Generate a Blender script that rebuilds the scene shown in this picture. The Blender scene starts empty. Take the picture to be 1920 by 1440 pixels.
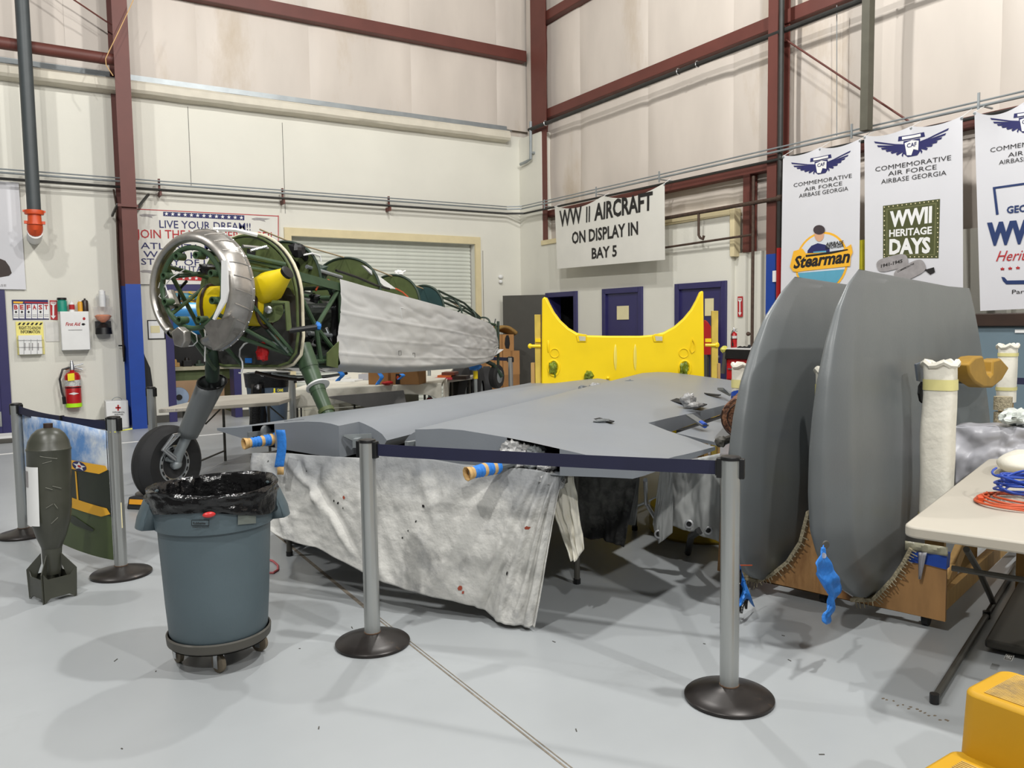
import bpy, bmesh, math, random
from mathutils import Vector, Matrix, noise
random.seed(7)
V = Vector
# ---------------------------------------------------------------- camera, world, lights, exposure
FPX, YAW, PITCH, ROLL, EYE = 1502.0, 0.55562, 0.07571, -0.01412, 1.53
_cy, _sy, _cp, _sp = math.cos(YAW), math.sin(YAW), math.cos(PITCH), math.sin(PITCH)
FWD = V((_sy*_cp, _cy*_cp, -_sp)); _r = V((_cy, -_sy, 0)); _u = _r.cross(FWD)
RGT = _r*math.cos(ROLL) + _u*math.sin(ROLL); UPV = -_r*math.sin(ROLL) + _u*math.cos(ROLL)
CAM = V((0, 0, EYE))
sc = bpy.context.scene
col = sc.collection
cd = bpy.data.cameras.new('camera'); cam = bpy.data.objects.new('camera', cd); col.objects.link(cam)
cd.sensor_width = 36; cd.lens = FPX/1920*36; cd.clip_end = 100
m = Matrix((RGT, UPV, -FWD)).transposed().to_4x4(); m.translation = CAM
cam.matrix_world = m; sc.camera = cam
w = bpy.data.worlds.new('hangar_air'); sc.world = w; w.use_nodes = True
w.node_tree.nodes['Background'].inputs[0].default_value = (1.0, .98, .95, 1)
w.node_tree.nodes['Background'].inputs[1].default_value = .12
for i, (x, y, pw) in enumerate([(4.3, 7.2, 840), (3.6, .9, 1300), (-2.2, 7.0, 680), (-2.4, .8, 1250), (3.8, -5.5, 1400), (-2.4, -5.5, 1400)]):
    ld = bpy.data.lights.new('high_bay_light', 'POINT'); ld.shadow_soft_size = .14; ld.energy = pw; ld.color = (1, .985, .955)
    lo = bpy.data.objects.new('high_bay_light', ld); col.objects.link(lo); lo.location = (x, y, 8.0)
sc.view_settings.view_transform = 'Standard'; sc.view_settings.look = 'None'
sc.view_settings.exposure = 0.0; sc.view_settings.gamma = 1.0; sc.view_settings.use_curve_mapping = False

# ---------------------------------------------------------------- surveying: where a sight line meets a real plane
def ray(px, py): return RGT*((px-960)/FPX) - UPV*((py-720)/FPX) + FWD
def hit(px, py, P, n): r = ray(px, py); return CAM + r*(((V(P)-CAM).dot(V(n)))/r.dot(V(n)))
def onz(px, py, z=0.): return hit(px, py, (0, 0, z), (0, 0, 1))
def onx(px, py, x): return hit(px, py, (x, 0, 0), (1, 0, 0))
def ony(px, py, y): return hit(px, py, (0, y, 0), (0, 1, 0))

# ---------------------------------------------------------------- materials
def lin(c): return tuple(((v/255)/12.92 if v/255 <= .04045 else ((v/255+.055)/1.055)**2.4) for v in c)
MATS = {}
def mat(key, rgb, rough=.6, metal=0., var=.12, vs=6., bump=0., bs=40., dark=None, dthr=.62, stretch=None, coat=0., alpha=1., trans=0.):
    if key in MATS: return MATS[key]
    mt = bpy.data.materials.new(key); mt.use_nodes = True; nt = mt.node_tree; N = nt.nodes; L = nt.links
    b = N['Principled BSDF']; c = lin(rgb)
    b.inputs['Roughness'].default_value = rough; b.inputs['Metallic'].default_value = metal
    b.inputs['Coat Weight'].default_value = coat
    if alpha < 1: b.inputs['Alpha'].default_value = alpha
    if trans: b.inputs['Transmission Weight'].default_value = trans
    tc = N.new('ShaderNodeTexCoord'); src = tc.outputs['Object']
    if stretch:
        mp = N.new('ShaderNodeMapping'); mp.inputs['Scale'].default_value = stretch; L.new(src, mp.inputs[0]); src = mp.outputs[0]
    nz = N.new('ShaderNodeTexNoise'); nz.inputs['Scale'].default_value = vs; nz.inputs['Detail'].default_value = 5; L.new(src, nz.inputs['Vector'])
    rp = N.new('ShaderNodeValToRGB'); rp.color_ramp.elements[0].position = .3; rp.color_ramp.elements[1].position = .7
    rp.color_ramp.elements[0].color = tuple(v*(1-var) for v in c)+(1,); rp.color_ramp.elements[1].color = tuple(min(1, v*(1+var)) for v in c)+(1,)
    L.new(nz.outputs['Fac'], rp.inputs[0]); out = rp.outputs[0]
    if dark:
        n2 = N.new('ShaderNodeTexNoise'); n2.inputs['Scale'].default_value = vs*.45; n2.inputs['Detail'].default_value = 8; n2.inputs['Roughness'].default_value = .7; L.new(src, n2.inputs['Vector'])
        r2 = N.new('ShaderNodeValToRGB'); r2.color_ramp.elements[0].position = dthr-.08; r2.color_ramp.elements[1].position = dthr+.08; L.new(n2.outputs['Fac'], r2.inputs[0])
        mx = N.new('ShaderNodeMix'); mx.data_type = 'RGBA'; L.new(r2.outputs[0], mx.inputs['Factor']); L.new(out, mx.inputs['A']); mx.inputs['B'].default_value = lin(dark)+(1,); out = mx.outputs['Result']
    L.new(out, b.inputs['Base Color'])
    if bump:
        n3 = N.new('ShaderNodeTexNoise'); n3.inputs['Scale'].default_value = bs; n3.inputs['Detail'].default_value = 4; L.new(src, n3.inputs['Vector'])
        bp = N.new('ShaderNodeBump'); bp.inputs['Strength'].default_value = bump; bp.inputs['Distance'].default_value = .01; L.new(n3.outputs['Fac'], bp.inputs['Height']); L.new(bp.outputs[0], b.inputs['Normal'])
    MATS[key] = mt; return mt
M_floor = mat('painted_concrete', (162, 166, 168), .34, var=.07, vs=1.1, bump=.03, bs=8, dark=(148, 151, 152), dthr=.63)
M_wall = mat('painted_block_white', (218, 216, 205), .7, var=.03, vs=1.2, bump=.12, bs=60)
M_insul = mat('insulation_vinyl', (202, 193, 183), .55, var=.07, vs=1.6, bump=.15, bs=5, stretch=(1, 1, .35), dark=(186, 172, 154), dthr=.64)
M_steel = mat('oxide_red_steel', (96, 50, 42), .55, var=.1, vs=3)
M_blue = mat('blue_enamel', (18, 62, 148), .4, var=.06)
M_purple = mat('purple_door_paint', (47, 44, 92), .42, var=.05)
M_cream = mat('cream_trim', (214, 200, 160), .6, var=.05)
M_shutter = mat('shutter_slat', (205, 208, 198), .4, var=.04)
M_galv = mat('galvanised', (150, 156, 158), .45, .5, var=.1)
M_black = mat('black_plastic', (18, 18, 19), .4, var=.2)
M_rubber = mat('tyre_rubber', (34, 34, 35), .75, var=.2, bump=.1)
M_pipe = mat('dark_pipe', (50, 50, 48), .5, .3, var=.2)
M_rust = mat('rusty_pipe', (78, 62, 52), .65, .3, var=.3, vs=20)
M_chrome = mat('bright_metal', (200, 202, 204), .25, .9, var=.05)
M_alum = mat('brushed_aluminium', (178, 180, 178), .33, .75, var=.06, stretch=(1, 1, .1), vs=30)
M_cowl = mat('worn_cowl_aluminium', (168, 164, 158), .36, .85, var=.25, vs=9, bump=.1, bs=20)
M_green = mat('green_primer_tube', (58, 80, 56), .42, var=.15, vs=8)
M_dgreen = mat('dark_green_primer', (36, 54, 42), .5, var=.2, vs=8)
M_olive = mat('olive_paint', (80, 92, 52), .55, var=.15, vs=10)
M_yellow = mat('yellow_enamel', (240, 206, 8), .38, var=.04, vs=3, dark=(226, 206, 90), dthr=.7, bump=.05, bs=14)
M_tank = mat('yellow_tank', (228, 200, 10), .5, var=.06)
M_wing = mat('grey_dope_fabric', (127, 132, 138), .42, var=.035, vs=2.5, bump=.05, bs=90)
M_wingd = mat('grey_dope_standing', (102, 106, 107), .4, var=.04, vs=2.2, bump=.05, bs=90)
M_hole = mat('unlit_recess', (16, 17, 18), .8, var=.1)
M_cloth = mat('soiled_drop_cloth', (196, 195, 190), .85, var=.1, vs=7, bump=.9, bs=20, dark=(158, 158, 157), dthr=.6)
# grey overspray that settled on the upper edge of the cloth
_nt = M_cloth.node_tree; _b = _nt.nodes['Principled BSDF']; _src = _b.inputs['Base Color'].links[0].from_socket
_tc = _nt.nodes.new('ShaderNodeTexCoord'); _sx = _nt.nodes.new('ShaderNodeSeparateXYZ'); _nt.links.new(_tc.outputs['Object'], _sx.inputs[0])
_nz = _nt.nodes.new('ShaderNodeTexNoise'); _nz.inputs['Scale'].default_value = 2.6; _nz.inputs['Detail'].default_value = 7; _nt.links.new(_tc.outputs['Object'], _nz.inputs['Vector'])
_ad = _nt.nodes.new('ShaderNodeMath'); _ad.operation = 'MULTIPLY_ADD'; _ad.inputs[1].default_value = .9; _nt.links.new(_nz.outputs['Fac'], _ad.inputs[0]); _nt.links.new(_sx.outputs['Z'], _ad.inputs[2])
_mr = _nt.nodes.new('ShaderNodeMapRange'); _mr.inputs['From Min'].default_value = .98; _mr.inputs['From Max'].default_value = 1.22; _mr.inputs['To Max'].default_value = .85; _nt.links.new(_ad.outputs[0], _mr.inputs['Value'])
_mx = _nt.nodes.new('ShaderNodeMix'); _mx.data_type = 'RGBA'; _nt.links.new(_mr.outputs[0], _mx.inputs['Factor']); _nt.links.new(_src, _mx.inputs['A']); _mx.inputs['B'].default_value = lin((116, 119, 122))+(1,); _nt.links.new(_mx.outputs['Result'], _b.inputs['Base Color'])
M_clothw = mat('white_cotton', (226, 222, 208), .85, var=.05, vs=6, bump=.4, bs=22)
M_sheet = mat('polyfiber_cover', (196, 196, 194), .5, var=.05, vs=3, bump=.18, bs=12)
M_plastic = mat('cloudy_plastic_sheet', (172, 172, 178), .32, var=.1, vs=5, bump=.3, bs=7)
M_btape = mat('blue_masking_tape', (40, 120, 205), .6, var=.1, vs=30, bump=.4, bs=60)
M_dtape = mat('deep_blue_tape', (24, 72, 170), .5, var=.1, vs=30)
M_mtape = mat('tan_masking_paper', (196, 160, 104), .7, var=.12, vs=30, bump=.4)
M_ytape = mat('pale_tape', (214, 206, 140), .6, var=.1)
M_foil = mat('crumpled_foil', (150, 150, 149), .35, .25, var=.3, vs=14, bump=1, bs=30)
M_can = mat('grey_bin_plastic', (80, 94, 100), .5, var=.04, vs=5, bump=.08, bs=60)
M_bag = mat('black_bin_liner', (14, 14, 15), .16, var=.3, vs=10, bump=.55, bs=34)
M_red = mat('red_enamel', (178, 22, 26), .35, var=.08)
M_redp = mat('red_print', (176, 34, 38), .6, var=.03)
M_orange = mat('orange_red_fitting', (206, 78, 34), .45, var=.08)
M_white = mat('white_paint', (228, 228, 226), .5, var=.03)
M_tabletop = mat('table_white', (182, 176, 163), .5, var=.03, vs=4)
M_navy = mat('navy_webbing', (28, 30, 58), .7, var=.1)
M_navyp = mat('navy_print', (34, 36, 92), .6, var=.03)
M_ink = mat('black_ink', (26, 24, 24), .6, var=.05)
M_banner = mat('banner_vinyl', (210, 210, 214), .42, var=.02, vs=2)
M_bannerw = mat('canvas_banner', (216, 214, 206), .6, var=.03, vs=3, bump=.08)
M_bomb = mat('bomb_olive', (62, 63, 54), .38, var=.14, vs=7, bump=.12, bs=12, dark=(84, 84, 76), dthr=.7)
M_base = mat('worn_black_base', (46, 42, 40), .35, .4, var=.3, vs=9, dark=(104, 84, 66), dthr=.7)
M_ply = mat('plywood', (178, 134, 84), .6, var=.22, vs=4, stretch=(6, 2.2, .7), dark=(132, 90, 50), dthr=.56)
M_lumber = mat('lumber', (176, 140, 84), .7, var=.15, vs=6, stretch=(4, 4, .6))
M_carpet = mat('carpet_scrap', (168, 158, 132), .95, var=.3, vs=60, bump=1, bs=90)
M_card = mat('cardboard', (168, 122, 74), .8, var=.06)
M_cardd = mat('cardboard_shade', (146, 104, 60), .8, var=.08)
M_stool = mat('yellow_step_plastic', (192, 146, 18), .55, var=.06, vs=4, dark=(146, 110, 30), dthr=.68, bump=.06)
M_brace = mat('tan_rubber_block', (166, 128, 44), .65, var=.14, vs=8)
M_brown = mat('dark_brown_wood', (50, 34, 26), .5, var=.2)
M_cab = mat('slate_blue_cabinet', (104, 122, 132), .45, var=.05)
M_dgrey = mat('dark_grey_paint', (72, 70, 64), .55, var=.05)
M_room = mat('beige_room_wall', (212, 186, 156), .7, var=.04)
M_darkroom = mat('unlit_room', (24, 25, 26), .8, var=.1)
M_tankblue = mat('air_tank_blue', (36, 128, 196), .3, var=.05)
M_teal = mat('teal_print', (88, 158, 184), .6, var=.05)
M_lime = mat('lime_band', (178, 240, 20), .5, var=.03)
M_yprint = mat('yellow_print', (238, 178, 44), .6, var=.03)
M_ocord = mat('orange_cord', (196, 84, 44), .5, var=.05)
M_bcord = mat('blue_cord', (40, 74, 170), .45, var=.08)
M_cream2 = mat('cream_paper', (222, 212, 168), .7, var=.04)
M_rollc = mat('multicolour_carpet_end', (150, 106, 78), .95, var=.6, vs=40, bump=1, bs=70, dark=(70, 46, 38), dthr=.5)
M_clear = mat('clear_acrylic', (232, 236, 238), .1, var=.01, alpha=.16)
M_grass = mat('photo_grass', (70, 84, 44), .5, var=.12)
M_pskyb = mat('photo_sky', (96, 146, 206), .5, var=.1, vs=4, dark=(222, 228, 232), dthr=.5)
M_ptree = mat('photo_trees', (34, 40, 28), .5, var=.2)
M_skin = mat('pale_tan_print', (206, 160, 128), .6, var=.03)
M_greyp = mat('grey_print', (150, 146, 146), .6, var=.12, vs=14)
M_oliveprint = mat('olive_print', (72, 76, 40), .6, var=.08)
M_pad = mat('black_vinyl_pad', (26, 26, 27), .5, var=.2, bump=.2)

# ---------------------------------------------------------------- mesh builder
W = {}
def basis(d):
    d = V(d).normalized(); a = V((0, 0, 1)) if abs(d.z) < .95 else V((1, 0, 0))
    x = a.cross(d).normalized(); return x, d.cross(x), d
class MB:
    def __init__(s): s.v = []; s.f = []
    def add(s, vs, fs):
        n = len(s.v); s.v += [V(p) for p in vs]; s.f += [tuple(i+n for i in f) for f in fs]; return s
    def obox(s, c, ax, ay, az):
        c, ax, ay, az = V(c), V(ax), V(ay), V(az)
        vs = [c+ax*i+ay*j+az*k for i in (-1, 1) for j in (-1, 1) for k in (-1, 1)]
        return s.add(vs, [(0, 1, 3, 2), (4, 6, 7, 5), (0, 4, 5, 1), (2, 3, 7, 6), (0, 2, 6, 4), (1, 5, 7, 3)])
    def box(s, x0, x1, y0, y1, z0, z1):
        return s.obox(((x0+x1)/2, (y0+y1)/2, (z0+z1)/2), ((x1-x0)/2, 0, 0), (0, (y1-y0)/2, 0), (0, 0, (z1-z0)/2))
    def bar(s, a, b, w, h=None, up=(0, 0, 1)):
        a, b = V(a), V(b); d = b-a; x = d.cross(V(up))
        x = x.normalized() if x.length > 1e-6 else V((1, 0, 0)); y = x.cross(d.normalized())
        return s.obox((a+b)/2, d/2, x*w/2, y*(h or w)/2)
    def prism(s, pts, vec):
        n = len(pts); vec = V(vec); p = [V(q) for q in pts]
        return s.add(p+[q+vec for q in p], [tuple(range(n))[::-1], tuple(range(n, 2*n))]+[(i, (i+1) % n, n+(i+1) % n, n+i) for i in range(n)])
    def poly(s, pts): return s.add(pts, [tuple(range(len(pts)))])
    def tube(s, pts, r, seg=8, cap=True, closed=False):
        pts = [V(p) for p in pts]; n = len(pts); rs = r if isinstance(r, (list, tuple)) else [r]*n; base = len(s.v); x = None
        for i, p in enumerate(pts):
            if closed: d = pts[(i+1) % n]-pts[i-1]
            else: d = pts[min(i+1, n-1)]-pts[max(i-1, 0)]
            d = d.normalized()
            if x is None: x = basis(d)[0]
            x = (x-d*x.dot(d)); x = x.normalized() if x.length > 1e-6 else basis(d)[0]; y = d.cross(x)
            for k in range(seg):
                a = 2*math.pi*k/seg; s.v.append(p+(x*math.cos(a)+y*math.sin(a))*rs[i])
        for i in range(n if closed else n-1):
            j = (i+1) % n
            for k in range(seg):
                l = (k+1) % seg; s.f.append((base+i*seg+k, base+i*seg+l, base+j*seg+l, base+j*seg+k))
        if cap and not closed:
            s.f.append(tuple(base+k for k in range(seg))[::-1]); s.f.append(tuple(base+(n-1)*seg+k for k in range(seg)))
        return s
    def lathe(s, o, d, prof, seg=24, a0=0, a1=2*math.pi, cap=True):
        o = V(o); x, y, z = basis(d); base = len(s.v); full = abs(a1-a0-2*math.pi) < 1e-6; m_ = seg if full else seg+1
        for h, r in prof:
            for k in range(m_):
                a = a0+(a1-a0)*k/seg; s.v.append(o+z*h+(x*math.cos(a)+y*math.sin(a))*r)
        for i in range(len(prof)-1):
            for k in range(seg):
                l = (k+1) % m_ if full else k+1; s.f.append((base+i*m_+k, base+i*m_+l, base+(i+1)*m_+l, base+(i+1)*m_+k))
        if cap and full:
            if prof[0][1] > 1e-5: s.f.append(tuple(base+k for k in range(m_))[::-1])
            if prof[-1][1] > 1e-5: s.f.append(tuple(base+(len(prof)-1)*m_+k for k in range(m_)))
        return s
    def ball(s, c, r, sx=1, sy=1, sz=1, seg=14, rings=8, jit=0):
        c = V(c); base = len(s.v)
        for i in range(rings+1):
            t = math.pi*i/rings
            for k in range(seg):
                a = 2*math.pi*k/seg; p = V((math.sin(t)*math.cos(a)*sx, math.sin(t)*math.sin(a)*sy, math.cos(t)*sz))*r
                if jit and 0 < i < rings: p *= 1+jit*noise.noise(p*9/r*.35+c)
                s.v.append(c+p)
        for i in range(rings):
            for k in range(seg):
                l = (k+1) % seg; s.f.append((base+i*seg+k, base+i*seg+l, base+(i+1)*seg+l, base+(i+1)*seg+k))
        return s
    def grid(s, fn, nu, nv, closed_u=False):
        base = len(s.v); mu = nu if closed_u else nu+1
        for j in range(nv+1):
            for i in range(mu): s.v.append(V(fn(i/nu, j/nv)))
        for j in range(nv):
            for i in range(nu):
                k = (i+1) % mu; s.f.append((base+j*mu+i, base+j*mu+k, base+(j+1)*mu+k, base+(j+1)*mu+i))
        return s
    def mesh(s, name, mt, off=V((0, 0, 0)), ang=.6):
        me = bpy.data.meshes.new(name); me.from_pydata([tuple(p-off) for p in s.v], [], s.f); me.validate()
        bm = bmesh.new(); bm.from_mesh(me); bmesh.ops.remove_doubles(bm, verts=bm.verts, dist=1e-5); bmesh.ops.recalc_face_normals(bm, faces=bm.faces); bm.to_mesh(me); bm.free()
        me.polygons.foreach_set('use_smooth', [True]*len(me.polygons)); me.set_sharp_from_angle(angle=ang)
        if mt: me.materials.append(mt)
        return me
def tag(o, label=None, cat=None, group=None, kind=None):
    if label: o['label'] = label
    if cat: o['category'] = cat
    if group: o['group'] = group
    if kind: o['kind'] = kind
    return o
def thing(name, label, cat, loc, group=None):
    o = bpy.data.objects.new(name, None); col.objects.link(o); o.empty_display_size = .1; o.location = V(loc); W[o] = V(loc); return tag(o, label, cat, group)
def part(mb, name, mt, parent, label=None, local=False, ang=.6, bev=0, thick=0, kind=None):
    off = V((0, 0, 0)) if local else W[parent]
    o = bpy.data.objects.new(name, mb.mesh(name, mt, off, ang)); col.objects.link(o); o.parent = parent; W[o] = W[parent]
    return mods(tag(o, label, kind=kind), bev, thick)
def mods(o, bev, thick):
    if thick:
        md = o.modifiers.new('thickness', 'SOLIDIFY'); md.thickness = thick; md.offset = 0
    if bev:
        md = o.modifiers.new('bevel', 'BEVEL'); md.width = bev; md.segments = 2; md.limit_method = 'ANGLE'; md.angle_limit = .7
    return o
def solo(mb, name, mt, label, cat, group=None, kind=None, ang=.6, bev=0, thick=0):
    xs = [p.x for p in mb.v]; ys = [p.y for p in mb.v]; zs = [p.z for p in mb.v]
    c = V(((min(xs)+max(xs))/2, (min(ys)+max(ys))/2, min(zs)))
    o = bpy.data.objects.new(name, mb.mesh(name, mt, c, ang)); col.objects.link(o); o.location = c; W[o] = c
    return mods(tag(o, label, cat, group, kind), bev, thick)
def struct(mb, name, mt, bev=0, ang=.6, label=None): return solo(mb, name, mt, label, None, kind='structure', bev=bev, ang=ang)
def copy_tree(o, loc=None, label=None, parent=None, rotz=None):
    c = o.copy(); col.objects.link(c)
    if parent: c.parent = parent
    if loc is not None: c.location = V(loc)
    if rotz is not None: c.rotation_euler = (0, 0, rotz)
    if label: c['label'] = label
    W[c] = V(loc) if loc is not None else W[o]
    for ch in list(o.children): copy_tree(ch, parent=c)
    return c
# ---------------------------------------------------------------- print on real planes: a plane is (point, normal, bump function)
class Plane:
    def __init__(s, P, n, bump=None): s.P = V(P); s.n = V(n).normalized(); s.b = bump
    def at(s, px, py, lift=.004): return s.lift(hit(px, py, s.P, s.n), lift)
    def lift(s, p, lift=.004): return p + s.n*(lift+(s.b(p) if s.b else 0))
def px_poly(mb, pl, pts, lift=.004):
    if not pl.b: return mb.poly([pl.at(x, y, lift) for x, y in pts])
    bm = bmesh.new(); vs = [bm.verts.new(hit(x, y, pl.P, pl.n)) for x, y in pts]; bm.faces.new(vs)
    for it in range(4):
        bmesh.ops.triangulate(bm, faces=bm.faces); es = [e for e in bm.edges if e.calc_length() > .045]
        if not es: break
        bmesh.ops.subdivide_edges(bm, edges=es, cuts=1)
    bmesh.ops.triangulate(bm, faces=bm.faces); bm.verts.index_update()
    mb.add([pl.lift(v.co.copy(), lift) for v in bm.verts], [tuple(v.index for v in f.verts) for f in bm.faces]); bm.free(); return mb
def text_mb(mb, pl, txt, a, b, h, bold=.0, lift=.006, shear=0., wide=True):
    """Lettering with its baseline from pixel a to pixel b on plane pl, capitals h pixels tall."""
    cu = bpy.data.curves.new('t', 'FONT'); cu.body = txt; cu.offset = bold; cu.shear = shear; cu.resolution_u = 2
    ob = bpy.data.objects.new('t', cu); col.objects.link(ob); bpy.context.view_layer.update()
    me = bpy.data.meshes.new_from_object(ob); vs = [v.co.copy() for v in me.vertices]; fs = [tuple(p.vertices) for p in me.polygons]
    bpy.data.objects.remove(ob); bpy.data.curves.remove(cu); bpy.data.meshes.remove(me)
    if not vs: return mb
    x0 = min(v.x for v in vs); x1 = max(v.x for v in vs); cap = .7
    A = hit(*a, pl.P, pl.n); B = hit(*b, pl.P, pl.n); up = hit(a[0], a[1]-h, pl.P, pl.n)-A
    mid = hit((a[0]+b[0])/2, (a[1]+b[1])/2-h, pl.P, pl.n)-(A+B)/2; H = mid.length
    U = (B-A); upn = V((0, 0, 1)); upn = (upn-pl.n*upn.dot(pl.n)).normalized()
    pts = [pl.lift(A+U*((v.x-x0)/(x1-x0))+upn*(v.y/cap*H), lift) for v in vs]
    return mb.add(pts, fs)
# ================================================================ THE SETTING
YA, XB = 14.0, 8.94
fl = struct(MB().box(-7, 9.3, -7, 17.5, -.12, 0), 'floor', M_floor)
fj = MB().box(1.537, 1.545, -4, 3.9, 0, .0015).box(1.555, 1.560, -4, 3.9, 0, .0015)
fj.prism([(1.537, 3.9, 0), (1.560, 3.9, 0), (1.625, 8.5, 0), (1.602, 8.5, 0)], (0, 0, .0015))
part(fj, 'floor_joint', mat('joint_filler', (120, 112, 100), .8, var=.3, vs=30), fl)
pl_ = MB().prism([(-4, 11.3, 0), (-.15, 11.66, 0), (2.7, 11.95, 0), (8, 12.4, 0), (8, 12.48, 0), (2.7, 12.03, 0), (-.15, 11.74, 0), (-4, 11.38, 0)], (0, 0, .002))
part(pl_, 'painted_line', M_white, fl)
# small scuffs and debris flecks on the floor paint
fk = MB(); random.seed(3)
for i in range(30):
    x, y = random.uniform(.2, 3.2), random.uniform(1.0, 4.5); a = random.uniform(0, 3.1); l = random.uniform(.004, .014)
    fk.obox((x, y, .0012), (math.cos(a)*l, math.sin(a)*l, 0), (-math.sin(a)*.002, math.cos(a)*.002, 0), (0, 0, .0012))
part(fk, 'paint_fleck', M_dgrey, fl, kind='stuff')
sm = MB()
for i in range(15):
    p = onz(1655+i*9+random.uniform(-4, 4), 1310+i*3.2+random.uniform(-4, 4)); a = random.uniform(0, 3)
    sm.prism([p+V((math.cos(k*1.2+a)*random.uniform(.004, .011), math.sin(k*1.2+a)*random.uniform(.003, .007), 0)) for k in range(5)], (0, 0, .0008))
part(sm, 'dried_stain', mat('dried_stain', (116, 104, 88), .6), fl, kind='stuff')

wa = MB()
OP = [(2.20, 3.16, 2.17), (4.2, 7.86, 3.1)]
wa.box(-7, 2.20, YA, YA+.25, 0, 5.3).box(2.20, 3.16, YA, YA+.25, 2.17, 5.3).box(3.16, 4.2, YA, YA+.25, 0, 5.3).box(4.2, 7.86, YA, YA+.25, 3.1, 5.3).box(7.86, 9.2, YA, YA+.25, 0, 5.3)
wl = struct(wa, 'wall_left', M_wall)
sj = MB()
for px, y0, y1 in ((529, 230, 400), (905, 470, 720), (352, 200, 350)):
    a = ony(px, y0, YA); b = ony(px, y1, YA); sj.box(a.x-.004, a.x+.004, YA-.003, YA, b.z, a.z)
part(sj, 'wall_joint', M_dgrey, wl)
wb = MB()
wb.box(XB, XB+.26, 13.2, 14.25, 0, 5.25)                      # full-height pilaster in the corner
for y0, y1, z0, z1 in ((12.98, 13.2, 0, 3.05), (12.12, 12.98, 2.06, 3.05), (11.2, 12.12, 0, 3.05), (10.3, 11.2, 2.06, 3.05), (9.36, 10.3, 0, 3.05), (8.45, 9.36, 2.06, 3.05), (8.3, 8.45, 0, 3.05)):
    wb.box(XB, XB+.26, y0, y1, z0, z1)
wr = struct(wb, 'wall_right', M_wall)
struct(MB().box(XB-.03, XB+.2, 8.3, 13.2, 3.05, 3.14).box(XB-.03, XB+.1, 8.22, 8.3, 2.45, 3.14), 'trim_1', M_cream, bev=.004)
# corrugated white wainscot right of the block wall
cg = MB()
prof = []
y = 8.3
while y > -1:
    prof += [(9.02, y), (9.02, y-.2), (9.06, y-.23), (9.06, y-.27)]; y -= .3
cg.add([V((x, yy, z)) for z in (0, 2.5) for x, yy in prof], [(i, i+1, len(prof)+i+1, len(prof)+i) for i in range(len(prof)-1)])
struct(cg, 'wall_wainscot', M_wall, ang=.2)
bb = MB().box(-7, 2.1, YA-.015, YA, 0, .12).box(3.26, 4.1, YA-.015, YA, 0, .12).box(7.95, XB, YA-.015, YA, 0, .12)
struct(bb, 'baseboard_left', M_dgrey)

# insulated panels above, one mesh per panel, billowing between the girts
def insul(parent, a, b, z0, z1, axis):
    mb = MB(); ph = random.uniform(0, 9); d0 = random.uniform(.01, .03)
    zs = [z for z in (3.75, 5.5, 6.85, 7.4, 8.6) if z0 < z < z1]
    def fn(u, v):
        z = z0+(z1-z0)*v; s = a+(b-a)*u
        e = min(u, 1-u)*(abs(b-a)); q = 1-math.exp(-e/.05)
        g = min([abs(z-k) for k in zs+[z0, z1]]); q2 = 1-math.exp(-g/.25)
        d = -.015-d0*q*q2*1.6-.012*noise.noise(V((s*1.1, z*.45, ph)))*q-.005*noise.noise(V((s*6, z*1.2, ph)))
        return (s, YA+.13+d, z) if axis == 'x' else (9.2+d, s, z)
    return part(mb.grid(fn, 16, 30), 'insulation_panel', M_insul, parent, ang=1.2)
ua = struct(MB().box(-7, 9.3, YA+.2, YA+.3, 5.3, 9.6), 'wall_left_upper', M_insul)
xs = [-6.4, -4.5, -2.6, -.7, .9, 2.79, 4.67, 6.62, 8.5, 9.25]
for a, b in zip(xs, xs[1:]): insul(ua, a, b, 5.45, 9.6, 'x')
ub = struct(MB().box(9.3, 9.36, -3, 14.2, 2.4, 9.6), 'wall_right_upper', M_insul)
ys = [14.05, 12.24, 10.37, 8.5, 6.68, 4.72, 2.85, 1.0, -1]
for a, b in zip(ys, ys[1:]): insul(ub, a, b, 2.45 if b < 8.3 else 3.0, 9.6, 'y')
# ledge and flashing on the left wall
lg = MB(); 
def ledge(u, v):
    x = -7+15.6*u; k = [(YA, 5.14), (YA-.2, 5.16), (YA-.24, 5.2), (YA-.235, 5.3), (YA-.2, 5.34), (YA+.1, 5.36)][round(v*5)]
    return (x, k[0]+.006*noise.noise(V((x*2, v*3, 0))), k[1]+.008*noise.noise(V((x*2.2, v*2, 4))))
lg.grid(ledge, 90, 5); struct(lg, 'trim_2', mat('ledge_vinyl', (206, 200, 184), .6, var=.06, vs=5, bump=.3, bs=14))
struct(MB().box(-7, 8.7, YA-.12, YA+.1, 5.365, 5.375).box(-7, 8.7, YA+.07, YA+.1, 5.375, 5.5), 'trim_3', M_galv)
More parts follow.
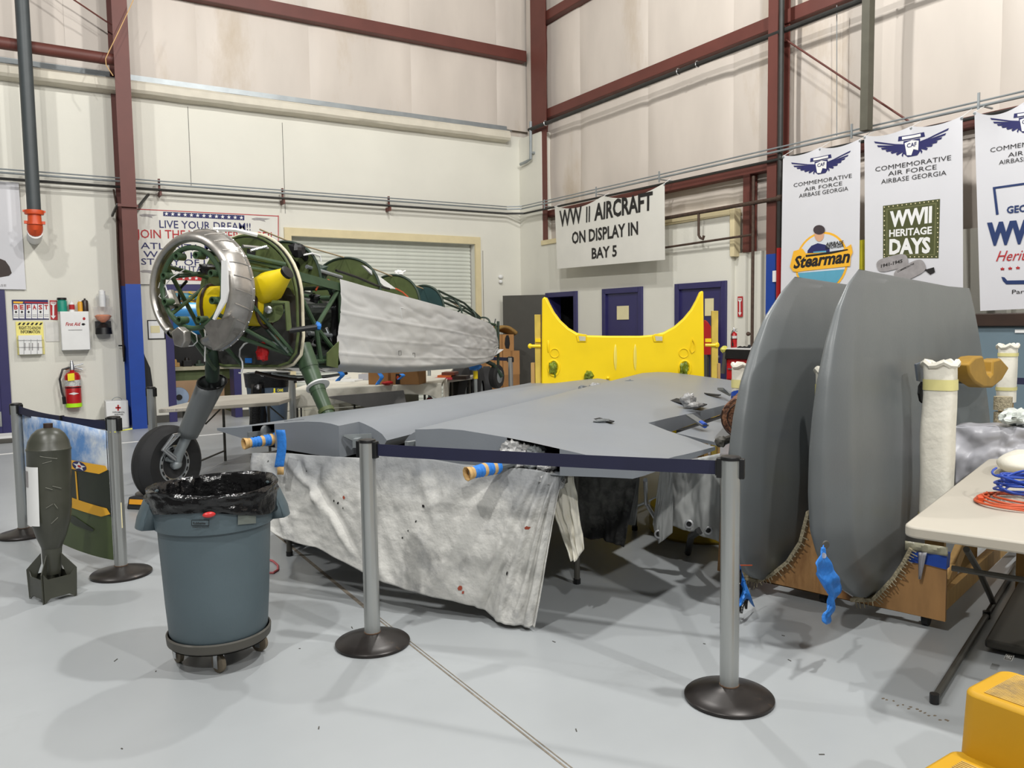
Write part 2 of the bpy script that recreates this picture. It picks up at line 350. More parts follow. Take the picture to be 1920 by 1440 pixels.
# girts
def girt(mb, a, b, n, h=.2, d=.17):
    a, b, n = V(a), V(b), V(n)
    mb.obox((a+b)/2+n*d, (b-a)/2, V((0, 0, h/2)), n*.006)
    for s in (-1, 1): mb.obox((a+b)/2+n*d/2+V((0, 0, s*h/2)), (b-a)/2, V((0, 0, .006)), n*d/2)
    return mb
struct(girt(MB(), (-7, YA+.1, 6.9), (9.1, YA+.1, 6.9), (0, -1, 0)), 'beam_1', M_steel)
for i, (z, h_) in enumerate(((3.66, .11), (5.58, .17), (7.42, .17))): struct(girt(MB(), (9.2, -2.5, z), (9.2, 13.5, z), (-1, 0, 0), h_), 'beam_%d' % (i+2), M_steel)
def hcol(name, x0, x1, y0, y1, z0, z1, axis, mt, lab=None):
    mb = MB(); t = .016
    if axis == 'y':   # flanges face +-y
        mb.box(x0, x1, y0, y0+t, z0, z1).box(x0, x1, y1-t, y1, z0, z1).box((x0+x1)/2-t/2, (x0+x1)/2+t/2, y0+t, y1-t, z0, z1)
    else:
        mb.box(x0, x0+t, y0, y1, z0, z1).box(x1-t, x1, y0, y1, z0, z1).box(x0+t, x1-t, (y0+y1)/2-t/2, (y0+y1)/2+t/2, z0, z1)
    return struct(mb, name, mt, label=lab)
hcol('column_1', 1.475, 1.685, 13.34, 13.98, 2.2, 9.6, 'y', M_steel)
hcol('column_2', 1.475, 1.685, 13.34, 13.98, 0, 2.2, 'y', M_blue)
hcol('column_3', 8.96, 9.2, 13.05, 13.56, 3.1, 9.6, 'x', M_steel)
hcol('column_4', 8.82, 9.07, 7.40, 7.56, 2.42, 9.6, 'x', M_steel)
hcol('column_5', 8.82, 9.07, 7.40, 7.56, 0, 2.42, 'x', M_blue)
hcol('column_6', 9.0, 9.16, 8.02, 8.14, 2.5, 3.6, 'x', M_steel)
# tie beam and brace rods
struct(MB().tube([(-4, 13.38, 5.52), (1.5, 13.5, 5.52)], .085, 14), 'beam_5', M_steel)
br = MB().tube([(1.5, 13.6, 6.05), (-1.6, 13.6, 7.8)], .012, 6)
a = onx(1474, 75, 8.9); b = onx(1705, 228, 8.9); br2 = MB().tube([a, b], .013, 6)
struct(br, 'beam_6', M_steel); struct(br2, 'beam_7', M_steel)
# roll-up door
dr = struct(MB().box(4.08, 4.2, YA-.04, YA+.1, 0, 3.24).box(7.86, 7.98, YA-.04, YA+.1, 0, 3.24).box(4.2, 7.86, YA-.04, YA+.1, 3.1, 3.24), 'door_1', M_cream, bev=.004)
z = 0; sl = None
while z < 3.06:
    if sl is None:
        def slat(u, v): return (4.22+3.62*u, YA+.16-.018*math.sin(v*math.pi)**.6, .004+.07*v)
        q = MB(); n_ = 6
        q.add([slat(u, k/n_) for u in (0, 1) for k in range(n_+1)], [(k, k+1, n_+1+k+1, n_+1+k) for k in range(n_)]); q.box(4.22, 7.84, YA+.158, YA+.166, .0, .006)
        sl = part(q, 'slat', M_shutter, dr, ang=1)
    else:
        c = sl.copy(); col.objects.link(c); c.location = (0, 0, z)
    z += .0745
# workshop opening with purple frame on the left wall, and the rooms behind
struct(MB().box(2.1, 2.22, YA-.03, YA+.28, 0, 2.24).box(3.14, 3.26, YA-.03, YA+.28, 0, 2.24).box(2.22, 3.14, YA-.03, YA+.28, 2.14, 2.24), 'door_2', M_purple, bev=.003)
struct(MB().box(1.6, 4.1, 17, 17.1, 0, 3).box(1.5, 1.6, 14.3, 17.1, 0, 3).box(4.1, 4.2, 14.3, 17.1, 0, 3).box(1.5, 4.2, 14.3, 17.1, 3, 3.1), 'wall_workshop', M_room)
rl = bpy.data.lights.new('workshop_lamp', 'AREA'); rl.size = .9; rl.energy = 38; rl.color = (1, .95, .88)
ro = bpy.data.objects.new('workshop_lamp', rl); col.objects.link(ro); ro.location = (2.9, 15.3, 2.95)
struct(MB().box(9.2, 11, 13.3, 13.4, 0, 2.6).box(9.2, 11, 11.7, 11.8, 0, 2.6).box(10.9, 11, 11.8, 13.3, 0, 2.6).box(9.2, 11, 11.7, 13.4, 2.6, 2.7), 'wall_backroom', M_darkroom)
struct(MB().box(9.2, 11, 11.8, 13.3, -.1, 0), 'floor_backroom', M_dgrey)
# far-left purple door
ex = ony(17, 680, YA-.05).x
d3 = struct(MB().box(-1.2, ex, YA-.05, YA-.01, 0, 2.12), 'door_3', M_purple)
part(MB().box(-1.07, ex-.13, YA-.075, YA-.05, .02, 2.02), 'door_leaf', M_purple, d3, bev=.004)
a = ony(0, 785, YA-.08); part(MB().box(a.x-.5, a.x+.02, YA-.082, YA-.075, .12, .34), 'kick_plate', M_alum, d3)
# purple doors on the right wall
def pdoor(name, y0, y1, leaf=True):
    d = struct(MB().box(XB-.04, XB+.27, y0-.08, y0+.012, 0, 2.11).box(XB-.04, XB+.27, y1-.012, y1+.08, 0, 2.11).box(XB-.04, XB+.27, y0, y1, 2.02, 2.11), name, M_purple, bev=.003)
    if leaf:
        lf_ = part(MB().box(XB+.0, XB+.045, y0, y1, .01, 2.03), 'door_leaf', M_purple, d)
        part(MB().lathe((XB, y0+.1, .98), (-1, 0, 0), [(0, .03), (.02, .03), (.03, .012), (.045, .012), (.05, .028), (.08, .026)], 14), 'door_knob', M_alum, lf_)
    return d
pdoor('door_4', 12.12, 12.98, False); d5 = pdoor('door_5', 10.3, 11.2); d6 = pdoor('door_6', 8.45, 9.36)
# open leaf of the dark room, swung into the hall
h0 = V((XB-.03, 13.04, 0)); tip = onz(964, 556, 2.08); dirn = V((ony(964, 556, 13.55).x-h0.x, 13.55-h0.y, 0)).normalized()*.9
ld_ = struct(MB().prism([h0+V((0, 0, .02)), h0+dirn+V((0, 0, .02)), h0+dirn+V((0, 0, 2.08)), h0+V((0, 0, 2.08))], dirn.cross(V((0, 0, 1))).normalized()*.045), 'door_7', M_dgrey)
kn = h0+dirn*.92+V((0, 0, 1.0)); nn = dirn.cross(V((0, 0, 1))).normalized(); nn = nn if nn.dot(CAM-kn) > 0 else -nn
part(MB().lathe(kn+nn*.04, nn, [(0, .03), (.015, .03), (.02, .012), (.05, .012), (.055, .028), (.08, .02)], 12), 'door_knob', M_chrome, ld_)

# ================================================================ PIPES AND CONDUIT
XC = 8.74
def pp(mb, pts, r, seg=8): return mb.tube(pts, r, seg)
t = thing('conduit_run', 'pair of slim metal conduits running along both walls above the banners', 'conduit', (8.7, 13.7, 3.7))
A0 = [(-6, YA-.2, 3.8), (2.2, YA-.2, 3.79), (8.5, YA-.2, 3.80), (XC, 13.6, 3.8), (XC, 3.0, 3.72)]
part(pp(MB(), A0, .016), 'conduit', M_galv, t); part(pp(MB(), [V(p)+V((0, 0, .05)) for p in A0], .011), 'conduit', M_galv, t)
part(pp(MB(), [V(p)-V((0, 0, .085)) for p in A0[:3]]+[(XC+.05, 13.6, 3.71), (XC+.04, 3, 3.62)], .02), 'dark_pipe', M_pipe, t, label='dark pipe below the bright conduits')
for x in (-2.5, .33, 2.1, 4.05, 6.0):
    part(MB().box(x-.015, x+.015, YA-.2, YA, 3.62, 3.69).box(x-.03, x+.0, YA-.18, YA-.14, 3.69, 3.88), 'hanger', M_steel, t)
for yy in (12.8, 11.2, 9.6, 6.2, 4.7): part(MB().box(XC-.02, 9.0, yy-.008, yy+.008, 3.735, 3.75).box(XC-.02, XC-.005, yy-.012, yy+.012, 3.7, 3.87), 'hanger', M_galv, t)
t = thing('sprinkler_main', 'dark iron pipe clamped under the high red girt of the right wall', 'pipe', (8.8, 8, 5.4))
part(pp(MB(), [(8.86, 13.5, 5.33), (8.84, 3, 5.33)], .035, 10), 'pipe', M_pipe, t)
for yy in (12.9, 9.3, 8.9, 6.0): part(MB().tube([V((8.85, yy, 5.33))+V((.0, 0, 0))+V((.045*math.cos(k*.7), 0, .045*math.sin(k*.7))) for k in range(9)], .008, 6), 'pipe_clamp', M_chrome, t)
t = thing('corner_pipe', 'galvanised elbow pipe dropping down the white corner pilaster', 'pipe', (8.9, 13.5, 4.6))
c1 = onx(995, 228, 8.86); c2 = onx(995, 298, 8.86); c3 = onx(976, 308, 8.86)
part(MB().tube([c1, c2, (c2+c3)/2+V((0, 0, -.01)), c3], .03, 10), 'pipe', M_galv, t)
part(MB().box(8.86, 8.94, c1.y-.04, c1.y+.04, c1.z-.15, c1.z-.11).box(8.86, 8.94, c2.y-.04, c2.y+.04, c2.z+.1, c2.z+.14), 'pipe_strap', M_galv, t)
t = thing('fire_riser_pipe', 'thin rust-brown vertical pipe with valve on white corrugated wall', 'pipe', (8.85, 7.9, 1.2))
p0 = onx(1413, 330, 8.8); p1 = onx(1410, 650, 8.8)
part(MB().tube([p0, V((p0.x, (p0.y+p1.y)/2, (p0.z+p1.z)/2)), p1], .022, 10), 'pipe', M_rust, t)
q = onx(1403, 626, 8.8); part(MB().tube([q, V((8.8, p1.y, q.z))], .016, 8).ball(q, .03), 'valve', M_rust, t)
t = thing('branch_pipe', 'brown horizontal pipe with short U-bend drop beside the canvas sign', 'pipe', (8.8, 9, 2.9))
a = onx(1225, 413, 8.82); b = onx(1466, 371, 8.78); part(MB().tube([a, b], .028, 10), 'pipe', M_rust, t)
a = onx(1310, 398, 8.8); b = onx(1310, 441, 8.8); c = onx(1318, 446, 8.8); part(MB().tube([a, b, b+V((0, -.03, -.04)), c+V((0, 0, -.02)), c+V((0, -.02, .03))], .02, 8), 'drop_bend', M_rust, t)
t2 = MB().tube([onx(1235, 466, 8.85), onx(1410, 440, 8.82)], .017, 8); solo(t2, 'thin_pipe', M_rust, 'thin dark pipe running low behind the canvas sign to the riser', 'pipe')
t = thing('column_standpipe', 'vertical standpipe beside blue-footed column, black above and red below', 'pipe', (8.78, 7.15, 0))
xx = 8.8; a = onx(1468, 10, xx); b = onx(1461, 465, xx); c = onx(1458, 640, xx); yv = b.y
part(MB().tube([(xx, yv, 9.4), (xx, yv, b.z)], .034, 12), 'upper_pipe', M_pipe, t); part(MB().tube([(xx, yv, b.z), (xx, yv, .05)], .034, 12), 'lower_pipe', M_red, t)
part(MB().ball((xx, yv, onx(1460, 372, xx).z), .055), 'tee_fitting', M_rust, t)
tg = onx(1452, 518, xx); part(MB().obox(tg, (0, .03, 0), (0, 0, .075), (.003, 0, 0)), 'inspection_tag', M_white, t)
t = thing('square_downpipe', 'square dark duct standing above the gap between the first two tall banners', 'duct', (8.6, 5.8, 3.8))
a = onx(1623, 240, 8.6); part(MB().box(8.56, 8.66, a.y-.05, a.y+.05, 3.72, 9.4), 'duct', mat('grey_green_duct', (84, 82, 70), .6, var=.1), t)
part(MB().tube([onx(1569, 10, 8.95), onx(1569, 255, 8.95)], .006, 6), 'hanging_rod', M_galv, t)
t = thing('hanging_vent_pipe', 'long dark grey pipe with orange-red elbow turning into left wall', 'pipe', (.35, 13.25, 3.0))
Y0 = 13.3; a = ony(64, 397, Y0)
part(MB().tube([(a.x, Y0, a.z), (a.x, Y0, 9.5)], .088, 20), 'pipe', mat('slate_pipe', (64, 70, 72), .5, var=.08), t)
part(MB().lathe((a.x, Y0, a.z+.02), (0, 0, -1), [(0, .12), (.03, .125), (.06, .12), (.065, .085), (.16, .088), (.2, .1)], 20).tube([(a.x, Y0, a.z-.13), (a.x, Y0+.02, a.z-.2), (a.x, Y0+.1, a.z-.26)], [.09, .1, .1], 16).box(a.x-.14, a.x+.14, Y0-.015, Y0+.015, a.z-.01, a.z+.02).box(a.x-.13, a.x+.13, Y0-.01, Y0+.05, a.z-.17, a.z-.13), 'elbow', M_orange, t)
part(MB().tube([(a.x, Y0+.06, a.z-.27), (a.x, YA, a.z-.3)], .1, 18), 'wall_stub', M_white, t)
t = thing('air_line', 'thin brown air line with lever valve beside the left column', 'pipe', (1.4, YA-.1, .7))
a = ony(213, 355, YA-.1); b = ony(232, 670, YA-.1)
part(MB().tube([a, ony(218, 385, YA-.1), ony(222, 500, YA-.1), b], .014, 8), 'pipe', M_rust, t)
a = ony(230, 648, YA-.1); part(MB().tube([a-V((.06, 0, 0)), a+V((.03, 0, 0))], .013, 6).tube([a+V((.02, 0, 0)), ony(233, 678, YA-.1)], .018, 6), 'valve', M_black, t)
t = thing('column_strap_bracket', 'dark angled strap bracket wrapped around the left brown column', 'bracket', (1.6, 13.3, 3.3))
z_ = ony(240, 384, 13.3).z
part(MB().box(1.42, 1.7, 13.29, 13.33, z_-.03, z_+.01), 'strap', M_steel, t); part(MB().bar((1.70, 13.31, z_-.02), (1.92, YA-.2, z_+.25), .03, .03), 'arm', M_pipe, t); part(MB().bar((1.42, 13.31, z_), (1.4, 13.9, z_-.1), .03, .03), 'arm', M_pipe, t)
# rope hanging by the column
solo(MB().tube([ony(x, y, 13.2) for x, y in ((250, 0), (240, 22), (222, 60), (205, 95), (198, 110), (199, 122), (212, 142))], .007, 6), 'rope', mat('tan_cord', (196, 160, 110), .8), 'thin tan cord drooping across the top of the left column', 'cord')
# motion sensor
t = MB().ball(ony(939, 519, YA-.03), .055, 1, .6, .75).ball(ony(939, 528, YA-.04), .045, 1, .8, .9); solo(t, 'wall_sensor', M_white, 'small white rounded sensor on the wall right of the shutter door', 'sensor')
# ================================================================ BANNERS AND SIGNS
def sag_bump(pins, amp, z1):
    def f(p):
        d = min(abs(p.y-k) for k in pins); dz = max(0, z1-p.z)
        return amp*(1-math.exp(-d/.18))*math.exp(-dz/.22)+.01*noise.noise(V((p.y*2.3, p.z*1.4, amp*50)))*math.exp(-dz/.3)
    return f
def vbanner(pts, X, name, label, group, pins_px, mt=M_banner, drop=.05, blx=None, amp=.05):
    """Hanging sheet in the plane x = X between px corners TL, TR, BR, BL; scalloped between its pins."""
    TL, TR, BR, BL = [onx(a, b, X) for a, b in pts]
    pins = [onx(a, b, X).y for a, b in pins_px]; bump = sag_bump(pins, amp, (TL.z+TR.z)/2)
    ps = sorted([(p-TL.y)/(TR.y-TL.y) for p in pins])
    def sag(u):
        for a, b in zip(ps, ps[1:]):
            if a-1e-6 <= u <= b+1e-6: k = (u-a)/(b-a); return drop*4*k*(1-k)
        return 0
    pl = Plane((X, 0, 0), (-1, 0, 0), bump)
    t = thing(name, label, 'banner', (X, (TL.y+TR.y)/2, BL.z), group)
    def fn(u, v):
        p = TL.lerp(TR, u).lerp(BL.lerp(BR, u), v); p = p-V((0, 0, sag(u)*(1-v)**6))
        return pl.lift(p, 0)
    part(MB().grid(fn, 48, 44), 'sheet', mt, t, ang=1.5)
    g = MB()
    for p in pins: g.tube([(X-.02, p, TL.z+(TR.z-TL.z)*(p-TL.y)/(TR.y-TL.y)-.02), (8.74, p, 3.72)], .004, 5)
    part(g, 'cable_tie', M_white, t, kind='stuff')
    e = MB()
    for q in pins: 
        zz = TL.z+(TR.z-TL.z)*(q-TL.y)/(TR.y-TL.y)-.025; e.lathe((X-.004, q, zz), (-1, 0, 0), [(0, .016), (.004, .016), (.005, .009)], 10)
    part(e, 'grommet', M_galv, t, kind='stuff')
    return t, pl
t, pl = vbanner([(1040, 386), (1246, 343), (1247, 487), (1045, 504)], 8.62, 'canvas_sign', 'white canvas sign reading WW II AIRCRAFT ON DISPLAY IN BAY 5', None, [(1041, 386), (1132, 367), (1246, 343)], M_bannerw, drop=.12, amp=.05)
mb = MB()
text_mb(mb, pl, 'WW', (1051, 425), (1094, 417), 30, .02, shear=.1); text_mb(mb, pl, 'II', (1100, 417), (1109, 415), 29, .01, shear=.15)
text_mb(mb, pl, 'AIRCRAFT', (1115, 413), (1226, 392), 31, .03, shear=.1)
text_mb(mb, pl, 'ON DISPLAY IN', (1073, 457), (1197, 439), 22, .025); text_mb(mb, pl, 'BAY 5', (1110, 485), (1157, 480), 20, .025)
part(mb, 'lettering', M_ink, t)

def wings(mb, mw, pl, c, s, tilt):
    """winged badge: c centre px, s half width px, tilt = dy/dx of horizontals"""
    def P(x, y): return (c[0]+x*s, c[1]+y*s*1.0+x*s*tilt)
    for sg in (-1, 1):
        for k in range(7):
            a = k/6; x0, y0 = .2, -.02+.14*a; x1 = 1.0-.72*a**1.25; y1 = -.26+.50*a**.8; wd = .034
            px_poly(mb, pl, [P(sg*x0, y0-wd), P(sg*(x0+.3*(x1-x0)), y0+(y1-y0)*.2-wd), P(sg*x1, y1-wd*.4), P(sg*(x1-.03), y1+wd*1.2), P(sg*(x0+.3*(x1-x0)), y0+(y1-y0)*.35+wd*1.1), P(sg*x0, y0+wd)])
    px_poly(mb, pl, [P(x, y) for x, y in ((-.34, -.28), (.34, -.28), (.36, -.16), (-.36, -.16))])
    px_poly(mb, pl, [P(x, y) for x, y in ((-.22, -.14), (-.22, .2), (-.12, .3), (.14, .3), (.22, .2), (.22, -.14))])
    px_poly(mw, pl, [P(x, y) for x, y in ((-.25, -.255), (.25, -.255), (.25, -.185), (-.25, -.185))], .007)
    px_poly(mw, pl, [P(x, y) for x, y in ((-.19, -.08), (0, -.13), (.19, -.08), (.16, .05), (.17, .17), (.04, .12), (-.02, .27), (-.14, .25), (-.17, .05))], .007)
    text_mb(mb, pl, 'CAF', P(-.13, .05), P(.13, .05), .11*s, .01, .011)
def head(t, pl, c, s, tilt, rows):
    mb, mw = MB(), MB(); wings(mb, mw, pl, c, s, tilt)
    part(mb, 'winged_badge', M_navyp, t); part(mw, 'badge_shield', M_white, t)
    m3 = MB()
    for txt, a, b, h in rows: text_mb(m3, pl, txt, a, b, h, -.004)
    part(m3, 'lettering', M_ink, t)
XN = 8.56
t, pl = vbanner([(1468, 291), (1614, 260), (1610, 600), (1463, 600)], XN, 'tall_banner', 'tall white banner with a blue-and-yellow round emblem reading Stearman', 'tall air force banners on the right wall', [(1469, 291), (1538, 275), (1613, 260)])
head(t, pl, (1541, 309), 56, -.20, [('COMMEMORATIVE', (1489, 351), (1598, 333), 7), ('AIR FORCE', (1509, 359), (1580, 347), 7), ('AIRBASE GEORGIA', (1499, 371), (1591, 357), 7.5)])
cc = (1541, 492)
def ring_poly(c, rx, ry, tilt, a0=0, a1=360, n=40): return [(c[0]+rx*math.cos(math.radians(a0+(a1-a0)*k/n)), c[1]+ry*math.sin(math.radians(a0+(a1-a0)*k/n))+tilt*rx*math.cos(math.radians(a0+(a1-a0)*k/n))) for k in range(n)]
part(px_poly(MB(), pl, ring_poly(cc, 50, 57, -.12), .004), 'emblem_ring', M_yprint, t)
part(px_poly(MB(), pl, ring_poly(cc, 46, 53, -.12), .006), 'emblem_disc', mat('pale_grey_print', (206, 210, 216), .6, var=.03), t)
lw = MB(); px_poly(lw, pl, [(1497, 512)]+[(cc[0]+46*math.cos(a), cc[1]+53*math.sin(a)-.12*46*math.cos(a)) for a in [math.radians(160-k*14) for k in range(11)]], .0075)
part(lw, 'emblem_field', M_teal, t)
# a plain generic bust stands in for the drawn figure
part(px_poly(MB(), pl, [(1513, 500), (1515, 470), (1522, 461), (1534, 456), (1548, 459), (1556, 466), (1559, 500)], .009), 'bust_body', M_navyp, t)
part(px_poly(MB(), pl, [(1522, 500), (1526, 472), (1550, 470), (1553, 500)], .0105), 'bust_apron', M_teal, t)
part(px_poly(MB(), pl, ring_poly((1537, 440), 9, 13, 0, n=18), .0105), 'bust_face', M_skin, t)
hm = MB(); px_poly(hm, pl, ring_poly((1537, 431), 11, 9, 0, n=16), .012); part(hm, 'bust_hair', mat('dark_hair_print', (62, 52, 56), .6), t)
rb = MB(); px_poly(rb, pl, [(1489, 471), (1506, 466), (1512, 475), (1535, 476), (1575, 472), (1597, 458), (1600, 473), (1596, 482), (1595, 499), (1510, 508), (1497, 510), (1488, 509), (1482, 500)], .012); part(rb, 'script_panel', M_yprint, t)
mb = MB(); text_mb(mb, pl, 'AIRBASE', (1549, 461), (1583, 457), 6, .02, .014, .2); text_mb(mb, pl, 'GEORGIA', (1549, 467), (1583, 463), 6, .02, .014, .2)
text_mb(mb, pl, 'Stearman', (1489, 503), (1595, 491), 22, .035, .014, .25); px_poly(mb, pl, [(1512, 478), (1532, 476), (1590, 467), (1592, 469), (1560, 476), (1512, 482)], .014)
part(mb, 'emblem_lettering', M_ink, t)

t, pl = vbanner([(1621, 254), (1805, 217), (1806, 640), (1622, 640)], XN, 'tall_banner', 'tall white banner with dark green rivet-edged panel reading WWII HERITAGE DAYS', 'tall air force banners on the right wall', [(1622, 254), (1709, 234), (1804, 217)])
head(t, pl, (1711, 272), 70, -.18, [('COMMEMORATIVE', (1642, 322), (1784, 300), 8.5), ('AIR FORCE', (1666, 330), (1757, 317), 8.5), ('AIRBASE GEORGIA', (1653, 345), (1775, 328), 8.5)])
Q = [(1656, 386), (1763, 373), (1760, 484), (1656, 484)]
part(px_poly(MB(), pl, Q, .004), 'green_panel', M_oliveprint, t)
part(px_poly(MB(), pl, [(1662, 391), (1757, 380), (1754, 479), (1662, 479)], .0055), 'panel_edge', mat('olive_light_print', (98, 100, 62), .6), t)
part(px_poly(MB(), pl, [(1665, 394), (1754, 383), (1751, 476), (1665, 476)], .007), 'panel_field', M_oliveprint, t)
rv = MB()
for k in range(13):
    for x, y in ((1659+k*8.3, 388.5-k*1.0), (1659+k*8.1, 481.5)): px_poly(rv, pl, [(x-1, y-1), (x+1, y-1), (x+1, y+1), (x-1, y+1)], .0085)
for k in range(10):
    for x in (1659, 1759): y = 396+k*9-(5 if x > 1700 else 0); px_poly(rv, pl, [(x-1, y-1), (x+1, y-1), (x+1, y+1), (x-1, y+1)], .0085)
part(rv, 'printed_rivets', M_cream2, t, kind='stuff')
mb = MB(); text_mb(mb, pl, 'WWII', (1669, 425), (1748, 416), 28, .045, .009); text_mb(mb, pl, 'HERITAGE', (1668, 444), (1748, 438), 13, .03, .009); text_mb(mb, pl, 'DAYS', (1668, 476), (1745, 473), 27, .045, .009)
part(mb, 'lettering_large', M_white, t)
def dogtag(c, w, h, a, lift):
    pts = []
    for k in range(28):
        th = 2*math.pi*k/28; x = w*math.copysign(abs(math.cos(th))**.5, math.cos(th)); y = h*math.copysign(abs(math.sin(th))**.7, math.sin(th)); pts.append((c[0]+x*math.cos(a)-y*math.sin(a), c[1]+x*math.sin(a)+y*math.cos(a)))
    return px_poly(MB(), pl, pts, lift)
part(dogtag((1674, 493), 30, 13, -.25, .009), 'tag_emblem', M_greyp, t); part(dogtag((1707, 508), 31, 14, -.45, .0105), 'tag_emblem', M_greyp, t)
mb = MB(); text_mb(mb, pl, '1941-1945', (1653, 502), (1693, 492), 6, .02, .012); text_mb(mb, pl, 'COMMEMORATIVE', (1684, 511), (1715, 496), 3.5, .01, .0125)
px_poly(mb, pl, [(1727, 497), (1738, 505), (1752, 501), (1754, 510), (1745, 515), (1738, 509), (1728, 502)], .0095); part(mb, 'tag_lettering', M_ink, t)

t, pl = vbanner([(1827, 208), (2005, 172), (2005, 575), (1838, 583)], XN, 'tall_banner', 'tall white banner at the right frame edge with a blue state outline', 'tall air force banners on the right wall', [(1828, 208), (1924, 188), (2003, 172)], drop=.09, amp=.08)
head(t, pl, (1926, 228), 66, -.18, [('COMMEMORATIVE', (1858, 286), (2000, 262), 8.5), ('AIR FORCE', (1891, 295), (1985, 280), 8.5), ('AIRBASE GEORGIA', (1874, 309), (1995, 292), 8.5)])
mb = MB()
px_poly(mb, pl, [(1862, 351), (1925, 342), (1990, 334), (1990, 338), (1925, 346), (1867, 354), (1873, 402), (1868, 403)], .005)
px_poly(mb, pl, [(1878, 519), (1884, 520), (1889, 526), (1990, 524), (1990, 532), (1887, 533), (1881, 527)], .005)
text_mb(mb, pl, 'GEORGIA', (1888, 400), (1972, 392), 13, .03); text_mb(mb, pl, 'WW', (1850, 458), (1950, 452), 39, .06)
part(mb, 'blue_print', mat('deep_navy_print', (28, 50, 98), .6, var=.03), t)
mb = MB(); text_mb(mb, pl, 'Heritage', (1868, 490), (1960, 486), 20, .0, .006, .4)
for k in range(3):
    x, y = 1880+k*14.5, 504-k*1; px_poly(mb, pl, [(x+(4 if j % 2 == 0 else 1.7)*math.sin(j*math.pi/5), y-(4 if j % 2 == 0 else 1.7)*math.cos(j*math.pi/5)) for j in range(10)], .005)
part(mb, 'red_print', M_redp, t)
mb = MB(); text_mb(mb, pl, 'Partners', (1898, 551), (1958, 549), 8, .0); part(mb, 'small_print', M_ink, t)

# LIVE YOUR DREAM banner on the left wall
Yb = YA-.04; pl = Plane((0, Yb, 0), (0, -1, 0))
t = thing('dream_banner', 'white banner with red border reading LIVE YOUR DREAM behind the engine ring', 'banner', (3.2, Yb, 2.3))
part(MB().prism([pl.at(x, y, 0) for x, y in ((232, 388), (523, 403), (523, 533), (240, 533))], (0, .012, 0)), 'sheet', M_bannerw, t)
rb = MB()
px_poly(rb, pl, [(250, 391), (521, 404.5), (521, 406), (250, 392.5)]); px_poly(rb, pl, [(521, 404), (522.5, 404), (522.5, 532), (521, 532)])
text_mb(rb, pl, 'JOIN THE WWII HERITAGE!!', (256, 446), (510, 450), 15, .006); px_poly(rb, pl, [(316, 516), (384, 519), (384, 527), (316, 524)])
part(rb, 'red_print', M_redp, t)
nb = MB(); px_poly(nb, pl, [(306, 397), (458, 404), (458, 413), (306, 405)]); text_mb(nb, pl, 'LIVE YOUR DREAM!!', (299, 427), (470, 432), 14, .006)
for txt, a, b in (('ATLANTA MUST SEE', (264, 466), (480, 474)), ('WAR II HISTORY IT', (269, 482), (480, 488)), ('STORY OF LIFE WITH', (265, 496), (480, 500)), ('MILITARY', (328, 509), (400, 511))): text_mb(nb, pl, txt, a, b, 11, .004)
part(nb, 'blue_print', M_navyp, t)
st = MB()
for k in range(13):
    x, y = 312+k*11.7, 401+k*.62; px_poly(st, pl, [(x+(4 if j % 2 == 0 else 1.6)*math.sin(j*math.pi/5), y-(4 if j % 2 == 0 else 1.6)*math.cos(j*math.pi/5)) for j in range(10)], .007)
for k in range(5):
    x, y = 320+k*12, 520.5+k*.4; px_poly(st, pl, [(x+(3.6 if j % 2 == 0 else 1.5)*math.sin(j*math.pi/5), y-(3.6 if j % 2 == 0 else 1.5)*math.cos(j*math.pi/5)) for j in range(10)], .007)
part(st, 'white_stars', M_white, t, kind='stuff')
pn = MB()
for x, y, s in ((278, 404, 17), (489, 411, 18), (278, 509, 16)):
    px_poly(pn, pl, [(x-s, y-1), (x-s*.5, y-3), (x+s*.3, y-2), (x+s, y-1), (x+s*.3, y+2), (x-s*.7, y+2)]); px_poly(pn, pl, [(x-s*.3, y+1), (x+s*.5, y+5), (x+s*.3, y+1)], .005)
part(pn, 'printed_aircraft', M_greyp, t)
# second banner bottom at far left
pl = Plane((0, Yb, 0), (0, -1, 0))
t = thing('left_edge_banner', 'white banner at the left frame edge showing a brown rounded object', 'banner', (0, Yb, 2.2))
part(MB().prism([pl.at(x, y, 0) for x, y in ((-60, 336), (35, 342), (49, 543), (-60, 541))], (0, .012, 0)), 'sheet', M_banner, t)
bp = MB(); px_poly(bp, pl, [(-20, 486), (0, 485), (10, 489), (18, 500), (22, 512), (17, 517), (0, 520), (-20, 520)]); part(bp, 'printed_shape', M_brown, t)
mb = MB(); text_mb(mb, pl, 'AIRBASE', (-30, 537), (12, 537), 4, .0); part(mb, 'small_print', M_greyp, t)

# safety signs on the left wall
Yw = YA-.012; pl = Plane((0, Yw, 0), (0, -1, 0))
def sheetA(mb, x0, y0, x1, y1, lift=0, th=.008): 
    a = ony(x0, y0, Yw-lift); b = ony(x1, y1, Yw-lift); return mb.box(a.x, b.x, Yw-lift, Yw-lift+th, b.z, a.z)
t = thing('stroke_poster', 'blue-edged BE FAST poster above the yellow right-to-know holder', 'sign', ony(60, 599, Yw))
part(sheetA(MB(), 22, 562, 92, 599), 'board', M_navyp, t); w_ = MB()
for k in range(6):
    x = 25+k*11.1+(1.5 if k > 1 else 0); px_poly(w_, pl, [(x, 570), (x+10, 570.3), (x+10, 597.3), (x, 597)], .003)
part(w_, 'white_panel', M_white, t); r_ = MB()
for k, ch in enumerate('BEFAST'): x = 26.5+k*11.1+(1.5 if k > 1 else 0); text_mb(r_, pl, ch, (x, 580), (x+7, 580), 8, .04)
px_poly(r_, pl, [(46, 565.5), (90, 567), (90, 569.3), (46, 568)], .004); part(r_, 'red_print', M_redp, t)
k_ = MB()
for k in (0, 1, 2, 4): x = 30+k*11.1+(1.5 if k > 1 else 0); px_poly(k_, pl, ring_poly((x, 585), 2, 2.4, 0, n=10), .005)
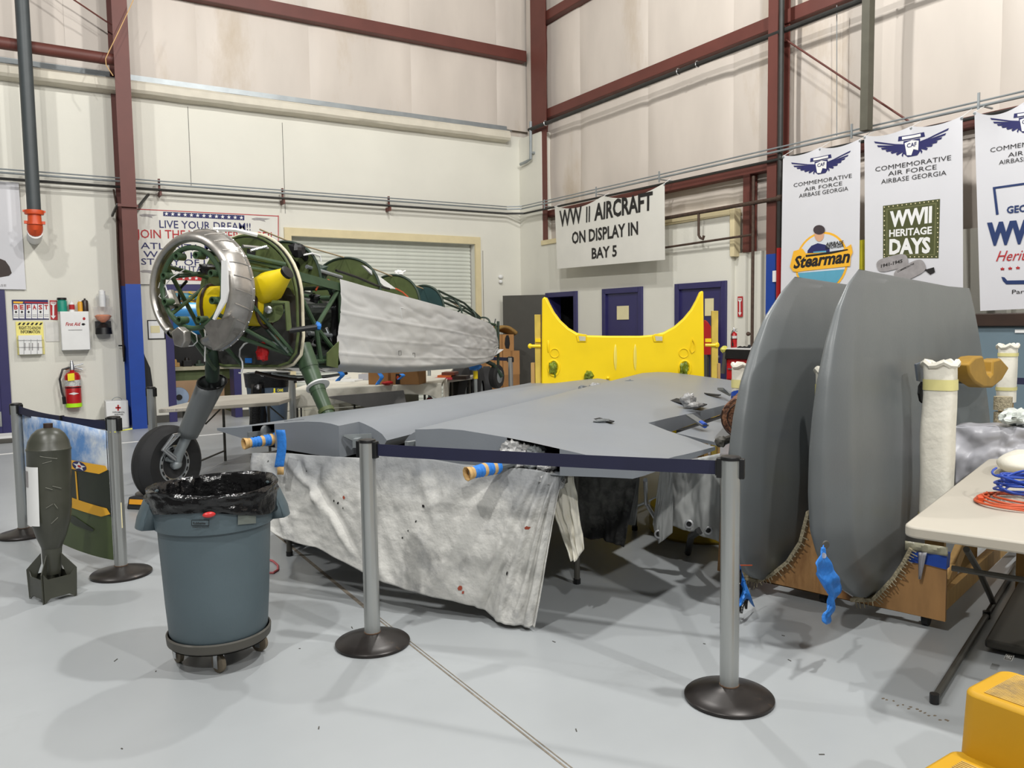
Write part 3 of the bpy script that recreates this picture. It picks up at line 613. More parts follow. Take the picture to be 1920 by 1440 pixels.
for k in range(6):
    x = 26+k*11.1+(1.5 if k > 1 else 0)
    for j in range(2): px_poly(k_, pl, [(x, 590+j*3), (x+8, 590+j*3), (x+8, 590.6+j*3), (x, 590.6+j*3)], .005)
part(k_, 'black_print', M_ink, t); y_ = MB(); px_poly(y_, pl, [(25, 565), (44, 565.6), (42, 569), (25, 568.4)], .004); part(y_, 'yellow_print', M_yprint, t)
def arrow_sign(P, corners, label, axis):
    t = thing('extinguisher_arrow_sign', label, 'sign', P.at(*corners[3], 0), 'red fire extinguisher arrow signs')
    part(MB().prism([P.at(x, y, 0) for x, y in corners], P.n*-.008), 'board', M_redp, t)
    (x0, y0), (x1, _), (_, y1), _ = corners; w = x1-x0; h = y1-y0; c = (x0+x1)/2; g = MB()
    px_poly(g, P, [(x0+w*.12, y0+h*.08), (x1-w*.12, y0+h*.08), (x1-w*.12, y0+h*.2), (c+w*.12, y0+h*.26), (c+w*.12, y0+h*.78), (x1-w*.15, y0+h*.78), (c, y0+h*.95), (x0+w*.15, y0+h*.78), (c-w*.12, y0+h*.78), (c-w*.12, y0+h*.26), (x0+w*.12, y0+h*.2)], .003)
    part(g, 'arrow', M_white, t); g = MB(); text_mb(g, P, 'FIRE', (x0+w*.2, y0+h*.17), (x1-w*.2, y0+h*.17), h*.06, .02, .005); part(g, 'lettering', M_redp, t)
arrow_sign(pl, [(93, 563), (107, 563.5), (108, 600), (95, 599)], 'red FIRE arrow sign beside the BE FAST poster', 0)
arrow_sign(Plane((9.0, 0, 0), (-1, 0, 0)), [(1383, 556), (1392, 555.5), (1392, 594), (1383, 594)], 'red FIRE arrow sign on the white corrugated wall near the riser pipe', 1)
t = thing('right_to_know_holder', 'yellow right-to-know information board with wire rack of white binders', 'sign', ony(56, 664, Yw))
part(sheetA(MB(), 29, 603, 84, 664), 'board', mat('pale_yellow_board', (238, 226, 130), .5, var=.03), t)
k_ = MB()
for k in range(6): x = 33+k*8; px_poly(k_, pl, [(x+3, 605), (x+7, 605), (x+4, 609.5), (x, 609.5)], .003)
text_mb(k_, pl, 'RIGHT-TO-KNOW', (36, 617.5), (77, 618), 6, .01); text_mb(k_, pl, 'INFORMATION', (39, 625), (75, 625), 6, .01); part(k_, 'black_print', M_ink, t)
part(sheetA(MB(), 34, 629, 80, 664, .10, .1), 'binder_stack', M_white, t, bev=.004)
k_ = MB(); pr = Plane((0, Yw-.10, 0), (0, -1, 0))
for x in (46, 54, 60, 71): px_poly(k_, pr, [(x, 643), (x+1.8, 643), (x+1.8, 657), (x, 657)], .002)
part(k_, 'spine_print', M_greyp, t); k_ = MB()
for y in (638, 651): k_.tube([pr.at(32, y, .01), pr.at(82, y, .01)], .003, 5)
for x in (33, 45, 58, 70, 81): k_.tube([pr.at(x, 636, .012), pr.at(x, 664, .012)], .0025, 5)
part(k_, 'wire_rack', M_chrome, t)
solo(sheetA(MB(), 84, 604, 112, 640), 'notice_sheet', mat('notice_paper', (214, 212, 206), .6), 'pale printed notice between the yellow holder and the first aid box', 'notice'); 
t = thing('first_aid_cabinet', 'white metal First Aid cabinet on the left wall', 'cabinet', ony(140, 656, Yw))
Pf = Yw-.16; a = ony(112, 584, Pf); b = ony(170, 656, Pf)
part(MB().box(a.x, b.x, Pf, YA, b.z, a.z), 'body', M_white, t, bev=.006); part(MB().box(a.x+.006, b.x-.006, Pf-.012, Pf-.002, b.z+.006, a.z-.006), 'door', M_white, t, bev=.004)
pf = Plane((0, Pf-.013, 0), (0, -1, 0)); k_ = MB(); text_mb(k_, pf, 'First Aid', (123, 611), (151, 610.5), 6.5, .02, .003, .25); px_poly(k_, pf, ring_poly((157.6, 597.5), 2.6, 2.8, 0, n=14), .003); part(k_, 'red_print', M_redp, t)
k_ = MB(); px_poly(k_, pf, [(154, 606), (158.5, 606), (158.5, 610), (154, 610)], .003); px_poly(k_, pf, [(152.8, 607.2), (160, 607.2), (160, 608.8), (152.8, 608.8)], .003); px_poly(k_, pf, [(128, 618.6), (154, 618.3), (154, 619), (128, 619.3)], .003); part(k_, 'black_print', M_ink, t)
ztop = a.z
def bottle(px, r, h, mt, cm, label, nr=.5, name='bottle', ch=.02, band=None):
    p = ony(px, 583, YA-.08); p.z = ztop
    t = thing(name, label, name.split('_')[-1], p, 'supplies standing on the first aid cabinet')
    part(MB().lathe(p, (0, 0, 1), [(0, r), (h*.8, r), (h*.9, r*.8), (h*.95, r*nr)], 16), 'body', mt, t); part(MB().lathe(p+V((0, 0, h*.93)), (0, 0, 1), [(0, r*nr), (ch, r*nr), (ch+.002, r*nr*.8)], 12), 'cap', cm, t)
    if band: part(MB().lathe(p+V((0, 0, h*.2)), (0, 0, 1), [(0, r+.002), (h*.5, r+.002)], 16, cap=False), 'label_band', band, t)
bottle(117, .065, .19, mat('green_tub', (20, 140, 118), .5), M_black, 'green wipes tub with black lid on the first aid cabinet', 1.0, 'tub', .03)
bottle(135, .036, .15, M_white, M_white, 'white spray bottle with dark red label on the first aid cabinet', .4, band=M_redp)
bottle(151, .038, .16, mat('amber_bottle', (222, 160, 40), .4), M_white, 'amber bottle beside the brown one on the first aid cabinet', .6)
bottle(160, .045, .19, mat('brown_bottle', (52, 38, 32), .35), M_black, 'dark brown bottle on the first aid cabinet', .3)
t = thing('ear_plug_dispenser', 'clear globe dispenser of orange ear plugs on a black wall bracket', 'dispenser', ony(194, 624, Yw))
c = ony(193, 590, YA-.12)
part(MB().box(c.x-.11, c.x+.11, YA-.1, YA, c.z-.29, c.z-.1).lathe((c.x, YA-.12, c.z-.3), (0, 0, 1), [(0, .12), (.1, .11), (.16, .05)], 18), 'bracket', M_black, t)
part(MB().lathe((c.x, YA-.13, c.z-.13), (0, 0, 1), [(0, .04), (.04, .1), (.1, .13), (.25, .14), (.26, .09), (.42, .1), (.44, .05)], 22), 'globe', M_clear, t)
part(MB().lathe((c.x, YA-.13, c.z-.12), (0, 0, 1), [(0, .03), (.05, .09), (.1, .12), (.12, .08)], 20), 'ear_plugs', mat('orange_plugs', (236, 124, 50), .7, var=.3, vs=60, bump=1, bs=80), t, kind='stuff')
part(MB().lathe((c.x, YA-.13, c.z+.12), (0, 0, 1), [(0, .045), (.24, .045), (.26, .02)], 14), 'core_tube', M_white, t)
def extinguisher(base, s, label, strap=True):
    t = thing('fire_extinguisher', label, 'extinguisher', base, 'red fire extinguishers')
    r = .085*s; h = .43*s; B = V(base)
    part(MB().lathe(B, (0, 0, 1), [(0, r*.9), (.01, r), (h*.88, r), (h*.96, r*.75), (h, r*.3), (h+.03*s, r*.3)], 24), 'cylinder', M_red, t)
    part(MB().tube([B+V((-.07*s, 0, h+.03*s)), B+V((.02*s, 0, h+.05*s)), B+V((.11*s, -.01, h+.02*s))], .012*s, 8).tube([B+V((-.03*s, 0, h+.05*s)), B+V((.12*s, 0, h+.09*s))], .009*s, 8).lathe(B+V((0, 0, h+.02*s)), (0, 0, 1), [(0, .03*s), (.07*s, .022*s), (.11*s, .012*s)], 12), 'handle', M_chrome, t)
    part(MB().tube([B+V((-.02*s, 0, h+.05*s)), B+V((-.1*s, -.03*s, h+.03*s)), B+V((-.135*s, -.03*s, h*.8)), B+V((-.12*s, -.04*s, h*.45)), B+V((-.105*s, -.05*s, h*.3))], .012*s, 8).tube([B+V((-.105*s, -.05*s, h*.32)), B+V((-.1*s, -.05*s, h*.12))], .02*s, 8), 'hose', M_black, t)
    part(MB().lathe(B+V((0, 0, h*.6)), (0, 0, 1), [(0, r+.002), (h*.17, r+.002)], 24, cap=False), 'label_band', mat('label_grey', (196, 196, 192), .5, var=.4, vs=40), t)
    part(MB().lathe(B+V((0, 0, h*.55)), (0, 0, 1), [(0, r+.004), (.012*s, r+.004)], 24, cap=False), 'strap', M_black, t)
    return t, r, h
B = ony(139, 764, YA-.1); t, r, h = extinguisher(B, 1.28, 'red fire extinguisher with lime base band hanging below first aid cabinet')
part(MB().lathe(B+V((0, 0, .01)), (0, 0, 1), [(0, r+.003), (.06, r+.003)], 24, cap=False), 'lime_band', M_lime, t)
part(MB().obox(B+V((-.025, -r-.02, h*.86)), (.045, 0, .004), (0, 0, .055), (0, .002, 0)), 'inspection_tag', mat('tag_yellow', (246, 226, 30), .5), t)
px_ = Plane((0, B.y-r-.003, 0), (0, -1, 0)); g = MB().poly([B+V((-.07, -r-.003, h*.4)), B+V((0, -r-.003, h*.365)), B+V((.07, -r-.003, h*.4)), B+V((0, -r-.003, h*.435))]); part(g, 'white_diamond', M_white, t)
B2 = onx(1376, 652, 8.5); extinguisher(B2, .5, 'small red fire extinguisher standing on the red tool cart')
t = thing('red_cross_tote', 'white box with red cross standing on the floor left of the blue column', 'box', ony(222, 800, 13.8))
Pf = 13.6; a = ony(198, 753, Pf); b = ony(243, 803, Pf); part(MB().box(a.x, b.x, Pf, 13.9, 0, a.z), 'body', M_white, t, bev=.01); pf = Plane((0, Pf, 0), (0, -1, 0)); g = MB()
px_poly(g, pf, [(220, 759), (223, 759), (223, 770), (220, 770)]); px_poly(g, pf, [(216.5, 763), (226.5, 763), (226.5, 766), (216.5, 766)]); part(g, 'red_cross', M_redp, t)
g = MB(); text_mb(g, pf, 'SUPPLEMENTAL', (211, 774), (234, 774), 2.5, .01); text_mb(g, pf, 'BANDAGES', (215, 778), (231, 778), 2.5, .01); part(g, 'lettering', M_ink, t)
c = pf.at(221, 753, 0); part(MB().tube([c+V((.07*math.cos(k*math.pi/8), .12, .06*math.sin(k*math.pi/8))) for k in range(9)], .006, 6), 'handle', M_galv, t)
t = thing('framed_notice', 'black framed notice with a yellowed paper right of the blue column', 'picture frame', ony(295, 634, Yw))
part(sheetA(MB(), 276, 600, 311, 636, .0, .01), 'frame', M_ink, t); part(sheetA(MB(), 278, 602, 308, 634, .004, .004), 'mat_board', M_white, t); part(sheetA(MB(), 282, 611, 300, 624, .008, .003), 'paper', M_cream2, t)
for x, y0, y1, lb, dx in ((1155, 574, 599, 'cream paper notice on the middle purple door', 11), (1320, 560, 592, 'cream paper notice on the right purple door, half behind the yellow fairing', 8)):
    a = onx(x, y0, XB-.03); b = onx(x+2*dx, y1, XB-.03); solo(MB().box(XB-.012, XB-.004, b.y, a.y, b.z, a.z), 'door_notice', M_cream2, lb, 'notice')
# ================================================================ AIRCRAFT FUSELAGE (nose towards the left, tail towards the corner)
G = V((1.59, 6.76, 0)); AX = V((.829, .559, 0)); NX = V((.559, -.829, 0)); ZZ = V((0, 0, 1))
def F(a, n, z): return G+AX*a+NX*n+ZZ*z
def FP(px, py, a=None, n=None):
    """sight line met with the station plane a (across) or the buttock plane n (lengthways)"""
    return hit(px, py, F(a, 0, 0), AX) if a is not None else hit(px, py, F(0, n, 0), NX)
air = thing('aircraft_fuselage', 'stripped training aircraft fuselage, open engine ring, green tube frame and pale fabric cover', 'aircraft', (1.59, 6.76, 0))
def ap(mb, name, mt, label=None, **k): return part(mb, name, mt, air, label, **k)
# cowl ring: torus-like aluminium nose ring, open at the bottom
RC = F(-.45, 0, 1.81)
def arc_frame(th): return NX*math.sin(th)+ZZ*math.cos(th)
ring = MB(); prof = [(-.04, .368), (-.075, .374), (-.085, .388), (-.08, .41), (-.055, .43), (-.015, .45), (.035, .462), (.075, .466), (.08, .478), (.097, .478), (.097, .462), (.06, .452), (.01, .442), (-.035, .42), (-.055, .40), (-.05, .382)]
def rfn(u, v):
    th = math.radians(-142+(308)*v); k = min(len(prof)-1, round(u*(len(prof)-1))); a, r = prof[k]
    rib = .006 if (int(v*48*1.0) % 6 == 0 and 4 < k < 8) else 0
    return RC+AX*a+arc_frame(th)*(r+rib)
ring.grid(rfn, len(prof)-1, 72)
ap(ring, 'cowl_ring', M_cowl, ang=.8, thick=.004)
rr = MB()
for k in range(30):
    th = math.radians(-138+300*k/29); p = RC+AX*.088+arc_frame(th)*.48; rr.ball(p, .006, seg=6, rings=4)
ap(rr, 'rivets', M_chrome, kind='stuff')
# pressed ribs on the cowl
for k in range(9):
    th = math.radians(20+k*14); q = MB().tube([RC+AX*a+arc_frame(th+(.03*i))*(r+.003) for i, (a, r) in enumerate(prof[4:8])], .006, 6)
    ap(q, 'cowl_bead', M_cowl)
# cut ends: left scoop lip and right skirt
def sheetp(pts, th=.012, nrm=AX): return MB().prism([p for p in pts], nrm*th)
ap(MB().prism([FP(x, y, a=-.6) for x, y in ((320, 622), (333, 612), (345, 622), (346, 640), (340, 652), (326, 648))], AX*.07), 'cowl_end_lip', M_cowl, bev=.01)
ap(MB().prism([FP(x, y, a=-.58) for x, y in ((383, 612), (395, 600), (440, 596), (425, 636), (399, 657))], AX*.03), 'cowl_skirt', M_cowl)
ap(MB().prism([FP(x, y, a=-.64) for x, y in ((415, 488), (425, 488), (427, 545), (423, 565), (402, 600), (398, 598), (414, 560))], AX*.015), 'ring_pad', M_white, 'white strip along the inner edge of the cowl ring')
# engine mounting ring with lugs
EC = F(-.50, .0, 1.83); er = .305
ap(MB().tube([EC+arc_frame(k*2*math.pi/48)*er for k in range(48)], .02, 10, closed=True), 'engine_ring', M_green)
for k in range(8):
    th = math.radians(22.5+45*k); c = EC+arc_frame(th)*(er-.045)
    ap(MB().lathe(c-AX*.05, AX, [(.0, .018), (0, .029), (.08, .029), (.08, .018), (0.0, .018)], 14, cap=False).tube([c+arc_frame(th)*.02, EC+arc_frame(th)*er], .02, 8), 'engine_lug', M_green)
# firewall: domed plate with flat bottom and pale edge strip
def fw(a, s=1.0, lift=0):
    pts = []; R = .53*s; cz = 1.76
    for k in range(25): th = math.radians(-90+180*k/24); pts.append(F(a, R*math.sin(th), cz+R*math.cos(th)*1.02))
    for n, z in ((.53, 1.45), (.50, 1.30), (.42, 1.22), (.3, 1.19)): pts.append(F(a, n*s, z+(1-s)*.4))
    for n, z in ((-.3, 1.19), (-.42, 1.22), (-.50, 1.30), (-.53, 1.45)): pts.append(F(a, n*s, z+(1-s)*.4))
    return pts
fwm = MB().prism(fw(.13), AX*.012)
ap(fwm, 'firewall', mat('firewall_grey', (88, 88, 86), .42, .5, var=.12, vs=5))
ap(MB().tube(fw(.13), .013, 8, closed=True), 'firewall_edge', mat('pale_edge_strip', (214, 206, 180), .5))
ap(MB().tube(fw(.09, .96), .012, 8, closed=True), 'firewall_stiffener', M_olive)
# green upper web with lightening holes in front of the firewall
web = MB().prism([F(.07, .50*math.sin(math.radians(t_)), 1.76+.50*math.cos(math.radians(t_))) for t_ in range(-88, 89, 8)]+[F(.07, .45, 1.84), F(.07, -.45, 1.84)], AX*.006)
ap(web, 'upper_web', M_olive)
for n, z in ((-.12, 2.12), (.08, 2.14), (.30, 1.98), (-.3, 2.0)):
    ap(MB().lathe(F(.066, n, z), AX*-1, [(0, .045), (.004, .045), (.005, .03)], 16), 'lightening_hole', M_hole)
# yellow tank on the firewall
TC = F(-.02, .02, 1.64)
def tank(u, v):
    th = 2*math.pi*u; n = -.34+.72*v; e = min(v, 1-v); k = 1 if e > .12 else (1-(1-e/.12)**2)**.5
    return F(-.09+.10*k*math.cos(th), n, 1.70+.165*k*math.sin(th))
ap(MB().grid(tank, 28, 22, closed_u=True), 'oil_tank', M_tank, 'bright yellow oil tank strapped to the firewall')
ap(MB().tube([FP(492, 545, a=-.1), FP(508, 536, a=-.11), FP(524, 523, a=-.12), FP(537, 513, a=-.13)], [.115, .12, .08, .05], 18), 'filler_neck', M_tank)
ap(MB().lathe(FP(535, 514, a=-.13), FP(545, 505, a=-.13)-FP(535, 514, a=-.13), [(0, .05), (.03, .055), (.035, .04)], 16), 'filler_cap', M_black)
for n in (-.22, (FP(497, 540, a=-.09)-G).dot(NX)): ap(MB().tube([F(-.09+.112*math.cos(k*math.pi/8), n, 1.70+.178*math.sin(k*math.pi/8)) for k in range(16)], .014, 6, closed=True), 'tank_strap', M_brown)
# engine mount tubes
lu = [(EC+arc_frame(math.radians(a))*er) for a in (-55, 55, 130, -130, 160, -160)]
tb = [(lu[0], F(.1, -.42, 1.95)), (lu[1], F(.1, .44, 1.95)), (lu[2], F(.1, .42, 1.30)), (lu[3], F(.1, -.42, 1.30)), (lu[1], F(.1, .44, 1.32)), (lu[0], F(.1, -.42, 1.32)), (lu[4], F(.1, .42, 1.3)), (lu[5], F(.1, -.4, 1.3)), (F(.09, .44, 1.98), EC+arc_frame(math.radians(30))*er), (lu[3], F(.1, -.42, 1.9)), (lu[4], F(0, 0, 1.22)), (lu[5], F(0, -.3, 1.18))]
for a, b in tb: ap(MB().tube([a, b], .017, 8), 'mount_tube', M_green)
# starter crank, pulley disc, and controls on the near side of the firewall
dc = FP(508, 581, a=-.1)
ap(MB().lathe(dc, -AX+NX*.4, [(0, .10), (.012, .1), (.014, .03), (.05, .026), (.052, .0)], 24), 'pulley_disc', M_olive)
ap(MB().lathe(dc-AX*.04+NX*.02, -AX+NX*.4, [(0, .03), (.03, .03), (.035, .02)], 14), 'pulley_hub', M_chrome)
ck = [FP(512, 568, a=-.15), FP(538, 568, a=-.15), FP(542, 620, a=-.15)]
ap(MB().tube(ck, .022, 8), 'crank_arm', M_olive); ap(MB().tube([ck[2]+V((0, 0, .0)), FP(594, 613, a=.0)], .022, 10), 'crank_grip', M_black)
for i, (a, b, r) in enumerate([((462, 616), (503, 590), .012), ((468, 620), (520, 600), .012), ((455, 616), (538, 655), .018), ((500, 600), (540, 580), .014), ((476, 590), (540, 662), .016), ((455, 640), (470, 610), .01), ((470, 470), (500, 462), .012)]):
    ap(MB().tube([FP(*a, a=-.12), FP(*b, a=.0)], r, 8), 'control_rod', M_chrome if i in (6,) else M_dgreen)
ap(MB().tube([FP(455, 462, a=-.2), FP(502, 466, a=.05)], .014, 8), 'upper_rod', M_chrome)
ap(MB().tube([FP(462, 480, a=-.25), FP(534, 496, a=.05)], .02, 8), 'upper_mount_tube', M_green)
ap(MB().ball(FP(492, 660, a=-.06), .06, .8, .7, 1.3, jit=.5), 'red_shroud', M_red, 'red cloth-wrapped control at the foot of the firewall', ang=.3)
for x, y in ((523, 578), (521, 632), (518, 640)): ap(MB().ball(FP(x, y, a=.04), .028, 1, .5, 1, jit=.5), 'orange_plug', M_orange, ang=.3)
ap(MB().obox(FP(466, 676, a=.07), NX*.035, ZZ*.02, AX*.004), 'blue_tape_patch', M_btape)
hose = [FP(x, y, a=-.1) for x, y in ((482, 641), (468, 640), (458, 645), (450, 655), (449, 668), (454, 678), (455, 690), (452, 700), (448, 699))]
ap(MB().tube(hose, .007, 6), 'white_hose', M_white); ap(MB().tube([FP(x, y, a=-.35) for x, y in ((385, 596), (385, 640), (384, 678))], .006, 6), 'white_hose', M_white)
ap(MB().tube([FP(x, y, a=-.4) for x, y in ((355, 620), (368, 628), (370, 640), (362, 648), (345, 650))], .005, 6), 'white_hose', M_white)
ap(MB().tube([FP(x, y, a=-.5) for x, y in ((297, 540), (300, 530), (310, 535), (315, 552), (305, 562), (298, 556), (310, 535), (322, 520), (345, 506))], .004, 5), 'thin_cord', M_white)
ap(MB().tube([FP(x, y, a=-.3) for x, y in ((350, 527), (338, 540), (335, 560), (338, 580))], .012, 6), 'black_hose', M_black)
ap(MB().tube([FP(x, y, a=-.45) for x, y in ((315, 548), (325, 575))], [.05, .055], 10), 'exhaust_stub', M_cowl)
ap(MB().tube([FP(312, 520, a=-.4), FP(385, 512, a=-.2)], .018, 8), 'mount_tube', M_green)
ap(MB().ball(FP(390, 505, a=-.2), .05, 1.3, .8, .8, jit=.7), 'control_cluster', M_black, ang=.3)
# truss behind the firewall
def LT(a): return 1.93-.088*(a-.1)    # upper longeron height
def LB(a): return 1.24-.03*(a-.1)
def HW(a): return max(.04, .41-.1*max(0, a-.8))
tr = []
st = [.13, .8, 1.45, 2.1, 2.7, 3.3, 3.9, 4.4, 4.8]
for s in (-1, 1):
    for a, b in zip(st, st[1:]):
        tr += [((a, s*HW(a), LT(a)), (b, s*HW(b), LT(b))), ((a, s*HW(a), LB(a)), (b, s*HW(b), LB(b)))]
    for a in st[1:]: tr.append(((a, s*HW(a), LT(a)), (a, s*HW(a), LB(a))))
    tr += [((.13, s*.42, LT(.1)), (.45, s*.41, 1.52)), ((.45, s*.41, 1.52), (.8, s*.41, LT(.8))), ((.45, s*.41, 1.52), (.8, s*.41, LB(.8))), ((.45, s*.41, 1.52), (.5, s*.41, LB(.5)))]
    for a, b in zip(st[1:], st[2:]): tr.append(((a, s*HW(a), LT(a)), (b, s*HW(b), LB(b))))
for a in st[1:]: tr += [((a, -HW(a), LT(a)), (a, HW(a), LT(a))), ((a, -HW(a), LB(a)), (a, HW(a), LB(a)))]
for p, q in tr: ap(MB().tube([F(*p), F(*q)], .02 if p[0] < 1.5 else .014, 8), 'truss_tube', M_green)
ap(MB().bar(F(.14, .43, LT(.1)+.02), F(.78, .43, LT(.8)), .012, .07), 'longeron_web', M_green)
ap(MB().ball(F(.45, .42, 1.53), .035, 1, 1, 1, jit=.4), 'blue_tape_knot', M_btape, ang=.3)
# cockpit side pads, seats, panel
for s in (-1, 1): pass
pad = MB()
for k in range(6): pad.tube([F(.5, -.38, 1.36+k*.075), F(1.3, -.36, 1.34+k*.07)], .038, 8)
ap(pad, 'quilted_pad', M_pad, 'black quilted cockpit side padding')
ap(MB().prism([F(.3, -.35, 1.2), F(1.0, -.35, 1.2), F(1.0, -.35, 1.42), F(.3, -.35, 1.42)], NX*.02), 'inner_side_panel', mat('aged_brown_panel', (104, 90, 72), .6, var=.3, vs=8))
ap(MB().prism([F(.80, .36, 1.25), F(.84, .36, 1.25), F(.84, .36, 1.82), F(.80, .36, 1.82)], NX*-.05), 'seat_frame', M_black)
ap(MB().prism([F(.75, .3, 1.2), F(.95, .3, 1.2), F(1.1, .3, 1.7), F(1.0, .3, 1.74)], NX*-.5), 'seat_back', mat('dark_green_seat', (34, 42, 34), .6))
for i, (x0, y0, x1, y1, r) in enumerate([(622, 555, 632, 615, .02), (605, 520, 650, 600, .018), (585, 575, 655, 580, .012), (580, 625, 650, 632, .02), (590, 640, 640, 650, .012), (600, 610, 596, 655, .015), (612, 615, 630, 655, .014), (575, 500, 640, 520, .018), (570, 525, 625, 530, .014), (640, 540, 646, 690, .016), (650, 560, 655, 600, .018)]):
    ap(MB().tube([FP(x0, y0, n=.3), FP(x1, y1, n=.3)], r, 8), 'control_tube', [M_black, M_dgreen, M_chrome, M_galv][i % 4])
for i, (x, y) in enumerate([(590, 560), (628, 545), (640, 630), (612, 640), (645, 662), (600, 508), (655, 610), (575, 632), (584, 650), (648, 580), (636, 600), (560, 470), (575, 480), (585, 500)]):
    ap(MB().ball(FP(x, y, n=.25), .04+.01*(i % 3), 1.2, .8, 1, jit=.8, seg=10, rings=6), 'fitting', [M_black, M_dgreen, M_brown, M_black][i % 4], ang=.3)
for pts, m_ in (([(630, 540), (636, 545), (634, 560), (638, 585), (637, 610), (632, 625)], M_white), ([(592, 545), (600, 530), (615, 525), (628, 532)], M_ocord), ([(570, 478), (585, 475), (600, 480), (602, 490)], M_white)):
    ap(MB().tube([FP(x, y, n=.34) for x, y in pts], .008, 6), 'cable', m_)
# belly: green tray, floor edge, curved fairing frames
ap(MB().prism([FP(x, y, n=.40) for x, y in ((560, 665), (655, 668), (655, 690), (560, 690))], NX*-.7), 'belly_tray', M_dgreen, bev=.02)
ap(MB().prism([FP(x, y, n=.46) for x, y in ((612, 662), (634, 640), (632, 690), (612, 686))], NX*.01), 'gusset_plate', M_olive)
ap(MB().tube([FP(x, y, n=0) for x, y in ((480, 698), (520, 708), (560, 712), (600, 708), (650, 700))], .014, 8), 'belly_stringer', M_brown)
ap(MB().tube([FP(x, y, n=.2) for x, y in ((510, 700), (550, 706), (600, 706), (640, 702))], .01, 8), 'belly_stringer', M_galv)
# turtledeck formers: arches standing on the upper longerons
def former(a, h, w, mt, filled=True, z0=None):
    z0 = z0 or LT(a)-.02; pts = [F(a, w*math.cos(math.pi*k/20), z0+h*math.sin(math.pi*k/20)**.8) for k in range(21)]
    if filled: ap(MB().prism(pts, AX*.01), 'former', mt)
    ap(MB().tube(pts, .012, 6), 'former_edge', M_dgreen)
former(.55, .40, .40, M_olive); former(1.45, .40, .41, M_olive); former(2.3, .35, .34, M_olive); former(2.95, .32, .27, mat('blue_green_former', (38, 66, 66), .55, var=.12))
for a, h, w in ((3.5, .24, .21), (4.0, .16, .15), (4.5, .09, .1)): former(a, h, w, M_dgreen, False)
ap(MB().prism([F(.50, -.38, LT(.6)), F(.50, .20, LT(.6)), F(.50, .16, 2.1), F(.50, .05, 2.2), F(.50, -.2, 2.2)], AX*.02), 'instrument_panel', M_black)
for n, z in ((-.2, 2.1), (0, 2.12), (.18, 2.05), (.05, 2.0), (-.15, 1.98)): ap(MB().lathe(F(.60, n-.05, z), -AX, [(0, .05), (.16, .05), (.165, .04)], 14), 'instrument', M_black)
# windscreen strip, ridge stringer
a_, b_ = F(.1, .28, 2.24), F(5.9, .05, 1.78)
ap(MB().tube([FP(487, 430, n=0), FP(545, 454, n=0), FP(650, 484, n=0), FP(740, 520, n=0), FP(830, 556, n=0), FP(860, 575, n=0)], .007, 6), 'ridge_stringer', mat('pale_wood_strip', (164, 146, 116), .6))
ap(MB().tube([FP(400, 430, a=-.2), FP(440, 431, a=-.1), FP(482, 441, a=.05)], .018, 6), 'top_cowl_strip', M_white)
for dy in (0, 9, 18):
    ap(MB().tube([FP(822, 545+dy, n=.12), FP(870, 568+dy*.8, n=.1), FP(900, 595+dy*.2, n=.08)], .013, 6), 'deck_stringer', M_dgreen)
ap(MB().prism([FP(x, y, n=.30) for x, y in ((676, 497), (684, 500), (740, 542), (728, 541), (716, 536))], NX*.02), 'coaming_strip', M_white, 'white curved cockpit edge strip')
ap(MB().tube([FP(x, y, n=.40) for x, y in ((630, 507), (670, 520), (705, 535), (730, 542))], .012, 6), 'cockpit_rail', M_black)
ap(MB().ball(FP(748, 512, n=0), .05, 1, .6, .6, jit=.6).tube([FP(740, 518, n=0), FP(760, 508, n=0)], .01, 6), 'tape_wad', M_white, ang=.3)
ap(MB().tube([FP(x, y, n=.36) for x, y in ((742, 541), (755, 548), (765, 557))], .008, 6), 'orange_wire', M_ocord)
# fabric cover: loft around the near side, top edge and belly
tops = [(640, 523), (655, 527), (700, 540), (740, 550), (790, 563), (830, 574), (870, 588), (900, 598), (920, 606), (932, 618), (936, 640)]
bots = [(640, 696), (655, 697), (700, 699), (740, 700), (790, 698), (830, 695), (870, 692), (895, 690), (912, 686), (927, 678), (936, 655)]
nn_ = [.46, .465, .455, .43, .40, .36, .31, .26, .21, .14, .05]
def interp(tab, t):
    x = t*(len(tab)-1); i = min(int(x), len(tab)-2); f = x-i; return [p+(q-p)*f for p, q in zip(tab[i], tab[i+1])] if isinstance(tab[0], tuple) else tab[i]+(tab[i+1]-tab[i])*f
def cover(u, v):
    n = interp(nn_, u); t_ = interp(tops, u); b_ = interp(bots, u)
    P, Q = FP(t_[0], t_[1], n=n), FP(b_[0]+(8*math.sin(v*7) if u == 0 else 0), b_[1], n=n)
    if v < .06: k = v/.06; p = P-NX*(1-k)*.05+ZZ*.0
    elif v > .9: k = (v-.9)/.1; p = P.lerp(Q, .95)+NX*0; p = P.lerp(Q, .9+k*.1) - NX*.16*k*k
    else: p = P.lerp(Q, v)
    x = (p-G).dot(AX); stiff = math.exp(-((v-.36)/.012)**2)+math.exp(-((v-.6)/.012)**2)+math.exp(-((v-.80)/.012)**2)
    w_ = noise.noise(V((x*1.6+v*2.2, v*5-x*.8, 1.7)))*.012+noise.noise(V((x*6+v*6, v*9-x*3, 5)))*.006*(.3+u*1.6)-(.006*(1-abs(noise.noise(V((x*2-v*3.2, v*3+x*.6, 9)))*2.2))**4)*(1+u)
    return p+NX*(w_*min(1, v*8)+.007*stiff-.01)
cv = MB().grid(cover, 110, 56); ap(cv, 'fabric_cover', M_sheet, 'pale grey fabric draped over the rear fuselage', ang=1.4)
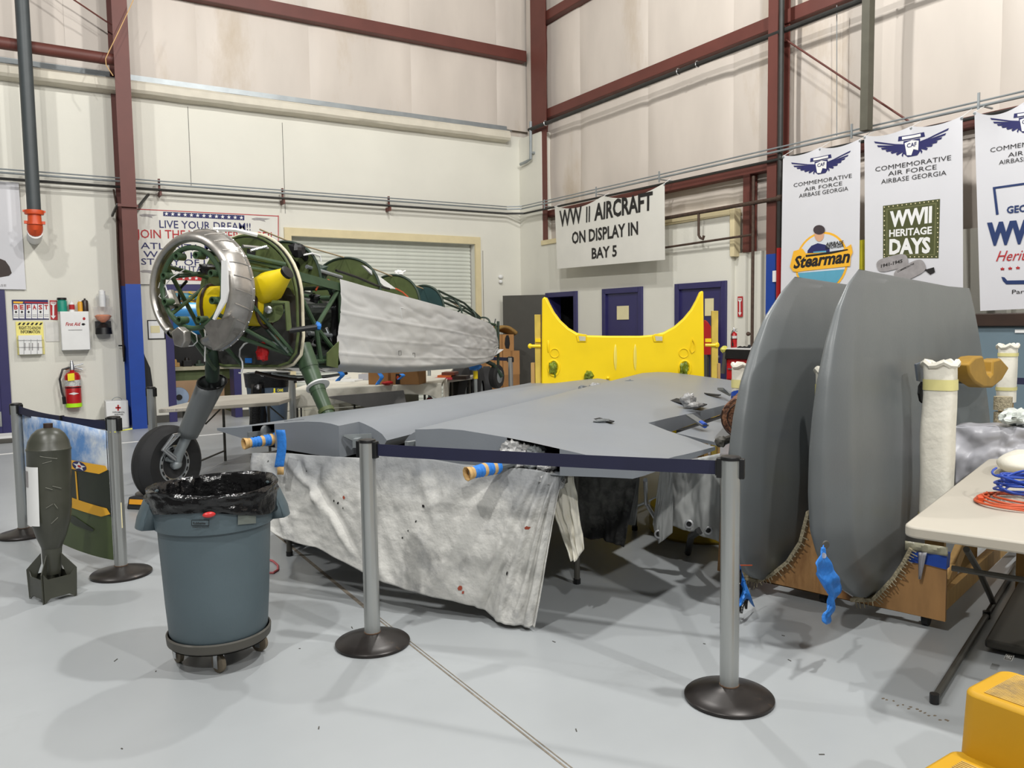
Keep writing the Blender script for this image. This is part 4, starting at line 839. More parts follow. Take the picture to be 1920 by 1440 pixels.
# far side of the cover so that the body is closed from other positions
def cover2(u, v): p = cover(u, v); n = (p-G).dot(NX); return p-NX*(2*n*.97)
ap(MB().grid(cover2, 60, 24), 'fabric_cover_far_side', M_sheet, ang=1.4)
for x, y in ((750, 662), (776, 666), (822, 672), (861, 677)):
    u = (x-640)/296; p = FP(x, y, n=interp(nn_, min(1, max(0, u)))+.012)
    ap(MB().tube([p+AX*.022*i+ZZ*.022*j for i, j in ((-1, -1), (1, -1), (1, 1), (-1, 1))], .002, 4, closed=True), 'stencil_square', M_ink)
q = [(751, 577), (787, 585), (791, 610), (755, 603)]
ap(MB().tube([FP(x, y, n=interp(nn_, (x-640)/296)+.013) for x, y in q], .003, 4, closed=True), 'sewn_patch_edge', M_white)
for x, y, l in ((637, 697, 15), (711, 700, 20), (752, 701, 10)):
    p = FP(x, y, n=.4); ap(MB().grid(lambda u, v: p+AX*(.035*(u-.5)*2+.02*math.sin(v*4))-ZZ*(v*l*.0055)+NX*.015*math.sin(v*5), 4, 8), 'blue_tape_tail', M_btape, thick=.002, ang=1.5)
# stern post, tail bits, tail wheel
ap(MB().tube([F(4.95, 0, .95), F(4.97, 0, 1.56)], .02, 8), 'stern_post', M_dgreen)
for x0, y0, x1, y1 in ((922, 612, 916, 600), (926, 612, 929, 598), (918, 608, 934, 612)): ap(MB().tube([FP(x0, y0, n=0), FP(x1, y1, n=0)], .008, 5), 'tail_fitting', M_black)
tc_ = FP(931, 706, n=0)
ap(MB().lathe(tc_-NX*.05, NX, [(0, .09), (0, .15), (.02, .165), (.08, .165), (.1, .15), (.1, .09)], 24), 'tail_tyre', M_rubber); ap(MB().lathe(tc_-NX*.05, NX, [(0, .0), (0, .09), (.1, .09), (.11, .03), (.13, .0)], 18), 'tail_wheel_hub', M_galv)
ap(MB().tube([F(4.6, 0, 1.02), FP(925, 684, n=0), tc_+NX*.08], .03, 8), 'tail_wheel_fork', M_dgreen)
# main gear: left leg with fairing, wheel
W1 = F(-.02, -.98, .345)
ap(MB().tube([FP(398, 640, n=-.35), FP(398, 690, n=-.38), FP(398, 712, n=-.42)], [.035, .06, .055], 14), 'gear_trunnion', M_dgreen)
fa = [FP(398, 716, n=-.45), FP(380, 765, n=-.58), FP(352, 815, n=-.72)]
d_ = (fa[2]-fa[0]).normalized()
def fair(u, v):
    th = 2*math.pi*u; c = fa[0].lerp(fa[2], v); r1 = .15-.055*v; r2 = .095-.02*v
    return c + AX*(r1*math.cos(th)) + d_.cross(AX).normalized()*(r2*math.sin(th)) + ZZ*(.03*math.cos(th)*(1-v))
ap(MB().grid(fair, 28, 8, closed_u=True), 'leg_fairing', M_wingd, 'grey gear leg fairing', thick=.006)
ap(MB().tube([fair(k/24, .0) for k in range(24)], .008, 6, closed=True), 'fairing_rim', M_black)
ap(MB().tube([fa[2]-d_*.05, FP(335, 850, n=-.80), FP(331, 868, n=-.84)], [.045, .045, .04], 12), 'oleo_strut', M_galv)
hub = FP(330, 870, n=-.84)
# tyre, axis along NX
tw = hub-NX*.21
ap(MB().lathe(tw, NX, [(0.02, .16), (-.0, .22), (.005, .28), (.04, .325), (.075, .338), (.08, .332), (.085, .338), (.13, .34), (.135, .334), (.14, .338), (.18, .325), (.215, .28), (.215, .21), (.19, .16)], 56), 'tyre', M_rubber)
ap(MB().lathe(tw+NX*.04, NX, [(0, .0), (0, .16), (.15, .165), (.16, .155), (.15, .13), (.1, .115), (.1, .0)], 36), 'wheel_rim', M_galv)
for k in range(14):
    th = k*2*math.pi/14; c = tw+NX*.197+arcv(th)*.145 if False else tw+NX*.199+(AX*math.cos(th)+ZZ*math.sin(th))*.146
    ap(MB().obox(c, (AX*math.cos(th)+ZZ*math.sin(th))*.008, (-AX*math.sin(th)+ZZ*math.cos(th))*.018, NX*.003), 'rim_slot', M_black)
ap(MB().lathe(tw+NX*.14, NX, [(0, .11), (.02, .11), (.02, .05)], 24), 'brake_disc', M_brown)
ap(MB().lathe(tw+NX*.185, NX, [(0, .128), (.012, .13), (.016, .145), (.012, .166), (0, .168)], 40, cap=False), 'rim_ring', M_chrome)
ap(MB().lathe(tw+NX*.15, NX, [(0, .05), (.07, .045), (.09, .03), (.1, .0)], 18).ball(hub, .05, jit=.2).tube([hub+ZZ*.02, hub-AX*.1+ZZ*.06], .02, 8), 'axle_hub', M_galv)
s1, s2, s3 = FP(325, 816, n=-.7), FP(305, 843, n=-.78), FP(328, 862, n=-.8)
ap(MB().tube([s1, s2], .012, 8).tube([s1+AX*.07, s2+AX*.02], .012, 8).tube([s1, s1+AX*.07], .014, 8).tube([s2, s2+AX*.02], .016, 8).tube([s2, s3], .014, 8).tube([s2+AX*.03, s3+AX*.04], .01, 8), 'torque_link', M_chrome)
# right leg: green oleo going down behind the wings, wheel beyond
W2 = F(.0, .97, .345)
ra = [FP(566, 648, n=.42), FP(580, 690, n=.50), FP(597, 735, n=.62), FP(620, 790, n=.78)]
ap(MB().tube(ra[:2], [.075, .08], 16), 'gear_trunnion', M_green); ap(MB().tube(ra[1:3], [.075, .065], 16), 'oleo_strut', M_green); ap(MB().tube([ra[2], ra[3], W2-NX*.2+ZZ*.1], [.062, .055, .05], 14), 'oleo_strut', M_green)
ap(MB().tube([ra[2].lerp(ra[3], .6), ra[2].lerp(ra[3], .72)], .066, 14), 'tape_band', M_olive)
ap(MB().lathe(FP(595, 722, n=.6), (ra[3]-ra[2]).normalized(), [(0, .05), (0, .095), (.015, .10), (.02, .05)], 20), 'leg_flange', M_white, 'white flange clamped round the right leg')
ap(MB().lathe(W2-NX*.1, NX, [(0, .16), (-.0, .22), (.005, .28), (.04, .325), (.1, .34), (.18, .325), (.215, .28), (.215, .21), (.19, .16)], 40), 'tyre', M_rubber)
ap(MB().lathe(W2-NX*.08, NX, [(0, .0), (0, .16), (.17, .16), (.17, .0)], 24), 'wheel_rim', M_galv)
# wheel chock with yellow strap
t = thing('wheel_chock', 'black rubber wheel chock with orange stripe at the left main wheel', 'chock', onz(258, 950))
p0 = onz(237, 955); p1 = onz(276, 957); dd = (p1-p0); up = ZZ
nrm = V((-dd.y, dd.x, 0)).normalized()
part(MB().prism([p0, p0+nrm*.16, p0+nrm*.10+ZZ*.10, p0+nrm*.03+ZZ*.10], dd), 'chock_body', M_rubber, t, bev=.01)
part(MB().prism([p0+dd*.12-nrm*.0+ZZ*.045+nrm*.009, p0+dd*.8+ZZ*.045+nrm*.009, p0+dd*.8+nrm*.018+ZZ*.085, p0+dd*.12+nrm*.018+ZZ*.085], -nrm*.006), 'stripe', mat('orange_stripe', (232, 160, 40), .5), t)

# ================================================================ WINGS ON THE STAND
O = V((1.78, 4.2, 0)); E_ = V((.5664, -.8241, 0)); D_ = V((.8241, .5664, 0))
_o = onz(742, 830, .85); O = V((_o.x, _o.y, 0))
def st_(px, py, z): q = onz(px, py, z)-O; return q.dot(E_), q.dot(D_)
def tabl(tab, x):
    if x <= tab[0][0]: return tab[0][1]
    for (a, b), (c, d) in zip(tab, tab[1:]):
        if x <= c: return b+(d-b)*(x-a)/(c-a)
    return tab[-1][1]
ZT = [(.07, .86), (.10, .895), (.15, .925), (.25, .962), (.4, .978), (.55, .975), (.75, .955), (1.0, .925), (1.3, .892), (1.5, .868), (1.8, .84), (2.0, .828)]
ZB = [(.07, .86), (.09, .83), (.13, .80), (.2, .782), (.3, .775), (1.1, .775), (1.4, .80), (1.8, .825), (2.0, .818)]
T2, A2, B2_, C2 = st_(1184, 889, .84), st_(1345, 838, .84), st_(1218, 795, .89), st_(1400, 750, .86)
TE = [(T2[1], T2[0]), (A2[1], A2[0]), (A2[1]+.004, A2[0]-.02), (B2_[1], B2_[0]), (C2[1], C2[0]), (3.6, C2[0]), (4.8, 1.2)]
def wing(sgn, mt, label, s0, TE, c0, c1, t0, scale=False):
    name = 'aircraft_wing'; smax0 = max(b for a, b in TE)
    t = thing(name, label, 'wing', O+E_*(sgn*.8+s0)+D_*2.0+ZZ*.75, 'grey wing panels laid on the stand')
    S_ = [.07, .075, .085, .10, .13, .17, .22, .2599, .26, .33, .42, .55, .66, c0, c0+.01, (c0+c1)/2, c1]
    def P(i, s, tt, z):
        return O+E_*(s0+sgn*(s-.03))+D_*tt+ZZ*z
    def prof_(tab_, s, tt):
        if not scale: return tabl(tab_, s)
        te = tabl(TE, tt); k = 1.78/te if s > .1 else 1; z = tabl(tab_, s*k if s > .3 else s); hf = min(1, te/1.45)
        return .86+(z-.86)*(hf if tab_ is ZT or hf > .8 else .8)
    def tend(s): return 4.75-.5*abs((s-.7)/1.0)**3
    ts = [0, .02, .05, .1, .2, .3] + [None]
    fr = [0, .35, .7, 1]
    tst = sorted(set([round(v, 3) for v in (-.3, -.2, -.1, 0, .1, .2, A2[1], A2[1]+.004, .5, .65, .8, B2_[1], 1.3, 1.8, C2[1], 3.1, 3.6, 4.0, 4.4, 4.6, 4.75)]))
    nS = len(S_)+5; rows = []
    for j, tt in enumerate([None]+tst):
        row = []
        for i in range(nS):
            if i < len(S_): s = S_[i]
            else:
                te = tabl(TE, tt if tt is not None else TE[0][0]); s = c1+(te-c1)*((i-len(S_)+1)/5)
            if tabl(TE, tt if tt is not None else 0) < c1+.05: s = min(s, .07+(s-.07)*tabl(TE, tt if tt is not None else 0)/(c1+.05)) if i < len(S_) else s
            lo = t0(s); y_ = lo if tt is None else max(lo, min(tt, tend(s)))
            row.append((s, y_))
        rows.append(row)
    mb = MB(); nR = len(rows); base = 0
    sag = lambda s, y_: -.004*math.sin(y_*math.pi/.33)**2*(1 if s > .3 else 0)
    for top in (1, 0):
        for row in rows:
            for s, y_ in row: mb.v.append(P(0, s, y_, prof_(ZT, s, y_)+sag(s, y_) if top else prof_(ZB, s, y_)))
    for j in range(nR-1):
        for i in range(nS-1):
            a = j*nS+i; mb.f.append((a, a+1, a+nS+1, a+nS)); b = a+nR*nS; mb.f.append((b, b+nS, b+nS+1, b+1))
    M0 = nR*nS
    for j in range(nR-1):   # trailing face and leading seam
        for i in (0, nS-1): a = j*nS+i; mb.f.append((a, a+nS, a+nS+M0, a+M0))
    for i in range(nS-1):
        s = rows[0][i][0]
        if not (c0+.005 < s < c1-.01): mb.f.append((i, i+1, i+1+M0, i+M0))
        a = (nR-1)*nS+i; mb.f.append((a, a+M0, a+M0+1, a+1))
    part(mb, 'wing_skin', mt, t, ang=.35)
    # recess in the root rib, spar end and drag fitting
    r1 = MB().prism([P(0, c0+.02, t0(c0)+.30, .79), P(0, c1-.01, t0(c1)+.30, .80), P(0, c1-.01, t0(c1)+.30, .89), P(0, c0+.02, t0(c0)+.30, .92)], D_*.01)
    part(r1, 'rear_spar_web', M_hole, t)
    part(MB().bar(P(0, c0+.08, t0(c0)-.02, .83), P(0, c0+.08, t0(c0)+.3, .83), .03, .06).bar(P(0, c0+.22, t0(c0), .85), P(0, c0+.1, t0(c0)+.3, .85), .02, .03).lathe(P(0, c0+.12, t0(c0)+.04, .87), E_, [(0, .04), (.02, .04), (.025, .015)], 14), 'spar_fitting', M_wingd, t)
    part(MB().bar(P(0, .18, -.16, .86), P(0, .24, .05, .86), .03, .05).prism([P(0, .17, -.02, .80), P(0, .17, -.02, .90), P(0, .25, -.18, .91), P(0, .25, -.18, .90)], E_*.01), 'front_spar_fitting', M_galv, t)
    part(MB().prism([P(0, s, .02, z) for s, z in [(s, tabl(ZT, s)-.004) for s in (.075, .1, .13, .17, .2, .24)]+[(s, tabl(ZB, s)+.004) for s in (.24, .17, .1)]], D_*.006), 'nose_rib', M_wingd, t)
    return t, P
wr_, PR = wing(1, M_wing, 'grey wing panel on the right of the stand, its inner edge under the belt', .02, TE, .80, 1.12, lambda s: .0 if s < .26 else -.20-.02*(s-.26)-.25*max(0, s-.9)**1.0)
TE1 = [(-.2, 1.6), (.30, 1.6), (.6, 1.46), (1.2, 1.45), (1.9, 1.32), (2.6, 1.16), (3.4, .98), (4.2, .78), (4.7, .55)]
wl_, PL_ = wing(-1, M_wing, 'grey wing panel on the left of the stand, pointed corner towards the trash bin', -.02, TE1, .88, 1.14, lambda s: .0 if s < .26 else -.20+.32*max(0, s-.26)+.05*max(0, s-1.1), True)
# joint ridge/nose valley filler not needed: noses nearly touch
def patch(px, py, z): return onz(px, py, z)
def open_frame(parent, pts, z, name='control_opening'):
    q = [onz(x, y, z) for x, y in pts]; part(MB().prism(q, ZZ*.006), name, M_hole, parent)
open_frame(wr_, [(1092, 786), (1113, 782), (1152, 791), (1146, 793), (1112, 787)], .922)
open_frame(wr_, [(1243, 751), (1262, 746.5), (1326, 759), (1318, 763), (1303, 763), (1255, 752)], .905)
open_frame(wr_, [(1320, 737.5), (1352, 741), (1347, 743), (1325, 740)], .90)
def lump(parent, px, py, z, r, sx, sy, sz, mt, name, jit=.8):
    c = onz(px, py, z); return part(MB().ball(c, r, sx, sy, sz, seg=16, rings=10, jit=jit), name, mt, parent, ang=.35)
lump(wr_, 1290, 750, .95, .06, 1.0, .8, .9, M_foil, 'plastic_wrapped_fitting', .4); lump(wr_, 1303, 760, .925, .045, 1.5, .7, .5, M_foil, 'plastic_wrapped_fitting', .4)
lump(wr_, 1128, 789, .93, .03, 2.0, .8, .4, M_wingd, 'control_bracket', .4)
part(MB().prism([onz(1345, 731, .93), onz(1356, 731.5, .96), onz(1372, 741, .92), onz(1368, 743, .915)], ZZ*.02), 'raised_bracket', M_wingd, wr_)
for px, py, s in ((1092, 727, .6), (1117, 727, 1.2), (1128, 728, .6), (1156, 726, .7), (1178, 722, 1.3)): lump(wl_, px, py, .935, .045*s, 1.5, .9, .8, M_foil if s > .7 and px == 1117 else M_wingd, 'strut_fitting', .5)
part(MB().bar(onz(1196, 726, .93), onz(1213, 725.5, .93), .015, .02), 'strut_fitting', M_wingd, wl_)
# lower skin panel showing inside the notch and stay with blue tip
q = [onz(1268, 818, .80), onz(1405, 772, .80), onz(1440, 800, .80), onz(1352, 838, .80)]
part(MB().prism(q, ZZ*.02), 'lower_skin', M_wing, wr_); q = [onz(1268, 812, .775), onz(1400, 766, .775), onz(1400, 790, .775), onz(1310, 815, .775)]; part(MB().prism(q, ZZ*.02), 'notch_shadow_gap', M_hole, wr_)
a, b = onz(1292, 778, .9), onz(1322, 798, .86)
part(MB().bar(a, b, .05, .012), 'hinge_arm', M_wingd, wr_); part(MB().tube([a.lerp(b, .75), b], .018, 8), 'blue_tape_tip', M_dtape, wr_)
part(MB().tube([onz(1352, 828, .86), onz(1372, 822, .865), onz(1395, 816, .87)], .022, 8).ball(onz(1352, 828, .86), .03, jit=.5), 'hinge_tube', M_dgrey, wr_)
# wrapped strut rods
def wrapped_rod(a, b, label, tail):
    a, b = V(a), V(b); d = (b-a); t = thing('wrapped_rod', label, 'rod', a.lerp(b, .5))
    part(MB().tube([a-d.normalized()*.25, b], .022, 10), 'rod', M_wingd, t)
    n = 9; x, y, z = basis(d)
    for k in range(n):
        p = a.lerp(b, .25+.75*k/n); q = a.lerp(b, .25+.75*(k+1.15)/n); mt = M_btape if k % 3 != 1 else M_mtape
        if k >= n-2: mt = M_mtape if k == n-1 else M_btape
        part(MB().tube([p, p.lerp(q, .5)+x*.002, q], [.036-.001*k, .039-.001*k, .034-.001*k], 12), 'tape_wrap', mt, t)
    part(MB().tube([b-d*.02, b+d*.10], [.03, .036], 9, cap=False), 'paper_end', M_mtape, t, thick=.003)
    if tail:
        p = a.lerp(b, .3); TP = lambda x, y: hit(x, y, O-D_*.40, D_)
        part(MB().grid(lambda u, v: TP(517+17*u+3*math.sin(v*4), 806+70*v), 3, 12), 'tape_tail', M_btape, t, thick=.002, ang=1.5)
        part(MB().grid(lambda u, v: TP(520+12*u, 875+15*v), 2, 2), 'paper_tail', M_mtape, t, thick=.002)
        part(MB().tube([p, p+D_*.08+ZZ*.08], .02, 8), 'tape_wrap', M_btape, t)
PLz = .84
wrapped_rod(onz(535, 820, .83), onz(464, 831, .82), 'strut rod wrapped in blue and tan tape jutting from the left wing root', True)
wrapped_rod(onz(950, 870, .82), onz(882, 887, .80), 'strut rod wrapped in blue and tan tape jutting from the right wing root', False)
t = thing('plastic_wrap', 'crumpled grey plastic wrap stuffed in the right wing root opening', 'wrap', hit(995, 880, O-D_*.25, D_))
for x, y, r, m_ in ((962, 842, .065, M_foil), (985, 845, .05, M_foil), (1005, 848, .05, M_wingd), (975, 868, .05, M_foil), (1000, 870, .045, M_wingd), (1026, 872, .05, M_foil), (955, 875, .035, M_foil)):
    part(MB().ball(hit(x, y, O-D_*.20, D_), r, 1.1, .8, .7, jit=.45, seg=22, rings=14), 'crumpled_wrap', m_, t, ang=.3)
for x, y, r in ((1010, 892, .04), (1030, 900, .045), (1045, 905, .04), (1020, 905, .03)): part(MB().ball(hit(x, y, O-D_*.22, D_), r, 1.2, .7, .9, jit=.5, seg=20, rings=12), 'hanging_wrap', M_foil, t, ang=.3)

# stand under the wings: frame, crossbars and round legs
t = thing('wing_stand', 'dark table frame hidden by cloth beneath the two grey wings', 'stand', O+D_*1.5)
part(MB().obox(O+E_*.1+D_*1.8+ZZ*.735, E_*1.0, D_*2.0, ZZ*.02), 'table_top', M_dgrey, t)
legp = [onz(543, 1042), onz(1082, 1094)]; legp += [p+D_*1.3 for p in legp]+[p+D_*2.9 for p in legp]
for i, p in enumerate(legp):
    tp = V(p)-(E_*.0)+(D_*.0); part(MB().tube([tp, tp+ZZ*.715], .018, 10), 'leg', M_dgrey, t); part(MB().lathe(tp, ZZ, [(0, .022), (.03, .022)], 10), 'leg_cap', M_black, t)
for a, b in ((2, 3), (4, 5)): part(MB().tube([legp[a]+ZZ*.35, legp[b]+ZZ*.35], .015, 8), 'crossbar', M_galv, t)
# drop cloth over the front of the stand
PC = O-D_*.30
tops_ = [(462, 852, .0), (520, 852, .0), (600, 858, 0), (680, 862, 0), (740, 848, 0), (790, 862, 0), (860, 874, 0), (950, 880, 0), (1000, 884, 0), (1035, 892, 0), (1046, 896, 0)]
bots_ = [(512, 985), (545, 1006), (600, 1022), (660, 1052), (735, 1083), (800, 1105), (850, 1118), (895, 1132), (925, 1152), (965, 1162), (1010, 1170)]
FOLDS = [(.10, .0, .30, .85, .022, .013), (.16, .05, .22, .62, .02, .010), (.20, .02, .17, .5, -.02, .012), (.05, .1, .10, .9, .018, .014), (.62, .05, .46, .95, .014, .022), (.70, .0, .56, .9, .014, .02), (.80, .02, .72, 1.0, .022, .018), (.86, .0, .84, 1.0, .024, .014), (.91, .1, .92, 1.0, .02, .012), (.96, .0, .965, 1.0, .016, .01), (.40, .0, .36, .5, .012, .02), (.48, .0, .55, .45, .01, .015), (.30, .3, .40, 1.0, .012, .018)]
def cloth(u, v):
    a = interp(tops_, u); b = interp(bots_, u); A = hit(a[0], a[1], PC, D_); B = hit(b[0], b[1], PC, D_)
    A.z = max(A.z, .70); p = A.lerp(B, v)
    s = (p-O).dot(E_); f = noise.noise(V((s*3.0+v*1.4, v*.9, 2.2)))*.045*v+noise.noise(V((s*6-v*3, v*1.6, 4)))*.012*(.3+v)+noise.noise(V((s*14+v*9, v*5-s*6, 6)))*.0035+noise.noise(V((s*7+v*1.5, v*1.1, 12)))*.012*v+noise.noise(V((s*22-v*8, v*12+s*5, 8)))*.003
    fold = .028*math.sin((s-.85)*26+v*2)*max(0, v-.2)*max(0, min(1, (u-.62)*5))
    for (ua, va, ub, vb, am, wd) in FOLDS:
        if va-.08 < v < vb+.08:
            uc = ua+(ub-ua)*(v-va)/(vb-va); k = min(1, (v-va+.08)/.16, (vb+.08-v)/.16); x_ = (u-uc)/wd; f += am*k*(math.exp(-x_*x_)-.6*math.exp(-(x_-1.8)**2))
    edge = -(.06*(1-v)**6)
    p = p-D_*(f+fold+.05*v+.01)-D_*edge
    if u > .985: p = p+D_*.03
    return p
t = thing('drop_cloth', 'soiled white drop cloth with grey overspray hanging over the stand front', 'cloth', PC)
clo = MB().grid(cloth, 150, 80); part(clo, 'cloth', M_cloth, t, thick=.003, ang=1.5)
sp = MB(); random.seed(11)
for x, y, r in ((874, 1098, 5), (878, 1106, 3), (995, 986, 5), (632, 937, 3), (639, 941, 3), (800, 947, 4), (790, 973, 3), (713, 1030, 4), (960, 1066, 5), (975, 1050, 5), (762, 1002, 2.5), (745, 1030, 2), (770, 1090, 2), (576, 880, 3)):
    base_pts = []
pass
sp = {}
def on_cloth(px, py, lift=.012):
    best = None
    for i in range(151):
        pass
    p = hit(px, py, PC-D_*.04, D_); return p
cvs = [V(q) for q in clo.v]
def nearest_cloth(px, py):
    q = hit(px, py, PC, D_); s = (q-O).dot(E_); b = min(cvs, key=lambda c: ((c-O).dot(E_)-s)**2+(c.z-q.z)**2); return q+D_*((b-q).dot(D_)-.006)
for nm, mt_, lst in (('rust_stain', mat('rust_stain', (160, 72, 50), .8), ((873, 1096, 5), (878, 1104, 3), (995, 986, 4), (650, 931, 3))), ('black_spot', M_ink, ((632, 937, 2), (640, 941, 2.4), (712, 1031, 3), (800, 946, 3), (790, 973, 2), (960, 1068, 3), (776, 990, 1.5), (766, 1003, 2), (500, 865, 1.5), (650, 950, 1.5), (576, 883, 1.5)))):
    g = MB()
    for x, y, r in lst:
        g.poly([nearest_cloth(x+r*(1+.35*math.sin(k*5+x))*math.cos(k*.785)*.8, y+r*math.sin(k*.785)*(1+.3*math.cos(k*3+y))) for k in range(8)])
    part(g, nm, mt_, t)
# secondary cloths hanging on the right side and beneath
def drape(name, label, mt, P, n, top, bot, amp=.03, fr=6, nu=40, nv=30, thick=.003, extra=None):
    def fn(u, v):
        a = interp(top, u); b = interp(bot, u); p = hit(a[0], a[1], P, n).lerp(hit(b[0], b[1], P, n), v)
        k = noise.noise(V((u*fr, v*2.2, a[0]*.01)))*amp*(.4+v)+noise.noise(V((u*fr*3, v*6, 3)))*amp*.3
        return p-V(n)*k
    t = thing(name, label, 'cloth', hit(*bot[0], P, n)); part(MB().grid(fn, nu, nv), 'cloth', mt, t, thick=thick, ang=1.4)
    if extra: extra(t, fn)
    return t
drape('twisted_rag', 'twisted pale rag hanging at the right corner of the drop cloth', M_clothw, O-D_*.12, D_, [(1015, 890), (1040, 892), (1075, 893)], [(1070, 1052), (1082, 1050), (1093, 1030)], .05, 5)
drape('dark_stained_cloth', 'dark stained cloth hanging under the right wing behind the rag', mat('dark_stained_cloth', (112, 112, 108), .9, var=.25, vs=4, bump=.4, bs=18, dark=(40, 40, 40), dthr=.5), O+D_*.55+E_*.9, V((.87, -.2, 0)).normalized() if False else D_, [(1075, 892), (1130, 893), (1196, 893)], [(1086, 1008), (1130, 1010), (1170, 1026)], .04, 5)
def eyelets(px):
    def f(t, fn):
        for u in px:
            p = fn(u, .9); g = MB(); n = (CAM-p).normalized(); g.lathe(p+n*.006, n, [(0, .016), (.003, .026), (.006, .026), (.007, .016)], 16, cap=False); part(g, 'eyelet', M_chrome, t); part(MB().lathe(p+n*.008, n, [(0, .0), (0, .015)], 12, cap=False), 'eyelet_hole', M_hole, t)
    return f
drape('eyelet_tarp', 'grey tarp with metal eyelets hanging at the left of the far right stanchion', mat('grey_tarp', (172, 174, 172), .6, var=.08, bump=.3, bs=10), O+D_*.75, D_, [(1258, 872), (1300, 860), (1350, 850)], [(1250, 983), (1300, 998), (1350, 1018)], .035, 5, extra=eyelets((.42, .78)))
drape('eyelet_tarp', 'narrow folded grey tarp strip with one eyelet left of the wider tarp', mat('grey_tarp', (172, 174, 172)), O+D_*.60, D_, [(1240, 872), (1250, 870), (1262, 870)], [(1222, 985), (1236, 1018), (1260, 1000)], .03, 3, extra=eyelets((.45,)))
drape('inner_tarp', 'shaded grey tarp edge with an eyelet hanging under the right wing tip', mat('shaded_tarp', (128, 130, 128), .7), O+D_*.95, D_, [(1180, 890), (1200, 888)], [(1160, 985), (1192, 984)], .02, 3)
# yellow drip tray / tank under the tarps
t = thing('yellow_drum', 'dark yellow drum lying on the floor behind the tarps', 'drum', onz(1300, 1040))
pc_ = onz(1290, 1030); part(MB().lathe(pc_+ZZ*.0+D_*.5, ZZ, [(0, .36), (.02, .38), (.10, .38), (.12, .37), (.2, .37), (.22, .33)], 36), 'drum_body', mat('dark_yellow_drum', (150, 126, 22), .5, var=.1), t)
solo(MB().tube([onz(1180, 955, .1), onz(1250, 925, .12)], .012, 8), 'thin_rail', M_galv, 'thin pale rail on the floor under the right wing', 'rail')
t = MB().tube([onz(1210, 900, .7), onz(1212, 945, .45), onz(1232, 978, .35)], .012, 8); solo(t, 'bent_tube_leg', M_chrome, 'bent bright tube leg between the tarps under the right wing', 'tube')
for x0, y0, x1, y1, lb in ((1295, 1000, 1285, 1040, 'thick black curved tube under the wider eyelet tarp'),):
    solo(MB().tube([onz(1312, 995, .3), onz(1296, 1005, .22), onz(1290, 1036, .02)], .022, 10), 'black_tube', M_black, lb, 'tube')
# underside brown parts behind trash bin
t = thing('tan_wheel_tyre', 'grey tyre lying below the stand right behind the trash bin', 'tyre', onz(525, 1030))
p = onz(522, 1035)+ZZ*.0; part(MB().lathe(p+D_*.35-E_*.02, ZZ, [(0, .10), (.0, .16), (.04, .19), (.09, .19), (.13, .16), (.13, .10)], 28), 'tyre_body', mat('dusty_grey_rubber', (92, 88, 86), .6), t)
solo(MB().tube([onz(x, y, .008) for x, y in ((500, 1048), (512, 1052), (521, 1060), (521, 1068), (512, 1074), (500, 1074))], .007, 6), 'pink_hose', mat('pink_hose', (186, 92, 96), .5), 'short loop of pink hose on the floor right of the trash bin', 'hose')
# ================================================================ WING CART WITH TWO STANDING WINGS
SX = V((.965, .262, 0)); NN = V((.262, -.965, 0)); P0 = onz(1772, 1165, .06); P0.z = 0
def CP(px, py, s=None, n=None): return hit(px, py, P0+SX*s, SX) if s is not None else hit(px, py, P0+NN*n, NN)
cart = thing('wing_cart', 'wheeled plywood wing cart with carpet-lined cradles', 'cart', P0-NN*.6+SX*.6)
out = [(1772, 1166), (1775, 1037), (1712, 1028), (1700, 1052), (1680, 1082), (1658, 1106), (1640, 1124), (1600, 1124), (1572, 1105), (1548, 1062), (1538, 1000), (1532, 958), (1520, 960), (1506, 1015), (1482, 1052), (1450, 1078), (1425, 1090), (1400, 1082), (1380, 1050), (1362, 1000), (1352, 950), (1345, 1075)]
front = [CP(x, y, s=0) for x, y in out]
front[-1] = CP(1345, 1070, s=0)
part(MB().prism(front, SX*.02), 'front_panel', M_ply, cart)
for seg, nm in (((2, 8), 'a'), ((11, 20), 'b')):
    pts = [front[k]+SX*-.004 for k in range(seg[0], seg[1])]
    mb = MB()
    for a, b in zip(pts, pts[1:]):
        up_ = (b-a).cross(SX).normalized(); up_ = up_ if up_.z > 0 else -up_
        mb.obox((a+b)/2+up_*.004+SX*.02, (b-a)/2*1.05, SX*.05, up_*.009)
        for q in range(5):
            p = a.lerp(b, q/5)-SX*.03; mb.bar(p, p-up_*random.uniform(.015, .04)+SX*random.uniform(-.01, .01), .004, .004)
    part(mb, 'carpet_strip', M_carpet, cart)
pn_a, pn_b = 0.0, ((front[-1]-P0).dot(NN))
part(MB().prism([P+SX*1.9 for P in front], SX*.02), 'rear_panel', M_ply, cart)
for n in (-.03, pn_b*.33, pn_b*.62, pn_b+.03):
    part(MB().obox(P0+SX*.96+NN*n+ZZ*.14, SX*.94, NN*.02, ZZ*.045), 'side_rail', M_lumber, cart)
part(MB().bar(P0+SX*.05-NN*.05+ZZ*.12, P0+SX*1.0-NN*.1+ZZ*.42, .04, .08), 'diagonal_brace', M_lumber, cart)
for s, n in ((.06, -.10), (.06, pn_b*.5), (.06, pn_b+.12), (1.85, -.08), (1.85, pn_b+.1)):
    c = P0+SX*s+NN*n; cc_ = part(MB().lathe(c+ZZ*.038-NN*.015, NN, [(0, .0), (0, .038), (.03, .038), (.03, .0)], 18), 'caster_wheel', M_rubber, cart); part(MB().obox(c+ZZ*.085, SX*.03, NN*.028, ZZ*.006).obox(c+ZZ*.06-NN*.024, SX*.012, NN*.002, ZZ*.03), 'caster_fork', M_chrome, cc_)
a = CP(1775, 1037, s=-.006); b = CP(1712, 1030, s=-.006)
